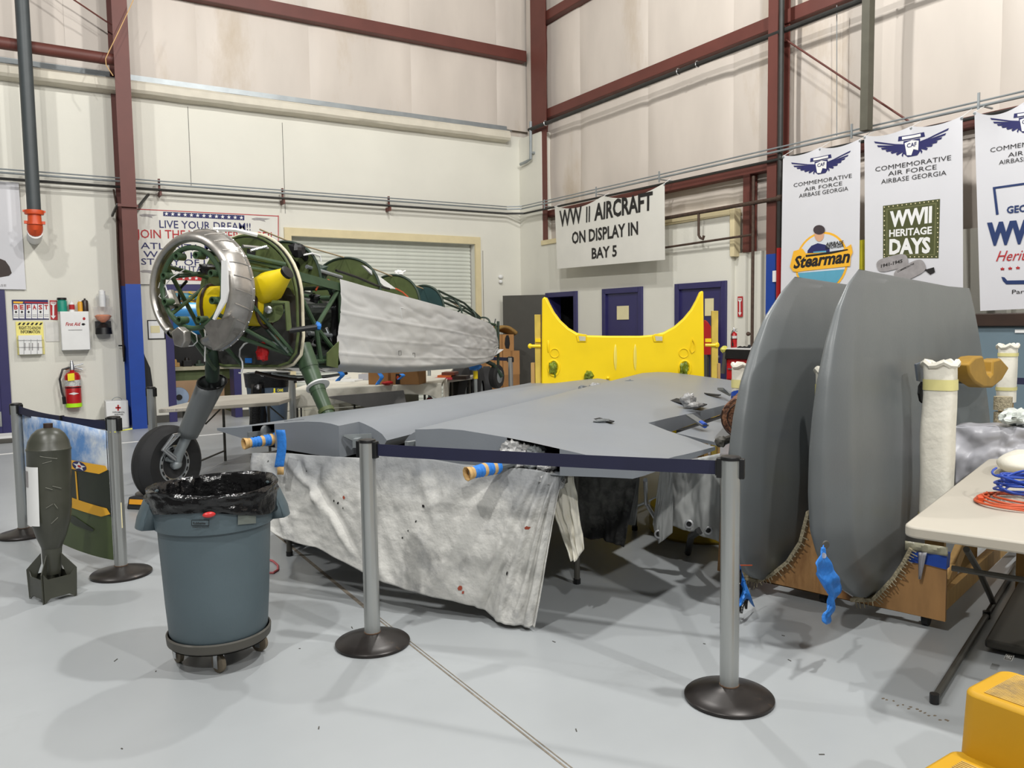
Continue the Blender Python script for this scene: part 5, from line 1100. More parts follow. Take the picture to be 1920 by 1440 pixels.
part(MB().prism([CP(x, y, s=-.008) for x, y in ((1702, 1030), (1776, 1040), (1774, 1068), (1735, 1058), (1704, 1054))], SX*.06), 'blue_tape_corner', M_dtape, cart)
part(MB().grid(lambda u, v: CP(1697+80*u, 1014+12*u+17*v, s=-.012-.008*math.sin(v*3.1)-.006*math.sin(u*17+v*5)), 16, 4), 'plastic_corner_wrap', mat('clear_wrap', (176, 172, 148), .35, var=.25, vs=9, bump=.5), cart, thick=.002)
part(MB().grid(lambda u, v: CP(1722+16*u*(1-v*.7), 1036+50*v, s=-.02-.008*math.sin(u*9)), 5, 8), 'plastic_tail', M_plastic, cart, thick=.002)
# standing wings: nose down in the cradles, tips towards the camera
def interp_closed(pts, t):
    pass
def standing(off, outline, rear, label, ztop_, s_shift=0):
    """outline: tip profile px from trailing-edge corner (top) round to the nose (bottom)."""
    t = thing('standing_wing', label, 'wing', P0+NN*off+SX*.9+ZZ*.1, 'grey wings standing nose down in the cart')
    tipc = [CP(x, y, n=off) for x, y in outline]
    S0 = [((p-P0).dot(SX), p.z) for p in tipc]       # z from top to bottom
    S0 = [(s, z) for s, z in S0]
    zb = S0[-1][1]; zt = S0[0][1]; Z = [zb+(zt-zb)*k/40 for k in range(41)]
    tab = sorted([(z, s) for s, z in S0])
    send = rear
    nU = 30; nose = .30
    def thick(z):
        h = (z-zb)/(zt-zb); return .080*(max(0, h)**.5)*(1.5-.3*h)*(1-h)**.75*1.9 + .004 if h < 1 else .004
    mb = MB()
    def surf(sg):
        def fn(u, v):
            h = v; z = zb+(zt-zb)*(.5-.5*math.cos(math.pi*h)); s0 = tabl(tab, z); s1 = send(z)
            uu = u**1.6; s = s0+(s1-s0)*uu
            edge = min(1, ((s-s0)/.16))**.5 if s > s0 else 0
            th = thick(z)*(.2+.8*edge)
            rib = 1-.05*(1-abs(math.sin(s*math.pi/.33)))*(1 if s < 9 else 0)*edge
            zz = z - (.0 if u < 0 else 0)
            if h > .999: th = .004
            if h < .001: th = 0
            return P0+NN*(off+sg*th*rib)+SX*s+ZZ*(zz-(0.03*(s-s0) if h > .9 else 0))
        return fn
    for sg in (1, -1): mb.grid(surf(sg), 60, 56)
    for v in range(56):    # tip edge and root end
        for u_ in (0, 1):
            f1, f2 = surf(1), surf(-1); mb.add([f1(u_, v/56), f1(u_, (v+1)/56), f2(u_, (v+1)/56), f2(u_, v/56)], [(0, 1, 2, 3)])
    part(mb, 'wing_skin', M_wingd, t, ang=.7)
    return t, surf
near_out = [(1610, 505), (1589, 535), (1570, 580), (1555, 640), (1543, 710), (1536, 780), (1532, 850), (1531, 930), (1534, 1000), (1545, 1045), (1562, 1080), (1585, 1106), (1604, 1119), (1628, 1121)]
far_out = [(1490, 519), (1466, 548), (1437, 595), (1414, 655), (1397, 715), (1385, 780), (1377, 850), (1374, 930), (1377, 1000), (1384, 1045), (1396, 1072), (1412, 1084), (1430, 1088)]
wn, sn = standing(-.37, near_out, lambda z: 1.75+.35*max(0, (1.75-z)), 'nearer standing wing with the rounded tip and full grey side facing the camera', 1.76)
wf, sf = standing(-.92, far_out, lambda z: 1.6+.3*max(0, (1.75-z)), 'farther standing wing, partly hidden behind the nearer one', 1.76)
# weights: padded posts of the cart
def padpost(name, p, w, d, z0, z1, label, bands, tie=True):
    t = thing(name, label, 'post', V((p.x, p.y, z0)), 'cloth-padded posts of the wing cart')
    part(MB().obox(V((p.x, p.y, z1/2)), SX*.02, NN*.045, ZZ*(z1/2-.01)), 'post_core', M_lumber, t)
    def fn(u, v):
        th = 2*math.pi*u; k = 1+.08*noise.noise(V((u*4, v*4, p.x*3)))+.02*math.sin(v*9+u*6); z = z0+(z1-z0)*v; wv = (1.0+.28*math.sin(math.pi*(1-v)**1.3))
        cx = math.copysign(abs(math.cos(th))**.6, math.cos(th)); cy = math.copysign(abs(math.sin(th))**.6, math.sin(th))
        return V((p.x, p.y, z))+SX*(w*cx*k*wv)+NN*(d*cy*k)
    part(MB().grid(fn, 28, 30, closed_u=True), 'padding', M_clothw, t, ang=1.4)
    for z in bands: 
        v = (z-z0)/(z1-z0); part(MB().grid(lambda u, q: fn(u, v+(q-.5)*.06)+(SX*math.cos(2*math.pi*u)+NN*math.sin(2*math.pi*u))*.004, 28, 2, closed_u=True), 'tape_band', M_ytape, t)
    part(MB().tube([V((p.x, p.y, z1-.005))+SX*(w*1.05*math.cos(k*math.pi/8))+NN*(d*1.05*math.sin(k*math.pi/8))+ZZ*.012*math.sin(k*2) for k in range(16)], .016, 6, closed=True), 'rolled_rim', M_clothw, t)
    return t, fn
q = CP(1756, 940, n=-.12); padpost('padded_post', q, .058, .075, .40, CP(1752, 682, n=-.12).z, 'tall cream padded post with wide folds beside the nearer standing wing', (1.19, .50))
q = CP(1531, 850, n=-.68)+SX*.14; t, fn = padpost('padded_post', q, .05, .06, .25, 1.25, 'cream padded post with blue bands seen in the gap between the standing wings', (1.14, .62))
for z in (.88, .98): part(MB().grid(lambda u, qq: fn(u, (z-.25)+(qq-.5)*.03)+(SX*math.cos(2*math.pi*u)+NN*math.sin(2*math.pi*u))*.004, 28, 2, closed_u=True), 'blue_band', M_dtape, t)
q = onz(1392, 720, 1.15); q = CAM+(q-CAM); q = hit(1396, 720, P0+NN*-1.5, NN); t, fn = padpost('padded_post', q, .09, .07, .3, hit(1390, 684, P0+NN*-1.5, NN).z, 'short cream padded post with blue tape left of the farther standing wing', (1.1,))
for z in (1.02, 1.06): part(MB().grid(lambda u, qq: fn(u, (z-.3)/.95+(qq-.5)*.035+.03*math.sin(2*math.pi*u))+(SX*math.cos(2*math.pi*u)+NN*math.sin(2*math.pi*u))*.005, 28, 2, closed_u=True), 'blue_band', M_dtape, t)
q = hit(1886, 760, P0+NN*-.55+SX*2.6, SX); padpost('padded_post', q, .06, .06, .9, hit(1886, 648, P0+SX*2.6, SX).z, 'slim cream padded post beside the tan V-shaped block at right', (1.25, 1.0))
q2 = hit(1880, 770, P0+SX*2.3, SX); t = thing('carpet_post_cuff', 'grey-tan carpet cuff around the foot of the slim padded post', 'carpet', q2)
part(MB().tube([V((q2.x, q2.y, .02)), V((q2.x, q2.y, q2.z-.01))], .055, 14).tube([V((q2.x, q2.y, q2.z+.005)), V((q2.x, q2.y, q2.z+.1))], .058, 14), 'carpet', M_carpet, t)
# tan V block on the near wing's rear edge
nb = -.13
vb = [CP(x, y, n=nb) for x, y in ((1816, 683), (1830, 669), (1844, 667), (1851, 700), (1857, 706), (1862, 700), (1863, 676), (1877, 672), (1893, 690), (1880, 712), (1862, 727), (1845, 727), (1828, 716), (1819, 702))]
t = thing('contour_block', 'tan V-shaped contour block fixed at the root edge of the nearer standing wing', 'block', vb[9])
part(MB().prism(vb, -NN*.09), 'block', M_brace, t, bev=.012)
part(MB().tube([vb[11]-NN*.08+ZZ*.04, vb[11]-NN*.24+ZZ*.04], .02, 8), 'mounting_peg', M_dgrey, t)
# dark cutout and taped plate beside the padded post
part(MB().prism([CP(x, y, n=-.22) for x, y in ((1718, 683), (1731, 678), (1731, 716), (1722, 714))], -NN*.01), 'taped_plate', mat('tape_grey', (96, 104, 114), .5), wn)
part(MB().prism([CP(x, y, n=-.21) for x, y in ((1725, 724), (1730, 716), (1731, 756), (1727, 752), (1724, 738))], -NN*.01), 'strut_slot', M_hole, wn)
# drain ring and knotted blue tape on the near wing
kp = CP(1547, 1021, n=-.30)
part(MB().lathe(kp, NN-SX*.6, [(0, .012), (.004, .02), (.008, .016)], 14), 'drain_ring', M_dgrey, wn)
t = thing('tape_streamer', 'crumpled blue tape streamer knotted to the nearer wing tip', 'tape', CP(1552, 1165, n=-.27))
def streamer(u, v):
    cx = [(1546, 1024), (1544, 1040), (1543, 1058), (1549, 1078), (1558, 1095), (1563, 1115), (1562, 1135), (1553, 1152), (1551, 1167)]; wd = [3, 9, 32, 42, 34, 12, 9, 13, 14]
    a = interp(cx, v); w = interp([(k, 0) for k in wd], v)[0]; p = CP(a[0]+(u-.5)*w, a[1]+(u-.5)*5, n=-.26)
    return p+NN*(.006*math.sin(u*6+v*5)+.014*noise.noise(V((u*3, v*8, 1))))-SX*.025*math.sin(math.pi*u)
part(MB().grid(streamer, 12, 40), 'tape', M_btape, t, thick=.004, ang=.5); part(MB().tube([kp, kp-ZZ*.03-SX*.008, CP(1544, 1042, n=-.26)], [.005, .006, .012], 8), 'twisted_neck', M_plastic, t)
t = thing('tape_and_glove_bundle', 'blue tape bundle with black nitrile glove hanging behind the right stanchion', 'tape', hit(1395, 1145, P0+NN*-.75-SX*.45, NN))
gx = P0+NN*-.80-SX*.5
part(MB().grid(lambda u, v: hit(1379+10*u+ (26*v*(u)), 1060+70*v+8*math.sin(u*8), gx+NN*.04*math.sin(v*7+u*3), NN), 10, 14), 'tape', M_btape, t, thick=.004, ang=.6)
for i, (x, y, x2, y2) in enumerate(((1382, 1070, 1384, 1110), (1384, 1105, 1383, 1155), (1388, 1110, 1390, 1150), (1392, 1105, 1399, 1142), (1386, 1100, 1402, 1125))):
    part(MB().tube([hit(x, y, gx, NN), hit((x+x2)/2+2, (y+y2)/2, gx-NN*.01, NN), hit(x2, y2, gx, NN)], [.022 if i == 0 else .013, .014, .006], 8), 'glove_finger' if i else 'glove_palm', M_bag, t)
part(MB().tube([hit(1378, 1060, gx, NN), hit(1410, 1060, gx, NN)], .003, 5), 'orange_tie', M_ocord, t)
# carpet roll
rc = hit(1391, 785, P0+NN*-1.16-SX*.15, NN); ax_ = (SX*.9+V((-.1, .35, 0))).normalized()
t = thing('carpet_roll', 'rolled mottled brown carpet with its spiral end beside the farther wing', 'carpet', rc)
part(MB().lathe(rc, ax_, [(0, .0), (0.004, .12), (.03, .125), (1.3, .125), (1.3, 0)], 32), 'roll', M_rollc, t)
sp = MB().tube([rc-ax_*.004+(basis(ax_)[0]*math.cos(a*.35)+basis(ax_)[1]*math.sin(a*.35))*(.016+.0019*a) for a in range(56)], .004, 5); part(sp, 'spiral_layer', M_brown, t)
part(MB().obox(rc+ax_*.5-ZZ*.20, ax_*.02, NN*.12, ZZ*.08).tube([rc+ax_*.5-ZZ*.25, V(((rc+ax_*.5).x, (rc+ax_*.5).y, .02))], .025, 8), 'roll_support', M_lumber, t)

# ================================================================ YELLOW FAIRING ON ITS WOODEN STANDS
YC = CAM+ray(1170, 640)*8.9; YN = V((YC.x, YC.y, 0)).normalized()*-1
def YP(px, py, d=0): return hit(px, py, YC+YN*d, YN)
yt = thing('yellow_fairing', 'bright yellow U-topped aircraft fairing standing behind the wings', 'fairing', V((YC.x, YC.y, 0)))
topc = [(1016, 560), (1020, 557), (1024, 557), (1030, 570), (1038, 585), (1050, 601), (1065, 615), (1080, 624), (1100, 629), (1140, 630), (1200, 630), (1225, 628), (1245, 623), (1265, 612), (1282, 597), (1296, 580), (1306, 562), (1313, 546), (1319, 545)]
outl = topc+[(1322, 780), (1014, 780)]
yb = [YP(x, y) for x, y in outl]
L_, R_ = yb[-1], yb[-2]; L_.z = .25; R_.z = .25
part(MB().prism(yb, -YN*.16), 'fairing_shell', M_yellow, yt, bev=.02)
for x0, x1 in ((1083, 1098), (1226, 1242)):
    part(MB().prism([YP(x, y, .012) for x, y in ((x0-3, 629), (x0+2, 626), (x1+2, 627), (x1+1, 641), (x0, 641))], -YN*.015), 'slot_rim', M_yellow, yt, bev=.004)
    part(MB().prism([YP(x, y, .016) for x, y in ((x0+2, 630), (x1, 631), (x1, 639), (x0+4, 639))], -YN*.01), 'slot_opening', mat('slot_light', (190, 186, 160), .6), yt)
for x, y in ((1038, 690), (1284, 691)):
    c = YP(x, y); part(MB().tube([c+basis(YN)[0]*.062*math.cos(k_*.393)+ZZ*.088*math.sin(k_*.393) for k_ in range(16)], .014, 8, closed=True), 'port_rim', M_yellow, yt); part(MB().ball(c, .062, .85, .6, 1.35, seg=16, rings=10, jit=.7), 'plastic_plug', mat('green_yellow_wrap', (110, 124, 30), .2, var=.5, vs=20, bump=1), yt, ang=.3)
part(MB().ball(YP(1105, 705), .06, 1.1, .6, .9, jit=.7), 'plastic_plug', mat('green_yellow_wrap', (110, 124, 30)), yt, ang=.3)
for x, y, r in ((1040, 662, .05), (1282, 662, .05)): part(MB().tube([YP(x, y, .006)+(basis(YN)[0]*math.cos(k*.35)+basis(YN)[1]*math.sin(k*.35))*r for k in range(18)], .005, 6, closed=True), 'raised_ring', M_yellow, yt)
part(MB().tube([YP(x, y, .01) for x, y in ((1298, 635), (1303, 645), (1302, 658), (1297, 662), (1294, 655), (1298, 635))], .006, 6), 'teardrop_rim', M_yellow, yt); part(MB().ball(YP(1028, 650), .03, .5, .5, 2.4), 'raised_bump', M_yellow, yt)
part(MB().ball(YP(1140, 709, .01), .018), 'stud', M_yellow, yt)
for x in (1155, 1192): part(MB().ball(YP(x, 670, -.005), .09, .35, .12, 1.7, seg=12), 'pale_patch', mat('pale_yellow_patch', (232, 214, 96), .6, var=.08), yt)  # two upright patches of paler yellow on the fairing face
for (x0, x1, y0, lb, gp) in ((1003, 1014, 590, 'tall yellow-painted wooden post at the left side of the yellow fairing', 1), (1334, 1346, 583, 'tall yellow-painted wooden post at the right side of the yellow fairing', 1), (996, 1003, 680, 'short pale wooden post left of the yellow fairing', 0), (1343, 1350, 681, 'short bare wooden post right of the yellow fairing', 0)):
    a = YP(x0, y0, -.1); b = YP(x1, y0, -.1); solo(MB().obox(V(((a.x+b.x)/2, (a.y+b.y)/2, a.z/2)), (b-a)/2, YN*.045, ZZ*(a.z/2)), 'wooden_post', mat('yellow_stained_wood', (196, 170, 70), .6, var=.25, vs=4) if gp else M_lumber, lb, 'post', 'wooden posts propping the yellow fairing', bev=.003)
for x, xx, y in ((1014, 994, 649), (1322, 1345, 647)):
    part(MB().tube([YP(x, y, -.05), YP(xx, y, -.05)], .018, 8).ball(YP(xx, y, -.05), .03, 1, .5, 1), 'side_pin', M_yellow, yt)
    part(MB().bar(YP(x, 638, -.06), YP((x+xx)/2, 638, -.06), .05, .04), 'side_lug', M_yellow, yt)
for x in (1019, 1318): p = YP(x, 770, -.08); part(MB().bar(V((p.x, p.y, .0)), V((p.x, p.y, .30)), .06, .1), 'foot', M_lumber, yt)
# things by the right wall, seen between fairing and wings
t = thing('red_tool_cart', 'red tool cart with black top against the corrugated wall', 'cart', (8.4, 7.9, 0))
a = onx(1362, 672, 8.3); b = onx(1440, 672, 8.3); tz = onx(1376, 652, 8.3).z
part(MB().box(8.3, 8.74, b.y, a.y, .12, tz-.15), 'cabinet', M_red, t, bev=.01)
for k in range(4): dw_ = part(MB().box(8.28, 8.302, b.y+.03, a.y-.03, .16+k*.19, .33+k*.19), 'drawer', M_red, t, bev=.003); part(MB().box(8.262, 8.28, b.y+.06, a.y-.06, .29+k*.19, .305+k*.19), 'drawer_handle', M_chrome, dw_)
part(MB().box(8.26, 8.75, b.y-.02, a.y+.02, tz-.15, tz-.02), 'top_tray', M_black, t, bev=.01); part(MB().box(8.27, 8.74, b.y-.01, a.y+.01, tz-.02, tz-.005), 'top_cloth', M_white, t)
for y_ in (a.y-.06, b.y+.06):
    for x_ in (8.36, 8.68): part(MB().lathe((x_, y_-.015, .055), (0, 1, 0), [(0, 0), (0, .055), (.03, .055), (.03, 0)], 14), 'caster', M_rubber, t)
part(MB().tube([onx(1384+k*4, 653-(k % 2)*1.5, 8.4) for k in range(6)]+[onx(1406, 648, 8.4)], .022, 8), 'hose_bundle', M_black, t)
part(MB().ball(onx(1358, 655, 8.28), .05, 1, 1, 1, jit=.3), 'gauge', mat('pale_yellow_gauge', (210, 204, 90), .4), t); part(MB().tube([onx(1360, 660, 8.28), onx(1358, 680, 8.28), onx(1355, 700, 8.28)], .03, 8), 'grip_tube', M_dgrey, t)
c = onx(1326, 650, 8.86); t = thing('red_cone_sign', 'red pointed panel leaning on the right purple door behind the fairing', 'panel', V((8.8, c.y, 0)))
part(MB().prism([onx(x, y, 8.8) for x, y in ((1312, 665), (1320, 600), (1324, 603), (1334, 618), (1336, 665))], V((.03, 0, 0))), 'panel', M_red, t); q = onx(1324, 665, 8.82); part(MB().box(8.8, 8.84, q.y-.04, q.y+.04, 0, q.z), 'leg', M_dgrey, t)

# ================================================================ CROWD BARRIER POSTS AND BELTS
def stanchion(label):
    t = thing('barrier_post', label, 'post', (0, 0, 0), 'silver belt barrier posts')
    part(MB().lathe((0, 0, 0), ZZ, [(0, .172), (.004, .178), (.014, .178), (.02, .172), (.032, .13), (.048, .075), (.056, .045), (.06, .038)], 48), 'base', M_base, t, local=True)
    q = MB(); n = 32
    def f(u, v):
        th = 2*math.pi*u; r = .0375-(.0025 if (int(u*32) % 8 == 0) else 0); return (r*math.cos(th), r*math.sin(th), .055+.93*v)
    q.grid(f, n, 2, closed_u=True); part(q, 'pole', M_alum, t, local=True, ang=.9)
    part(MB().lathe((0, 0, .978), ZZ, [(0, .039), (.010, .040), (.014, .038), (.017, .026), (.017, .0)], 24), 'top_cap', M_black, t, local=True)
    part(MB().lathe((0, 0, .055), ZZ, [(0, .04), (.008, .04), (.009, .034)], 24, cap=False), 'collar', mat('rusty_collar', (92, 70, 52), .6), t, local=True)
    for a in range(2):
        th = a*math.pi-.93; d = V((math.cos(th), math.sin(th), 0)); part(MB().obox(d*.043+ZZ*.945, d*.011, d.cross(ZZ)*.016, ZZ*.04), 'belt_slot', M_black, t, local=True, bev=.003)
    return t
s1_ = stanchion('right silver barrier post in the foreground, beside the standing wings'); s1_.location = onz(1367, 1310); W[s1_] = s1_.location
def st_copy(p, label): return copy_tree(s1_, p, label)
Pa = V(s1_.location); Pb = onz(699, 1207); Pc = onz(228, 1077); Pd = onz(45, 1004)
st_copy(Pb, 'middle silver barrier post in the foreground, right of the trash bin'); st_copy(Pc, 'silver barrier post holding the right edge of the biplane photo banner'); st_copy(Pd, 'silver barrier post behind the olive bomb')
Pe = onz(283, 724, 1.0); Pe.z = 0; st_copy(Pe, 'silver barrier post standing against the right side of the blue column')
Pf_ = onz(547, 702, 1.0); Pf_.z = 0; st_copy(Pf_, 'silver barrier post in front of the lidded dark bin')
Pg = onz(957, 668, 1.0); Pg.z = 0; st_copy(Pg, 'distant silver barrier post beside the cardboard boxes')
def belt(A, B, label, z=.947, sag=.0, h=.028, ca=.05, cb=.05, z2=None):
    A, B = V((A[0], A[1], z)), V((B[0], B[1], z2 or z)); d = (B-A).normalized(); A += d*ca; B -= d*cb; n = V((-d.y, d.x, 0))
    g = MB()
    for k in range(24):
        a_, b_ = k/24, (k+1)/24; pa, pb = A.lerp(B, a_)-ZZ*(sag*4*a_*(1-a_)), A.lerp(B, b_)-ZZ*(sag*4*b_*(1-b_)); g.add([pa-ZZ*h-n*.001, pb-ZZ*h-n*.001, pb+ZZ*h-n*.001, pa+ZZ*h-n*.001, pa-ZZ*h+n*.001, pb-ZZ*h+n*.001, pb+ZZ*h+n*.001, pa+ZZ*h+n*.001], [(0, 1, 2, 3), (7, 6, 5, 4), (0, 4, 5, 1), (3, 2, 6, 7)])
    t = thing('barrier_belt', label, 'belt', A, 'navy barrier belts'); part(g, 'webbing', M_navy, t)
    part(MB().obox(A, d*.008, n*.014, ZZ*.03), 'end_clip', M_black, t); part(MB().obox(B, d*.008, n*.014, ZZ*.03), 'end_clip', M_black, t)
belt(Pb, Pa, 'long navy belt stretched across the wing between the two foreground posts', .945, .004)
Pm = onz(116, 789, .93); belt(Pd, Pm, 'short navy belt dropping from the post behind the bomb', .95, .01, cb=0, z2=.935); belt(Pm, Pc, 'navy belt above the biplane photo banner', .935, .004, ca=0)
Yl = YP(1000, 640, -.5); belt(onz(918, 672, .95), Pg, 'navy belt in front of the cardboard boxes', .95)
# stickers
px_ = Pb-V((Pb.x, Pb.y, 0)).normalized()*.0345
t = MB(); 
def sticker(P, z0, z1, w, label, mt, name, txt=True):
    d = -V((P.x, P.y, 0)).normalized(); r = d.cross(ZZ)
    return solo(MB().grid(lambda u, v: P+(d*math.cos((u-.5)*w)+r*math.sin((u-.5)*w))*.0345+ZZ*(z0+(z1-z0)*v), 6, 1), name, mt, label, 'sticker')
sticker(Pb, .075, .14, .9, 'white property sticker low on the middle foreground post', M_white, 'sticker')
solo(MB().tube([Pc+V((.035*math.cos(k*.8), .035*math.sin(k*.8), .90)) for k in range(9)]+[Pc+V((.1, -.02, .91))], .004, 5), 'yellow_zip_tie', mat('yellow_tie', (220, 220, 90), .5), 'yellow zip tie around the post right of the photo banner', 'tie')
sticker(Pc+(V((Pc.y, -Pc.x, 0)).normalized()*.012), .30, .46, .5, 'loose cream tag on the post right of the photo banner', M_cream2, 'tag')

# photo banner with biplane
t = thing('photo_banner', 'glossy photo banner of a yellow biplane over grass under a cloudy sky', 'banner', (Pd+Pc)/2)
B0 = onz(124, 1022, .10); B0 = B0*2-(Pd+Pc)*.5
A1 = onz(50, 1000); A2_ = onz(214, 1045)
def bpos(u, z):
    k = [(Pd.x+.03, Pd.y), (B0.x, B0.y), (Pc.x-.04, Pc.y)]; a = V((k[0][0], k[0][1], 0)); b = V((k[1][0], k[1][1], 0)); c = V((k[2][0], k[2][1], 0))
    p = a*(1-u)**2+b*2*u*(1-u)+c*u*u; return V((p.x, p.y, z))
zt_, zb_ = .905, .10
def bfn(u, v): return bpos(u, zt_+(zb_-zt_)*v+(.03*math.sin(u*3.1)*(1-v)))
part(MB().grid(bfn, 40, 12), 'banner_sheet', M_pskyb, t, thick=.003)
def bprint(pts, mt, name, lift): 
    # subdivided print following the curved sheet
    mb = MB(); us = [p[0] for p in pts]; n = 44; lift *= 2; u0, u1 = min(us), max(us)
    def vspan(u):
        ys_ = []
        for (a, b), (c, d) in zip(pts, pts[1:]+pts[:1]):
            if (a <= u <= c) or (c <= u <= a):
                ys_.append(b if abs(c-a) < 1e-9 else b+(d-b)*(u-a)/(c-a))
        return (min(ys_), max(ys_)) if ys_ else (0, 0)
    def fn(u, v):
        uu = u0+(u1-u0)*min(.9999, max(.0001, u)); lo, hi = vspan(uu); p = bfn(uu, lo+(hi-lo)*v); q = CAM-p; q.z = 0; return p+q.normalized()*lift
    part(mb.grid(fn, n, 8), name, mt, t)
bprint([(0, .60), (1, .60), (1, 1), (0, 1)], M_grass, 'printed_grass', .004)
bprint([(.3, .36), (.6, .32), (1, .30), (1, .66), (.6, .62), (.3, .64)], M_ptree, 'printed_trees', .006)
bprint([(.45, .30), (.7, .285), (.97, .27), (.985, .30), (.9, .345), (.6, .36), (.45, .37)], M_yprint, 'printed_upper_wing', .008)
bprint([(.30, .60), (.5, .585), (.96, .60), (.99, .64), (.9, .675), (.6, .67), (.30, .66)], M_yprint, 'printed_lower_wing', .008)
bprint([(.48, .745), (.62, .73), (.82, .79), (.8, .81), (.6, .80)], mat('print_shadow_green', (34, 42, 26), .5), 'printed_shadow', .008)
bprint([(.50, .30), (.56, .295), (.56, .37), (.50, .37)], mat('dull_red_print', (150, 84, 60), .6), 'printed_red_band', .0095)
bprint([(.655, .62), (.675, .62), (.665, .37), (.65, .37)], M_yprint, 'printed_strut', .009)
def bdisc(cu, cv, ru, rv, mt, nm, lift, star=False):
    mb = MB(); pts = []
    for k in range(10 if star else 20):
        a = math.pi*k/(5 if star else 10); r = (1 if k % 2 == 0 else .45) if star else 1; lf = lift*1.8; p = bfn(cu+ru*r*math.sin(a), cv-rv*r*math.cos(a)); q = CAM-p; q.z = 0; pts.append(p+q.normalized()*lf)
    part(mb.poly(pts), nm, mt, t)
bdisc(.70, .322, .075, .036, M_navyp, 'printed_roundel', .0105); bdisc(.70, .322, .07, .034, M_white, 'printed_star', .012, True); bdisc(.70, .322, .02, .009, M_redp, 'printed_dot', .0135)
part(MB().tube([bfn(.995, v/10) for v in range(11)], .004, 5), 'hem_edge', M_ink, t)

# ================================================================ OLIVE PRACTICE BOMB
bb_ = onz(100, 1120); t = thing('practice_bomb', 'olive drab practice bomb standing nose up on its box tail fins', 'bomb', bb_)
topP = CAM+(hit(90, 797, bb_, V((bb_.x, bb_.y, 0)).normalized())-CAM); axb = (V((topP.x, topP.y, topP.z))-bb_).normalized(); Hh = (topP-bb_).length
k = Hh/.99
part(MB().lathe(bb_, axb, [(h_*k, r_*.88) for h_, r_ in ((.25, .03), (.28, .054), (.36, .088), (.44, .112), (.52, .122), (.575, .123), (.58, .121), (.75, .126), (.845, .127), (.85, .13), (.858, .13), (.862, .126), (.90, .118), (.94, .095), (.965, .066), (.975, .03), (.978, 0))], 48), 'bomb_body', M_bomb, t)
part(MB().lathe(bb_+axb*.27*k, -axb, [(-.02, .052), (.1, .045), (.13, .04)], 24), 'tail_cone', M_bomb, t)
part(MB().lathe(bb_+axb*.97*k, axb, [(0, .024), (.03*k, .024), (.03*k, 0)], 12), 'nose_plug', M_brown, t)
vd = V((bb_.x, bb_.y, 0)).normalized(); rt = vd.cross(ZZ)
fx = (rt*.92+vd*.39).normalized(); fy = ZZ.cross(fx).normalized()
w_ = .084
for i in range(4):
    d = [fx+fy, fx-fy, -fx-fy, -fx+fy][i].normalized(); tg_ = d.cross(ZZ)
    part(MB().prism([bb_+d*.055+ZZ*.26, bb_+d*.055+ZZ*.20, bb_+d*.128+ZZ*.0, bb_+d*.135+ZZ*.17], tg_*.005), 'fin_strut', M_bomb, t)
for i, d in enumerate((fx, fy, -fx, -fy)):
    s_ = d.cross(ZZ); c = bb_+d*w_
    part(MB().prism([c+s_*w_+ZZ*(.0), c+s_*w_+ZZ*.17, c+s_*.06+ZZ*.135, c-s_*.06+ZZ*.135, c-s_*w_+ZZ*.17, c-s_*w_+ZZ*.0, c-s_*.05+ZZ*.025, c+s_*.05+ZZ*.025], d*.004), 'box_fin', M_bomb, t)
def bsurf(th, h, r): r *= .885; return bb_+axb*h+(rt*math.sin(th)-vd*math.cos(th))*r
part(MB().grid(lambda u, v: bsurf(-1.45+.95*u, (.77-.33*v)*k, .131), 10, 6), 'paper_label', M_white, t, 'white paper label taped to the bomb')
part(MB().grid(lambda u, v: bsurf(-1.40+.30*u, (.745-.09*v)*k, .1325), 4, 2), 'printed_text', M_greyp, t)
for (a0, h0, a1, h1) in ((-.4, .83, .35, .81), (-.3, .79, .1, .80), (.1, .66, .5, .64), (-.2, .655, .1, .64), (.15, .56, .3, .53), (-.2, .54, .1, .56), (.0, .45, .3, .48)):
    part(MB().tube([bsurf(a0+(a1-a0)*q/4, (h0+(h1-h0)*q/4)*k, .1275+.001*(q % 2)) for q in range(5)], .0016, 4), 'scratch', mat('pale_scratch', (120, 120, 110), .6), t)
part(MB().poly([bsurf(.05+.12*math.cos(q*1.05)*(1+.4*(q % 2)), (.475+.03*math.sin(q*1.05))*k, .110) for q in range(6)]), 'red_smudge', mat('red_smudge', (140, 66, 52), .6), t)

# ================================================================ TRASH BIN ON DOLLY
tb_ = onz(414, 1236); t = thing('trash_bin', 'round grey trash bin with black liner on a wheeled dolly', 'bin', tb_)
bc = tb_
vd = V((bc.x, bc.y, 0)).normalized(); rt = V((vd.y, -vd.x, 0))
tz = .87
prof = [(.145, .0), (.145, .208), (.16, .215), (.30, .225), (.60, .241), (.645, .243), (.648, .258), (.67, .262), (.74, .266), (.80, .270), (.806, .274), (.806, .266)]
part(MB().lathe(bc, ZZ, prof, 64, cap=False), 'bin_body', M_can, t)
for sg in (-1, 1):
    hd = (rt*sg)
    def hp(a, z, r): return bc+(hd*math.cos(a)+vd*math.sin(a))*r+ZZ*z
    q = MB()
    pts_in = [hp(a, .80, .30) for a in (-.34, -.17, 0, .17, .34)]; 
    q.grid(lambda u, v: hp((u-.5)*(.62+.0*v), [.80, .775, .70, .66, .655][round(v*4)], [.266, .288, .318, .328, .264][round(v*4)]-.02*(2*u-1)**2), 8, 4)
    part(q, 'handle', M_can, t, thick=.01)
    for u in (-1, 1): part(MB().poly([hp(u*.31, .80, .262), hp(u*.31, .775, .27), hp(u*.31, .70, .297), hp(u*.31, .66, .306), hp(u*.31, .655, .262)]), 'handle_side', M_can, t, thick=.008)
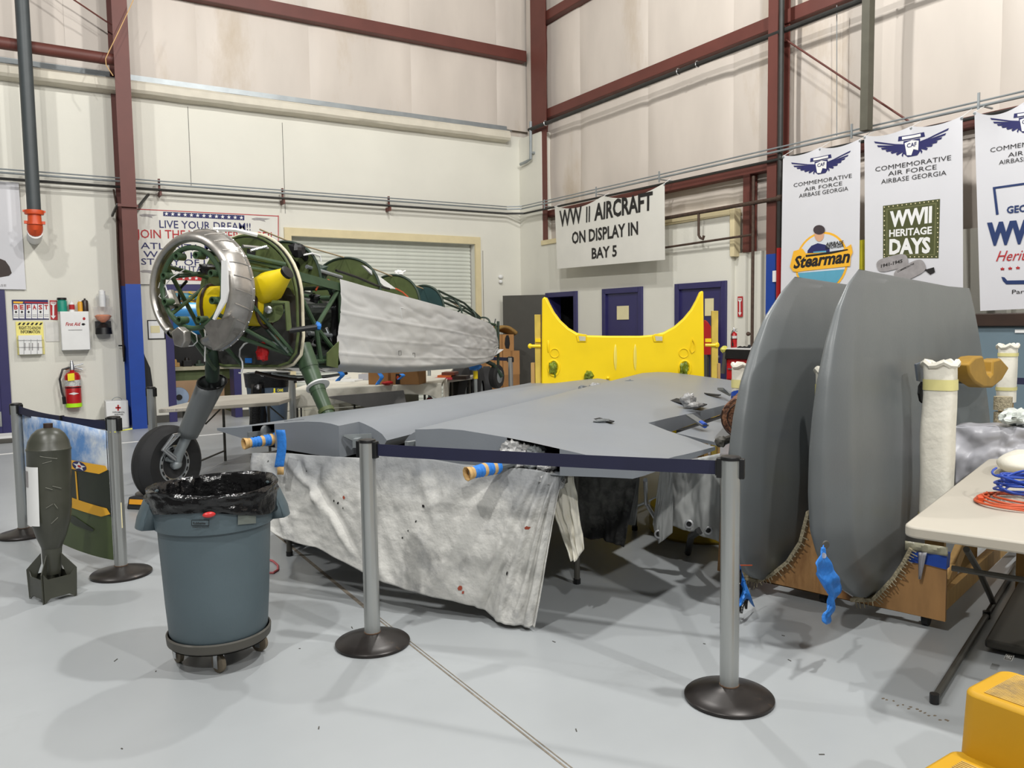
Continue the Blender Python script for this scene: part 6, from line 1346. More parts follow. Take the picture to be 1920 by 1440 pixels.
# liner: outer cuff, rim roll and inside
def liner(u, v):
    th = 2*math.pi*u; tab_ = [(.0, .268, .735), (.12, .277, .735), (.3, .282, .785), (.45, .283, .815), (.55, .274, .826), (.62, .258, .815), (.8, .226, .65), (1, .205, .5)]
    for (a, r0, z0), (b, r1, z1) in zip(tab_, tab_[1:]):
        if v <= b+1e-6: f = (v-a)/(b-a); r = r0+(r1-r0)*f; z = z0+(z1-z0)*f; break
    wv = .012*noise.noise(V((math.cos(th)*3, math.sin(th)*3, v*9)))+.006*noise.noise(V((math.cos(th)*9, math.sin(th)*9, v*14)))
    low = -.02+(.03*math.sin(th*1+4.2)+.012*math.sin(th*3+1)) if v < .25 else .008*math.sin(th*2+1)
    if v > .6: wv = .01*noise.noise(V((th*7, v*3, 1)))+.006*noise.noise(V((th*20, v*20, 1)))
    r += wv; return bc+V((r*math.cos(th), r*math.sin(th), z+low))
part(MB().grid(liner, 120, 40, closed_u=True), 'bin_liner', M_bag, t, ang=.9)
part(MB().lathe(bc+ZZ*.5, ZZ, [(0, .0), (.001, .215)], 40, cap=False), 'liner_bottom', M_bag, t)
def cs(px, py, r): 
    # point on the bin's round side under a sight line
    d = ray(px, py); o = CAM-bc; a_ = d.x**2+d.y**2; b_ = 2*(o.x*d.x+o.y*d.y); c_ = o.x**2+o.y**2-r*r; tt = (-b_-math.sqrt(max(0, b_*b_-4*a_*c_)))/(2*a_); return CAM+d*tt
part(MB().grid(lambda u, v: cs(359+33*u, 975+11*v, .268), 6, 2), 'maker_plate', M_ink, t); part(MB().grid(lambda u, v: cs(360+31*u, 976+9*v, .2695), 6, 2), 'maker_plate_field', M_can, t)
def bin_text(txt, x0, x1, yb, h, rad):
    pl = Plane(cs((x0+x1)/2, yb, rad), -vd); g = MB(); text_mb(g, pl, txt, (x0, yb), (x1, yb), h, .03, .002); part(g, 'lettering', M_ink, t)
bin_text('Rubbermaid', 362, 390, 983, 4.5, .271); bin_text('COMMERCIAL PRODUCTS', 361, 392, 989.5, 2, .271)
part(MB().grid(lambda u, v: cs(446+34*u, 950+34*v-3*u, .272), 6, 4), 'tape_residue', mat('dull_tape_patch', (98, 104, 98), .6), t)
part(MB().ball(cs(392, 965, .284), .018, 1.5, .6, .7), 'red_drawstring', mat('red_plastic_tie', (200, 50, 50), .3), t)
# dolly
part(MB().lathe(bc, ZZ, [(.105, 0), (.105, .212), (.115, .226), (.15, .229), (.155, .221), (.125, .215)], 48, cap=False), 'dolly_ring', M_dgrey, t); part(MB().lathe(bc, ZZ, [(.103, 0), (.103, .215)], 40, cap=False), 'dolly_plate', M_black, t)
for px, py in ((335, 1243), (411, 1262), (487, 1222), (430, 1205), (360, 1210)):
    p = onz(px, py-2); a = random.uniform(-.4, .4)+.6; d = V((math.cos(a), math.sin(a), 0)); cwl = part(MB().lathe(p+ZZ*.043-d*.012, d, [(0, 0), (0, .034), (.003, .043), (.021, .043), (.024, .034), (.024, 0)], 24), 'caster_wheel', mat('worn_caster', (110, 100, 84), .6, var=.2), t)
    e_ = d.cross(ZZ); part(MB().obox(p+ZZ*.062+d*.017, d*.0015, e_*.014, ZZ*.04).obox(p+ZZ*.062-d*.017, d*.0015, e_*.014, ZZ*.04).obox(p+ZZ*.10, d*.02, e_*.02, ZZ*.003), 'caster_fork', M_chrome, cwl)

# ================================================================ FOREGROUND RIGHT TABLE, CORDS, STOOL
c0 = onz(1692, 985, .74); c1_ = onz(1692, 990, .74); dl = (onz(1850, 862, .74)-c0); dl.z = 0; dl.normalize(); dw = V((dl.y, -dl.x, 0))
t = thing('folding_table', 'white folding table in the right foreground with dark bent legs', 'table', c0+dl*.9+dw*.38-ZZ*.74)
LN, WD = 1.86, .76
def rrect(o, a, b, la, lb, r, n=5):
    pts = []
    for cx, cy, a0 in ((r, r, 180), (la-r, r, 270), (la-r, lb-r, 0), (r, lb-r, 90)):
        for k in range(n+1): th = math.radians(a0+90*k/n); pts.append(o+a*(cx+r*math.cos(th))+b*(cy+r*math.sin(th)))
    return pts
tp_ = c0-ZZ*.045
part(MB().prism(rrect(tp_, dl, dw, LN, WD, .05), ZZ*.045), 'table_top', M_tabletop, t, bev=.008)
for s in (.16, LN-.45):
    fr_ = 1 if s < 1 else -1
    for wv in (.10, WD-.10):
        a = tp_+dl*(s+.16)+dw*wv; b = a-ZZ*.22+dl*.07; g_ = tp_+dl*(s-.05)+dw*wv; g_.z = .01
        L0 = onz(1752, 1312, .015); of = dl*(s-.16)+dw*(wv-.10)
        lp = [hit(x_, y_, L0, dw)+of for x_, y_ in ((1812, 1030), (1838, 1075), (1858, 1120), (1862, 1150), (1856, 1192), (1804, 1258), (1752, 1312))]
        if s > 1: lp = [V((2*(tp_+dl*(LN/2)).dot(dl)-p.dot(dl)+0, 0, 0)) for p in lp] if False else [p-dl*.1 for p in lp]
        lp = [V((p.x, p.y, max(.018, p.z))) for p in lp]; g_ = V((lp[-1].x, lp[-1].y, .01)); part(MB().tube(lp, .0145, 10), 'leg', M_dgrey, t); part(MB().tube([g_+ZZ*.03, g_-ZZ*.008], .018, 10), 'leg_cap', M_black, t)
    a = tp_+dl*(s+.16)+dw*.10-ZZ*.2+dl*.07; part(MB().tube([a, a+dw*(WD-.2)], .012, 8), 'crossbar', M_dgrey, t)
    a = tp_+dl*(s+.2)+dw*WD/2-ZZ*.21; part(MB().tube([a, tp_+dl*(s+.5)+dw*WD/2], .01, 8), 'folding_brace', M_dgrey, t)
# cords coiled on it
t = thing('extension_cord', 'coiled orange extension cord on the white table', 'cord', onz(1895, 945, .745))
oc = onz(1905, 942, .75); pts = []
for k in range(150):
    a = k*2*math.pi/30; r1 = .17-.012*math.sin(k*.09)-(k//30)*.016; pts.append(oc+dl*(r1*1.0*math.cos(a)+.01*(k//30))+dw*(r1*.95*math.sin(a)+.012*math.sin(k//30*2))+ZZ*(.0+.004*(k//30)+.004*math.sin(a*2+k*.05)))
part(MB().tube(pts, .0048, 7), 'cord', M_ocord, t)
pz = onz(1838, 935, .757); part(MB().obox(pz, dl*.02-dw*.006, dw*.011+dl*.003, ZZ*.011), 'socket_end', M_orange, t, bev=.003); part(MB().tube([pz+dl*.02, pz+dl*.08+dw*.02, pz+dl*.16+dw*.0], .0048, 7), 'cord', M_ocord, t)
t = thing('extension_cord', 'coiled blue extension cord piled over the orange one', 'cord', onz(1910, 920, .78))
bc2 = onz(1935, 925, .78); pts = []
for k in range(320):
    a = k*2*math.pi/27+.3*math.sin(k*.05); j = k/27; r1 = .115+.02*math.sin(j*2.3); pts.append(bc2+dl*(r1*1.05*math.cos(a)+.02*math.sin(j*1.7))+dw*(r1*math.sin(a)+.018*math.cos(j*2.9))+ZZ*(.004+.0065*j+.009*math.sin(a*2+j*1.3)))
part(MB().tube(pts, .0048, 7), 'cord', M_bcord, t)
# pillow-like cloth bag on the table, plastic-wrapped shape behind
t = thing('cloth_bag', 'plump cream cloth bag at the right edge of the white table', 'bag', onz(1925, 880, .745))
pc_ = onz(1945, 868, .80); part(MB().grid(lambda u, v: pc_+dl*(.20*math.copysign(abs(math.cos(2*math.pi*u))**.7, math.cos(2*math.pi*u))*math.sin(math.pi*v)**.5)+dw*(.17*math.copysign(abs(math.sin(2*math.pi*u))**.7, math.sin(2*math.pi*u))*math.sin(math.pi*v)**.5)+ZZ*(-.055*math.cos(math.pi*v)*(1-.35*abs(math.cos(4*math.pi*u)))), 36, 18, closed_u=True), 'bag', M_clothw, t, ang=1.4)
BT = onz(1852, 862, .74)+dl*.12
t = thing('plastic_covered_bench', 'bench draped in cloudy grey plastic behind the white table', 'bench', V((BT.x, BT.y, 0)))
bn = -dl; bx = dw
BP = lambda x, y: hit(x, y, BT, bn)
def plas(u, v):
    a = interp([(1789, 800), (1830, 799), (1880, 801), (1905, 802), (1945, 804)], u); b = interp([(1795, 905), (1830, 880), (1868, 868), (1905, 867), (1945, 868)], u); p = BP(*a).lerp(BP(*b), v)
    return p+bn*(.03*noise.noise(V((u*4, v*3, 2)))+.004*noise.noise(V((u*11, v*8, 2)))+.05*v)
part(MB().grid(plas, 60, 30), 'plastic_drape', M_plastic, t, thick=.003, ang=1.2)
def plt(u, v): return plas(u, 0)-bn*(.18*v)+ZZ*.004*math.sin(u*20)
part(MB().grid(plt, 40, 8), 'plastic_top', M_plastic, t, thick=.003, ang=1.2)
q0, q1 = plas(0, 0), plas(1, 0)
part(MB().prism([q0-ZZ*.03-bn*.02, q1-ZZ*.03-bn*.02, q1-ZZ*.03-bn*.17, q0-ZZ*.03-bn*.17], -ZZ*.03), 'bench_top', M_lumber, t)
for q in (q0+bx*.08-bn*.045, q1-bx*.05-bn*.045, q0+bx*.08-bn*.14, q1-bx*.05-bn*.14): part(MB().bar(V((q.x, q.y, 0)), V((q.x, q.y, q.z-.06)), .05, .05), 'leg', M_lumber, t)
lt_ = BP(1902, 800)-bn*.08; solo(MB().ball(lt_+ZZ*.045, .08, 1.5, 1, .55, jit=.5, seg=20, rings=12), 'plastic_bundle', mat('bundle_white', (214, 220, 214), .3, var=.2, vs=20, bump=.8), 'crumpled white and green-edged bag on the plastic covered bench', 'bag', ang=.5)
# folded dark table leaning under the white one
t = thing('folded_table', 'dark grey folded plastic table lying under the white table', 'table', onz(1880, 1200))
f0 = onz(1846, 1214, .02); part(MB().prism([f0, f0+dl*1.2, f0+dl*1.2-dw*.0+ZZ*.04, f0+ZZ*.04], dw*.5), 'table_panel', M_dgrey, t, bev=.01)
fp = f0+dl*-.0; pl = Plane(f0+dw*.5, dw); f1 = hit(1899, 1236, f0+ZZ*.045, ZZ); pl = Plane(f0+ZZ*.041, ZZ)
g = MB(); a = pl.at(1897, 1240, .001); g.poly([a, a+dl*.07, a+dl*.07-dw*.0+V((0, 0, 0))-dw*.03, a-dw*.03]); part(g, 'logo_plate', M_white, t); g = MB(); g.poly([a+dl*.002-dw*.002+ZZ*.001, a+dl*.068-dw*.002+ZZ*.001, a+dl*.068-dw*.028+ZZ*.001, a+dl*.002-dw*.028+ZZ*.001]); part(g, 'logo_field', M_dgrey, t)
cu = bpy.data.curves.new('t', 'FONT'); cu.body = 'LIFE'; cu.offset = .02; ob = bpy.data.objects.new('t', cu); col.objects.link(ob); bpy.context.view_layer.update(); me = bpy.data.meshes.new_from_object(ob); vv = [v.co.copy() for v in me.vertices]; ff = [tuple(p_.vertices) for p_ in me.polygons]; bpy.data.objects.remove(ob)
g = MB().add([a+dl*(.006+v.x*.026)-dw*(.006+v.y*.026)+ZZ*.003 for v in vv], ff); part(g, 'lettering', M_white, t)
# yellow two-step stool
t = thing('step_stool', 'worn yellow two-step plastic stool at the bottom right corner', 'stool', onz(1850, 1440))
e0 = onz(1786, 1400, .27); e0.z = 0; tpx = prj_ = None
u1_ = (onz(1880, 1252, .45)-onz(1803, 1292, .45)); u1_.z = 0; u1_.normalize()      # along the left side, going away
u2_ = V((u1_.y, -u1_.x, 0))
e_t = onz(1803, 1292, .45); e_t.z = 0
def frust(o, la, lb, z0, z1, inset): 
    b = rrect(o, u1_, u2_, la, lb, .04); c = sum(b, V())/len(b); b0 = [V((p.x, p.y, z0))+(p-c)*inset for p in b]; b1 = [V((p.x, p.y, z1)) for p in b]
    n = len(b); mb = MB(); mb.add(b0+b1, [tuple(range(n))[::-1], tuple(range(n, 2*n))]+[(i, (i+1) % n, n+(i+1) % n, n+i) for i in range(n)]); return mb
part(frust(e_t, .25, .5, 0, .45, .08), 'upper_step', M_stool, t, bev=.012); lo = e_t-u1_*.29-u2_*.02
part(frust(lo, .31, .54, 0, .26, .05), 'lower_step', M_stool, t, bev=.012)
for o_, z_, la, lb in ((e_t, .45, .25, .5), (lo, .26, .27, .54)):
    g = MB()
    for k in range(22): p = o_+u1_*(.03+k*(la-.06)/21)+u2_*.05; p.z = z_+.0015; g.obox(p+u2_*(lb-.1)/2, u2_*(lb-.1)/2, u1_*.0028, ZZ*.0018)
    part(g, 'grip_tread', mat('worn_tread', (190, 158, 84), .7, var=.25, vs=12, dark=(140, 122, 92), dthr=.6), t)
# cabinet and dark beam below the banners at right
t = thing('blue_grey_cabinet', 'slate blue cabinet behind the standing wing with a dark top board', 'cabinet', (8.2, 4.6, 0))
a = onx(1832, 590, 8.0); b = onx(1840, 612, 8.0)
part(MB().box(8.0, 8.7, 2.2, 5.35, 0, b.z), 'cabinet_body', M_cab, t, bev=.01); part(MB().box(7.96, 8.74, 2.15, 5.4, b.z, onx(1840, 588, 7.96).z), 'top_board', M_brown, t, bev=.01)
a = onx(1903, 618, 7.99); part(MB().box(7.99, 8.0, a.y-.25, a.y, a.z-.03, a.z), 'paper_strip', M_white, t)
belt(V((7.2, 3.6)), V((7.6, 2.2)), 'navy belt in front of the slate blue cabinet', .98)
yb_ = onx(1616, 450, 8.68); solo(MB().box(8.66, 8.7, yb_.y-.04, yb_.y+.05, 0, yb_.z), 'yellow_board', mat('bright_yellow_board', (226, 216, 60), .5), 'thin yellow board seen in the gap between the first two tall banners', 'board')
# ================================================================ BACKGROUND TABLES, BINS, BOXES
def ftable(name, label, corners, z, mt, th=.04, legs=True, cat='table'):
    c = [onz(x, y, z) if not isinstance(x, V) else x for x, y in corners]; a, b, d = c; e = d-a; r = b-a
    # a near-left corner, b along the long side, d along the short side
    t = thing(name, label, cat, (a+b)/2*V((1, 1, 0)) if False else V(((a.x+b.x)/2, (a.y+b.y)/2, 0)))
    part(MB().prism([a-ZZ*th, b-ZZ*th, b+e-ZZ*th, a+e-ZZ*th], ZZ*th), 'table_top', mt, t, bev=.006)
    if legs:
        for u in (.14, .86):
            for v in (.12, .88): p = a+r*u+e*v; part(MB().tube([V((p.x, p.y, z-th)), V((p.x, p.y, 0))], .015, 8), 'leg', M_dgrey, t)
            p, q = a+r*u+e*.12, a+r*u+e*.88; part(MB().tube([V((p.x, p.y, .12)), V((q.x, q.y, .12))], .01, 6), 'leg_brace', M_dgrey, t)
            p = a+r*u+e*.5; part(MB().tube([V((p.x, p.y, z-.25)), V((p.x, p.y, z-.04))+r.normalized()*(.22 if u < .5 else -.22)], .009, 6), 'folding_brace', M_dgrey, t)
    return t, a, r, e
t, a, r, e = ftable('folding_table', 'white folding table behind the left main wheel, marked DO NOT MOVE', [(297, 767), (523, 753), (400, 743)], .74, M_tabletop)
pl = Plane(a+r.normalized()*0, V((e.x, e.y, 0)).normalized()*-1); g = MB(); text_mb(g, pl, 'DO NOT MOVE', (303, 771), (345, 770), 4, .01); part(g, 'lettering', M_greyp, t)
# second bin
p = onz(497, 800); p = onz(505, 812); t = thing('lidded_bin', 'grey bin with black liner and arrow sticker behind the plain white table', 'bin', p)
pz = V((p.x, p.y, 0)); part(MB().lathe(pz, ZZ, [(.0, 0), (.0, .24), (.66, .29), (.68, .30), (.86, .31), (.87, .3), (.86, .28)], 36, cap=False), 'bin_body', mat('blue_grey_bin', (74, 88, 104), .5), t)
part(MB().grid(lambda u, v: pz+V(((.325-.02*v)*math.cos(2*math.pi*u), (.325-.02*v)*math.sin(2*math.pi*u), .875-.20*v+.02*noise.noise(V((u*9, v, 1))))), 48, 5, closed_u=True).lathe(pz, ZZ, [(.875, .325), (.86, .27), (.6, .25), (.5, 0)], 36, cap=False), 'bin_liner', M_bag, t)
part(MB().grid(lambda u, v: pz+V((-.30+.25*u-.06*v, -.28-.06*math.sin(u*5)-.02, .74-.72*v)), 8, 8), 'hanging_liner', M_bag, t, thick=.01)
pl = Plane(pz+V((0, -.335, 0)), V((-.25, -1, 0))); g = MB(); px_poly(g, pl, [(513, 728), (516, 728), (516, 736), (518, 736), (514.5, 741), (511, 736), (513, 736)]); text_mb(g, pl, 'CANS', (520, 734), (531, 734), 5, .03); part(g, 'sticker_print', mat('sticker_yellow', (226, 210, 40), .5), t)
# long cloth-covered table by the shutter
za = .80
t, a, r, e = ftable('covered_table', 'long table under a white cloth beside the shutter, boxes on top', [(548, 731), (828, 719), (640, 700)], za, M_tabletop)
cov_a, cov_n = V(a), V((e.x, e.y, 0)).normalized()
def skirt(u, v):
    s = u*(r.length); drop = .17+.05*math.sin(u*5.0+1.2)+(.1*max(0, (u-.9)*6)); p = a+r*u-V((e.x, e.y, 0)).normalized()*(.02+.03*v*math.sin(u*40)*.6); return V((p.x, p.y, za+.01-v*drop))
part(MB().grid(skirt, 100, 10), 'cloth_skirt', M_clothw, t, thick=.003, ang=1.4)
part(MB().prism([a+ZZ*.002, a+r+ZZ*.002, a+r+e+ZZ*.002, a+e+ZZ*.002], ZZ*.006), 'cloth_top', M_clothw, t)
rs = a+r; part(MB().grid(lambda u, v: rs+e*u+r.normalized()*(.02+.02*math.sin(u*25)*v)-ZZ*(v*.45), 24, 8), 'cloth_end', M_clothw, t, thick=.003, ang=1.4)
def on_t(px, py): return onz(px, py, za+.01)
def tbox(px0, px1, py, h, d, label, mt, name='cardboard_box', cat='box', group=None):
    A, B = on_t(px0, py), on_t(px1, py); k = (B-A); n = V((-k.y, k.x, 0)).normalized()*d
    t = thing(name, label, cat, (A+B)/2, group); part(MB().prism([A, B, B+n, A+n], ZZ*h), 'box_body', mt, t, bev=.004)
    part(MB().prism([A+n*.45+ZZ*(h), B+n*.45+ZZ*h, B+n*.55+ZZ*h, A+n*.55+ZZ*h], ZZ*.002), 'box_seam', M_cardd, t); return t, A, B, n
tbox(691, 728, 721, .15, .3, 'brown cardboard box on the covered table, left of the labelled one', M_card, group='boxes on the covered table')
t, A, B, n = tbox(733, 786, 721, .16, .3, 'brown cardboard box with dark logo label on the covered table', M_card, group='boxes on the covered table')
pl = Plane(A-n.normalized()*.003, -n); g = MB(); px_poly(g, pl, [(742, 701), (750, 701), (750, 720), (742, 720)]); part(g, 'label_block', M_ink, t); g = MB(); px_poly(g, pl, ring_poly((746, 708), 2.5, 4, 0, n=12), .006); part(g, 'label_mark', M_orange, t)
solo(MB().ball(on_t(727, 722)+ZZ*.025, .05, 1.5, 1, .5, jit=.3), 'red_pouch', M_red, 'small red pouch on the covered table between the cardboard boxes', 'pouch')
tbox(672, 690, 713, .08, .25, 'grey plastic tray on the covered table', M_plastic, 'plastic_tray', 'tray')
random.seed(5)
for i, (x0, y0, x1) in enumerate(((548, 716, 590), (595, 712, 640), (560, 708, 610), (630, 716, 665))):
    A, B = on_t(x0, y0), on_t(x1, y0); k = B-A; n = V((-k.y, k.x, 0)).normalized()*.3; solo(MB().prism([A, B, B+n*1.1, A+n], ZZ*(.006+.004*i)), 'drawing_sheet', M_white, ['white drawing sheet on the near left end of the covered table', 'white drawing sheet in the middle left of the covered table', 'white drawing sheet at the far left of the covered table', 'white drawing sheet beside the grey tray'][i], 'paper', 'papers on the covered table')
# second small table with books and jack
t, a, r, e = ftable('side_table', 'narrow white table end by the tyres, books on it', [(840, 712), (886, 706), (846, 704)], .78, M_tabletop)
def on_s(px, py): return onz(px, py, .78)
for i, (x0, x1, y, h, mt_, lb) in enumerate(((815, 848, 712, .03, mat('magenta_cover', (226, 70, 90), .5), 'red-pink folder at the bottom of the pile on the narrow white table'), (820, 846, 708, .03, mat('orange_cover', (226, 110, 50), .5), 'orange folder on the pile on the narrow white table'), (832, 858, 711, .05, M_brown, 'dark brown wood block on the narrow white table'), (828, 852, 703, .04, mat('red_brown_book', (120, 60, 40), .5), 'red-brown book topping the pile on the narrow white table'))):
    A, B = on_s(x0, 712), on_s(x1, 712); z0_ = [.0, .03, .0, .06][i]; k = B-A; n = V((-k.y, k.x, 0)).normalized()*.22
    sh = V((0, 0, 0)) if i != 2 else k.normalized()*.12
    solo(MB().prism([A+sh+ZZ*z0_, B+sh+ZZ*z0_, B+sh+n+ZZ*z0_, A+sh+n+ZZ*z0_], ZZ*h), 'book', mt_, lb, 'book', 'pile on the narrow white table', bev=.003)
# screw jack stand with red collar under fuselage; tail stand
p = onz(806, 765, .0); p = onz(806, 752, .45); t = thing('jack_stand', 'grey post stand with a red collar under the middle of the fuselage', 'stand', V((p.x, p.y, 0)))
pz = V((p.x, p.y, 0)); part(MB().tube([pz+ZZ*.1, pz+ZZ*1.08], .025, 10), 'post', M_galv, t); part(MB().lathe(pz+ZZ*.40, ZZ, [(0, .07), (.05, .07), (.09, .04), (.1, .03)], 16), 'collar', M_red, t); part(MB().lathe(pz, ZZ, [(0, .2), (.02, .2), (.1, .04)], 20), 'foot', M_red, t)
p = F(4.15, .05, 0); t = thing('tail_stand', 'slim grey stand with blue and yellow tape holding up the tail', 'stand', p)
part(MB().tube([p, p+ZZ*1.02], .022, 10), 'post', M_galv, t); part(MB().lathe(p, ZZ, [(0, .22), (.02, .22), (.04, .03)], 20), 'foot', M_dgrey, t); part(MB().ball(p+ZZ*.98, .06, 1.6, 1, .8, jit=.5), 'tape_wrap', M_btape, t, ang=.3); part(MB().tube([p+ZZ*.82, p+ZZ*.92], .03, 10), 'yellow_band', M_tank, t)
# tyres beside the boxes
def loose_tyre(px, py, r, wd, yaw, label, hubm=None):
    c = onz(px, py, r); n = V((math.cos(yaw), math.sin(yaw), 0)); t = thing('spare_tyre', label, 'tyre', V((c.x, c.y, 0)), 'tyres standing by the cardboard boxes')
    part(MB().lathe(c-n*wd/2, n, [(0, r*.5), (-.005, r*.75), (.01, r*.93), (.03, r), (wd-.03, r), (wd-.01, r*.93), (wd+.005, r*.75), (wd, r*.5)], 36, cap=False), 'tyre', M_rubber, t)
    part(MB().lathe(c-n*wd*.4, n, [(0, 0), (0, r*.45), (.01, r*.52), (wd*.8, r*.52), (wd*.8, r*.4), (wd*.7, 0)], 24), 'rim', hubm or M_galv, t)
loose_tyre(868, 745, .45, .22, 2.3, 'large black tyre with spoked rim nearest the narrow table'); loose_tyre(893, 741, .45, .2, 2.5, 'large black tyre standing behind the first one'); loose_tyre(913, 735, .42, .16, 2.6, 'large black tyre closest to the cardboard boxes')
t = thing('hand_truck', 'black hand truck with small white-hubbed wheel under the narrow table', 'cart', onz(845, 770)); c = onz(838, 746, .32)
part(MB().lathe(c, V((.7, -.7, 0)), [(-.03, .06), (-.03, .12), (0, .13), (.03, .12), (.03, .06)], 24), 'wheel', M_rubber, t); part(MB().lathe(c, V((.7, -.7, 0)), [(-.03, 0), (-.03, .07), (.03, .07), (.04, 0)], 16), 'wheel_hub', M_white, t); part(MB().tube([c, c+V((.3, .3, .5)), c+V((.35, .35, .9))], .018, 8).tube([c+V((.25, .05, 0)), c+V((.5, .35, .5)), c+V((.55, .4, .9))], .018, 8).bar(c+V((.1, .0, -.1)), c+V((.4, .1, -.1)), .2, .01).tube([c, V((c.x, c.y, .01))], .018, 8).tube([c+V((.4, .1, -.1)), V((c.x+.4, c.y+.1, .01))], .018, 8), 'truck_frame', M_black, t)
# grey folded panel leaning beneath covered table
q = [onz(x, y, z) for x, y, z in ((612, 744, .62), (757, 732, .70), (758, 756, .5), (688, 765, .42))]
t = thing('grey_folded_panel', 'grey folded table panel propped beneath the covered table', 'panel', V(((q[2]+q[3])/2))); part(MB().prism([FPQ for FPQ in [hit(x, y, cov_a+cov_n*.12, cov_n) for x, y in ((612, 744), (757, 732), (762, 757), (690, 765))]], V((0, .04, 0))), 'panel', mat('panel_grey', (112, 110, 108), .55), t)
# white bench slats under the table (stacked boards)
for k, lb in enumerate(('top pale board stacked on edge under the covered table', 'second pale board stacked on edge under the covered table', 'third pale board stacked on edge under the covered table', 'lowest pale board stacked on edge under the covered table')):
    A = onz(556, 812, .0); A = V((3.2, 10.9, .02+.15*(3-k))); solo(MB().box(3.0, 5.4, 11.5, 11.56, .02+.145*(3-k), .155+.145*(3-k)), 'white_board', mat('board_cream', (212, 208, 190), .6), lb, 'board', 'white boards stacked under the covered table', bev=.003)
# black folding chair frame near
t = thing('chair_frame', 'black tubular folding chair frame behind the right gear leg', 'chair', onz(575, 800))
A = onz(566, 812); dx = V((.95, -.1, 0)).normalized()
part(MB().tube([A, A+ZZ*.50, A+dx*.32+ZZ*.56, A+dx*.42+ZZ*.0], .013, 8), 'frame', M_black, t); part(MB().tube([A+ZZ*.06, A+dx*.42+ZZ*.1], .01, 8), 'crossbar', M_black, t); part(MB().tube([A+V((0, .35, 0)), A+V((0, .35, .5)), A+V((0, .35, .5))+dx*.35, A+V((0, .35, 0))+dx*.45], .013, 8), 'frame', M_black, t)
# cardboard stack by the corner
ys_ = 12.9
def cbox(x0, y0, x1, y1, label, Y=12.6, d=.55, mt=M_card):
    a = ony(x0, y0, Y); b = ony(x1, y1, Y); t = thing('cardboard_box', label, 'box', V(((a.x+b.x)/2, Y+d/2, b.z)), 'cardboard boxes stacked in the corner')
    part(MB().box(a.x, b.x, Y, Y+d, b.z, a.z), 'box_body', mt, t, bev=.006); part(MB().box((a.x+b.x)/2-.02, (a.x+b.x)/2+.02, Y-.002, Y, b.z, a.z), 'tape_seam', M_cardd, t); return t, a, b
z3 = cbox(918, 628, 964, 658, 'top cardboard box with a dark oval logo in the corner stack')
pl = Plane((0, 12.597, 0), (0, -1, 0)); g = MB(); px_poly(g, pl, [(949, 629), (953, 628), (955, 634), (956, 645), (954, 654), (948, 653), (946, 645), (947, 634)]); part(g, 'logo_patch', M_ink, z3[0])
cbox(912, 658.5, 943, 702, 'middle left cardboard box in the corner stack'); cbox(943.5, 658.5, 975, 702, 'middle right cardboard box in the corner stack'); a_ = ony(0, 702.5, 12.6)
cbox(905, 702.5, 943, 742, 'lower left cardboard box in the corner stack', mt=M_cardd); cbox(943.5, 702.5, 975, 742, 'lower right cardboard box in the corner stack', mt=M_cardd)
zb = ony(940, 742, 12.6).z
solo(MB().box(ony(900, 742, 12.6).x, ony(976, 742, 12.6).x, 12.6, 13.2, 0, zb-.005), 'packing_crate', M_cardd, 'wide cardboard crate at the bottom of the corner stack', 'box', bev=.006)
a = ony(930, 612, 12.7); b = ony(966, 628, 12.7); solo(MB().grid(lambda u, v: V((a.x+(b.x-a.x)*u, 12.62+.5*v, b.z+.03+.10*math.sin(math.pi*min(1, u*.7+.3))+.03*math.sin(v*5+u*3))), 16, 12), 'brown_tarp', mat('tan_tarp', (150, 116, 62), .8, bump=.4), 'folded tan tarp lying on top of the corner boxes', 'tarp', thick=.05, ang=1.2)
# black garment bag beside the blue column, at its right
a = ony(262, 655, 13.7); b = ony(292, 725, 13.7)
solo(MB().prism([ony(x, y, 13.8) for x, y in ((263, 640), (272, 668), (282, 690), (287, 725), (286, 800), (262, 800))], V((0, .1, 0))), 'leaning_board', M_pad, 'black curved panel leaning against the wall right of the blue column', 'panel', bev=.01)
# white object at far left floor and dark low box
t = thing('low_dark_box', 'low dark box on the floor at the left frame edge', 'box', onz(10, 828)); p = onz(0, 832); part(MB().box(p.x-.5, p.x+.25, p.y, p.y+.5, 0, .06), 'box_base', M_dgrey, t, bev=.01); part(MB().box(p.x-.5, p.x+.2, p.y+.05, p.y+.45, .06, .09), 'box_lid', M_white, t)
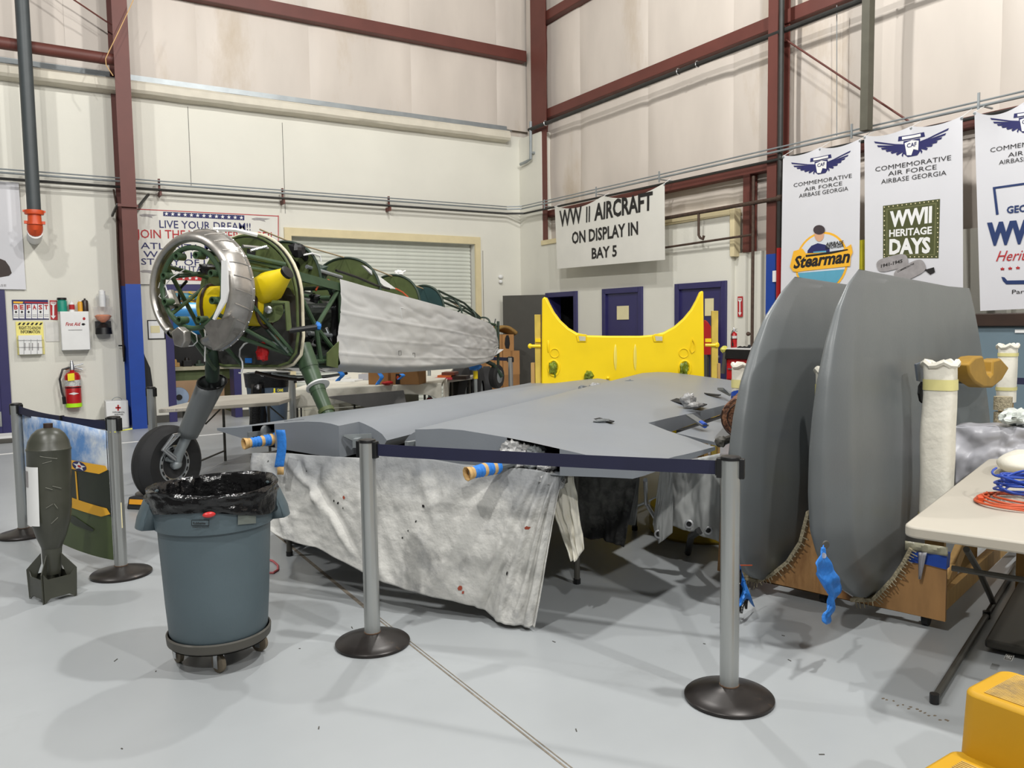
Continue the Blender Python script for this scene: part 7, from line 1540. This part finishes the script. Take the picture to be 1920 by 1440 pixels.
# white stored wing tip leaning behind mid table (pale slab)
# workshop contents
t = thing('air_compressor', 'blue horizontal air compressor tank inside the purple framed workshop', 'compressor', (2.75, 15.2, 1.0))
c = ony(365, 600, 15.2); part(MB().lathe((1.95, 15.2, c.z), (1, 0, 0), [(0, .0), (.03, .2), (.12, .31), (1.45, .31), (1.54, .2), (1.57, 0)], 28), 'tank', M_tankblue, t); part(MB().box(2.1, 3.4, 15.0, 15.4, .86, c.z-.26), 'saddle', M_black, t)
t = thing('workbench', 'olive green metal workbench inside the purple framed workshop', 'bench', (2.7, 15, 0))
part(MB().box(1.75, 3.9, 14.65, 15.6, .80, .86), 'bench_top', mat('pale_bench_top', (170, 164, 140), .5), t); part(MB().box(1.8, 3.85, 14.75, 15.5, .62, .8), 'bench_apron', M_olive, t)
for x in (1.8, 3.3): part(MB().box(x, x+.5, 14.75, 15.5, 0, .62), 'pedestal', M_olive, t); dw_ = part(MB().box(x+.02, x+.48, 14.735, 14.75, .35, .6), 'drawer', M_olive, t, bev=.004); part(MB().bar((x+.15, 14.72, .48), (x+.35, 14.72, .48), .02, .02), 'drawer_handle', M_galv, dw_)
random.seed(9)
for i, (lb, mt_) in enumerate((('grey small machine part at the left on the workbench', M_galv), ('brass coloured fitting on the workbench', M_lumber), ('dark casting lying on the workbench', M_black), ('row plate with round holes at the back of the workbench', M_dgreen), ('pale bracket at the right on the workbench', M_white))):
    x = 2.15+i*.2; solo(MB().box(x-.07, x+.07, 14.75, 14.9, .862, .862+.04+.03*(i % 3)).lathe((x, 14.82, .862+.04+.03*(i % 3)), ZZ, [(0, .04), (.05, .035), (.06, .015)], 12), 'machine_part', mt_, lb, 'part', 'small parts on the workshop bench', bev=.004)
t = thing('speaker_fan', 'pale blue round fan housing under the workbench', 'fan', (2.45, 14.6, 0)); c = ony(336, 745, 14.55)
part(MB().lathe((c.x, 14.55, c.z), (0, 1, 0), [(0, .05), (.01, .16), (.06, .17), (.14, .16), (.15, .0)], 24), 'housing', mat('pale_blue_plastic', (140, 158, 182), .5), t); part(MB().lathe((c.x, 14.54, c.z), (0, 1, 0), [(0, 0), (0, .05), (.02, .05)], 18), 'centre_hole', M_black, t); part(MB().box(c.x-.12, c.x+.12, 14.56, 14.7, 0, c.z-.14), 'foot', M_dgrey, t)
t = thing('blue_red_pump', 'teal and red air cylinder with yellow coil mounted on the workshop wall', 'pump', (2.6, 16.9, 1.9)); c = ony(355, 556, 16.85)
part(MB().lathe((c.x-.35, 16.85, c.z), (1, 0, 0), [(0, .07), (.5, .07)], 14), 'cylinder', M_teal, t); part(MB().lathe((c.x+.15, 16.85, c.z), (1, 0, 0), [(0, .08), (.12, .08), (.14, .03), (.2, .03)], 14), 'red_end', M_red, t)
part(MB().tube([V((c.x+.02+.05*math.cos(k*.9), 16.74, c.z+.12-.012*k)) for k in range(26)], .01, 6), 'yellow_coil', M_tank, t)
# dark-room shelf so the doorway is not empty
solo(MB().box(10.3, 10.8, 12.0, 13.1, 0, .9), 'dark_shelf', M_dgrey, 'dim shelf unit inside the unlit room on the right', 'shelf')

bpy.context.view_layer.update()
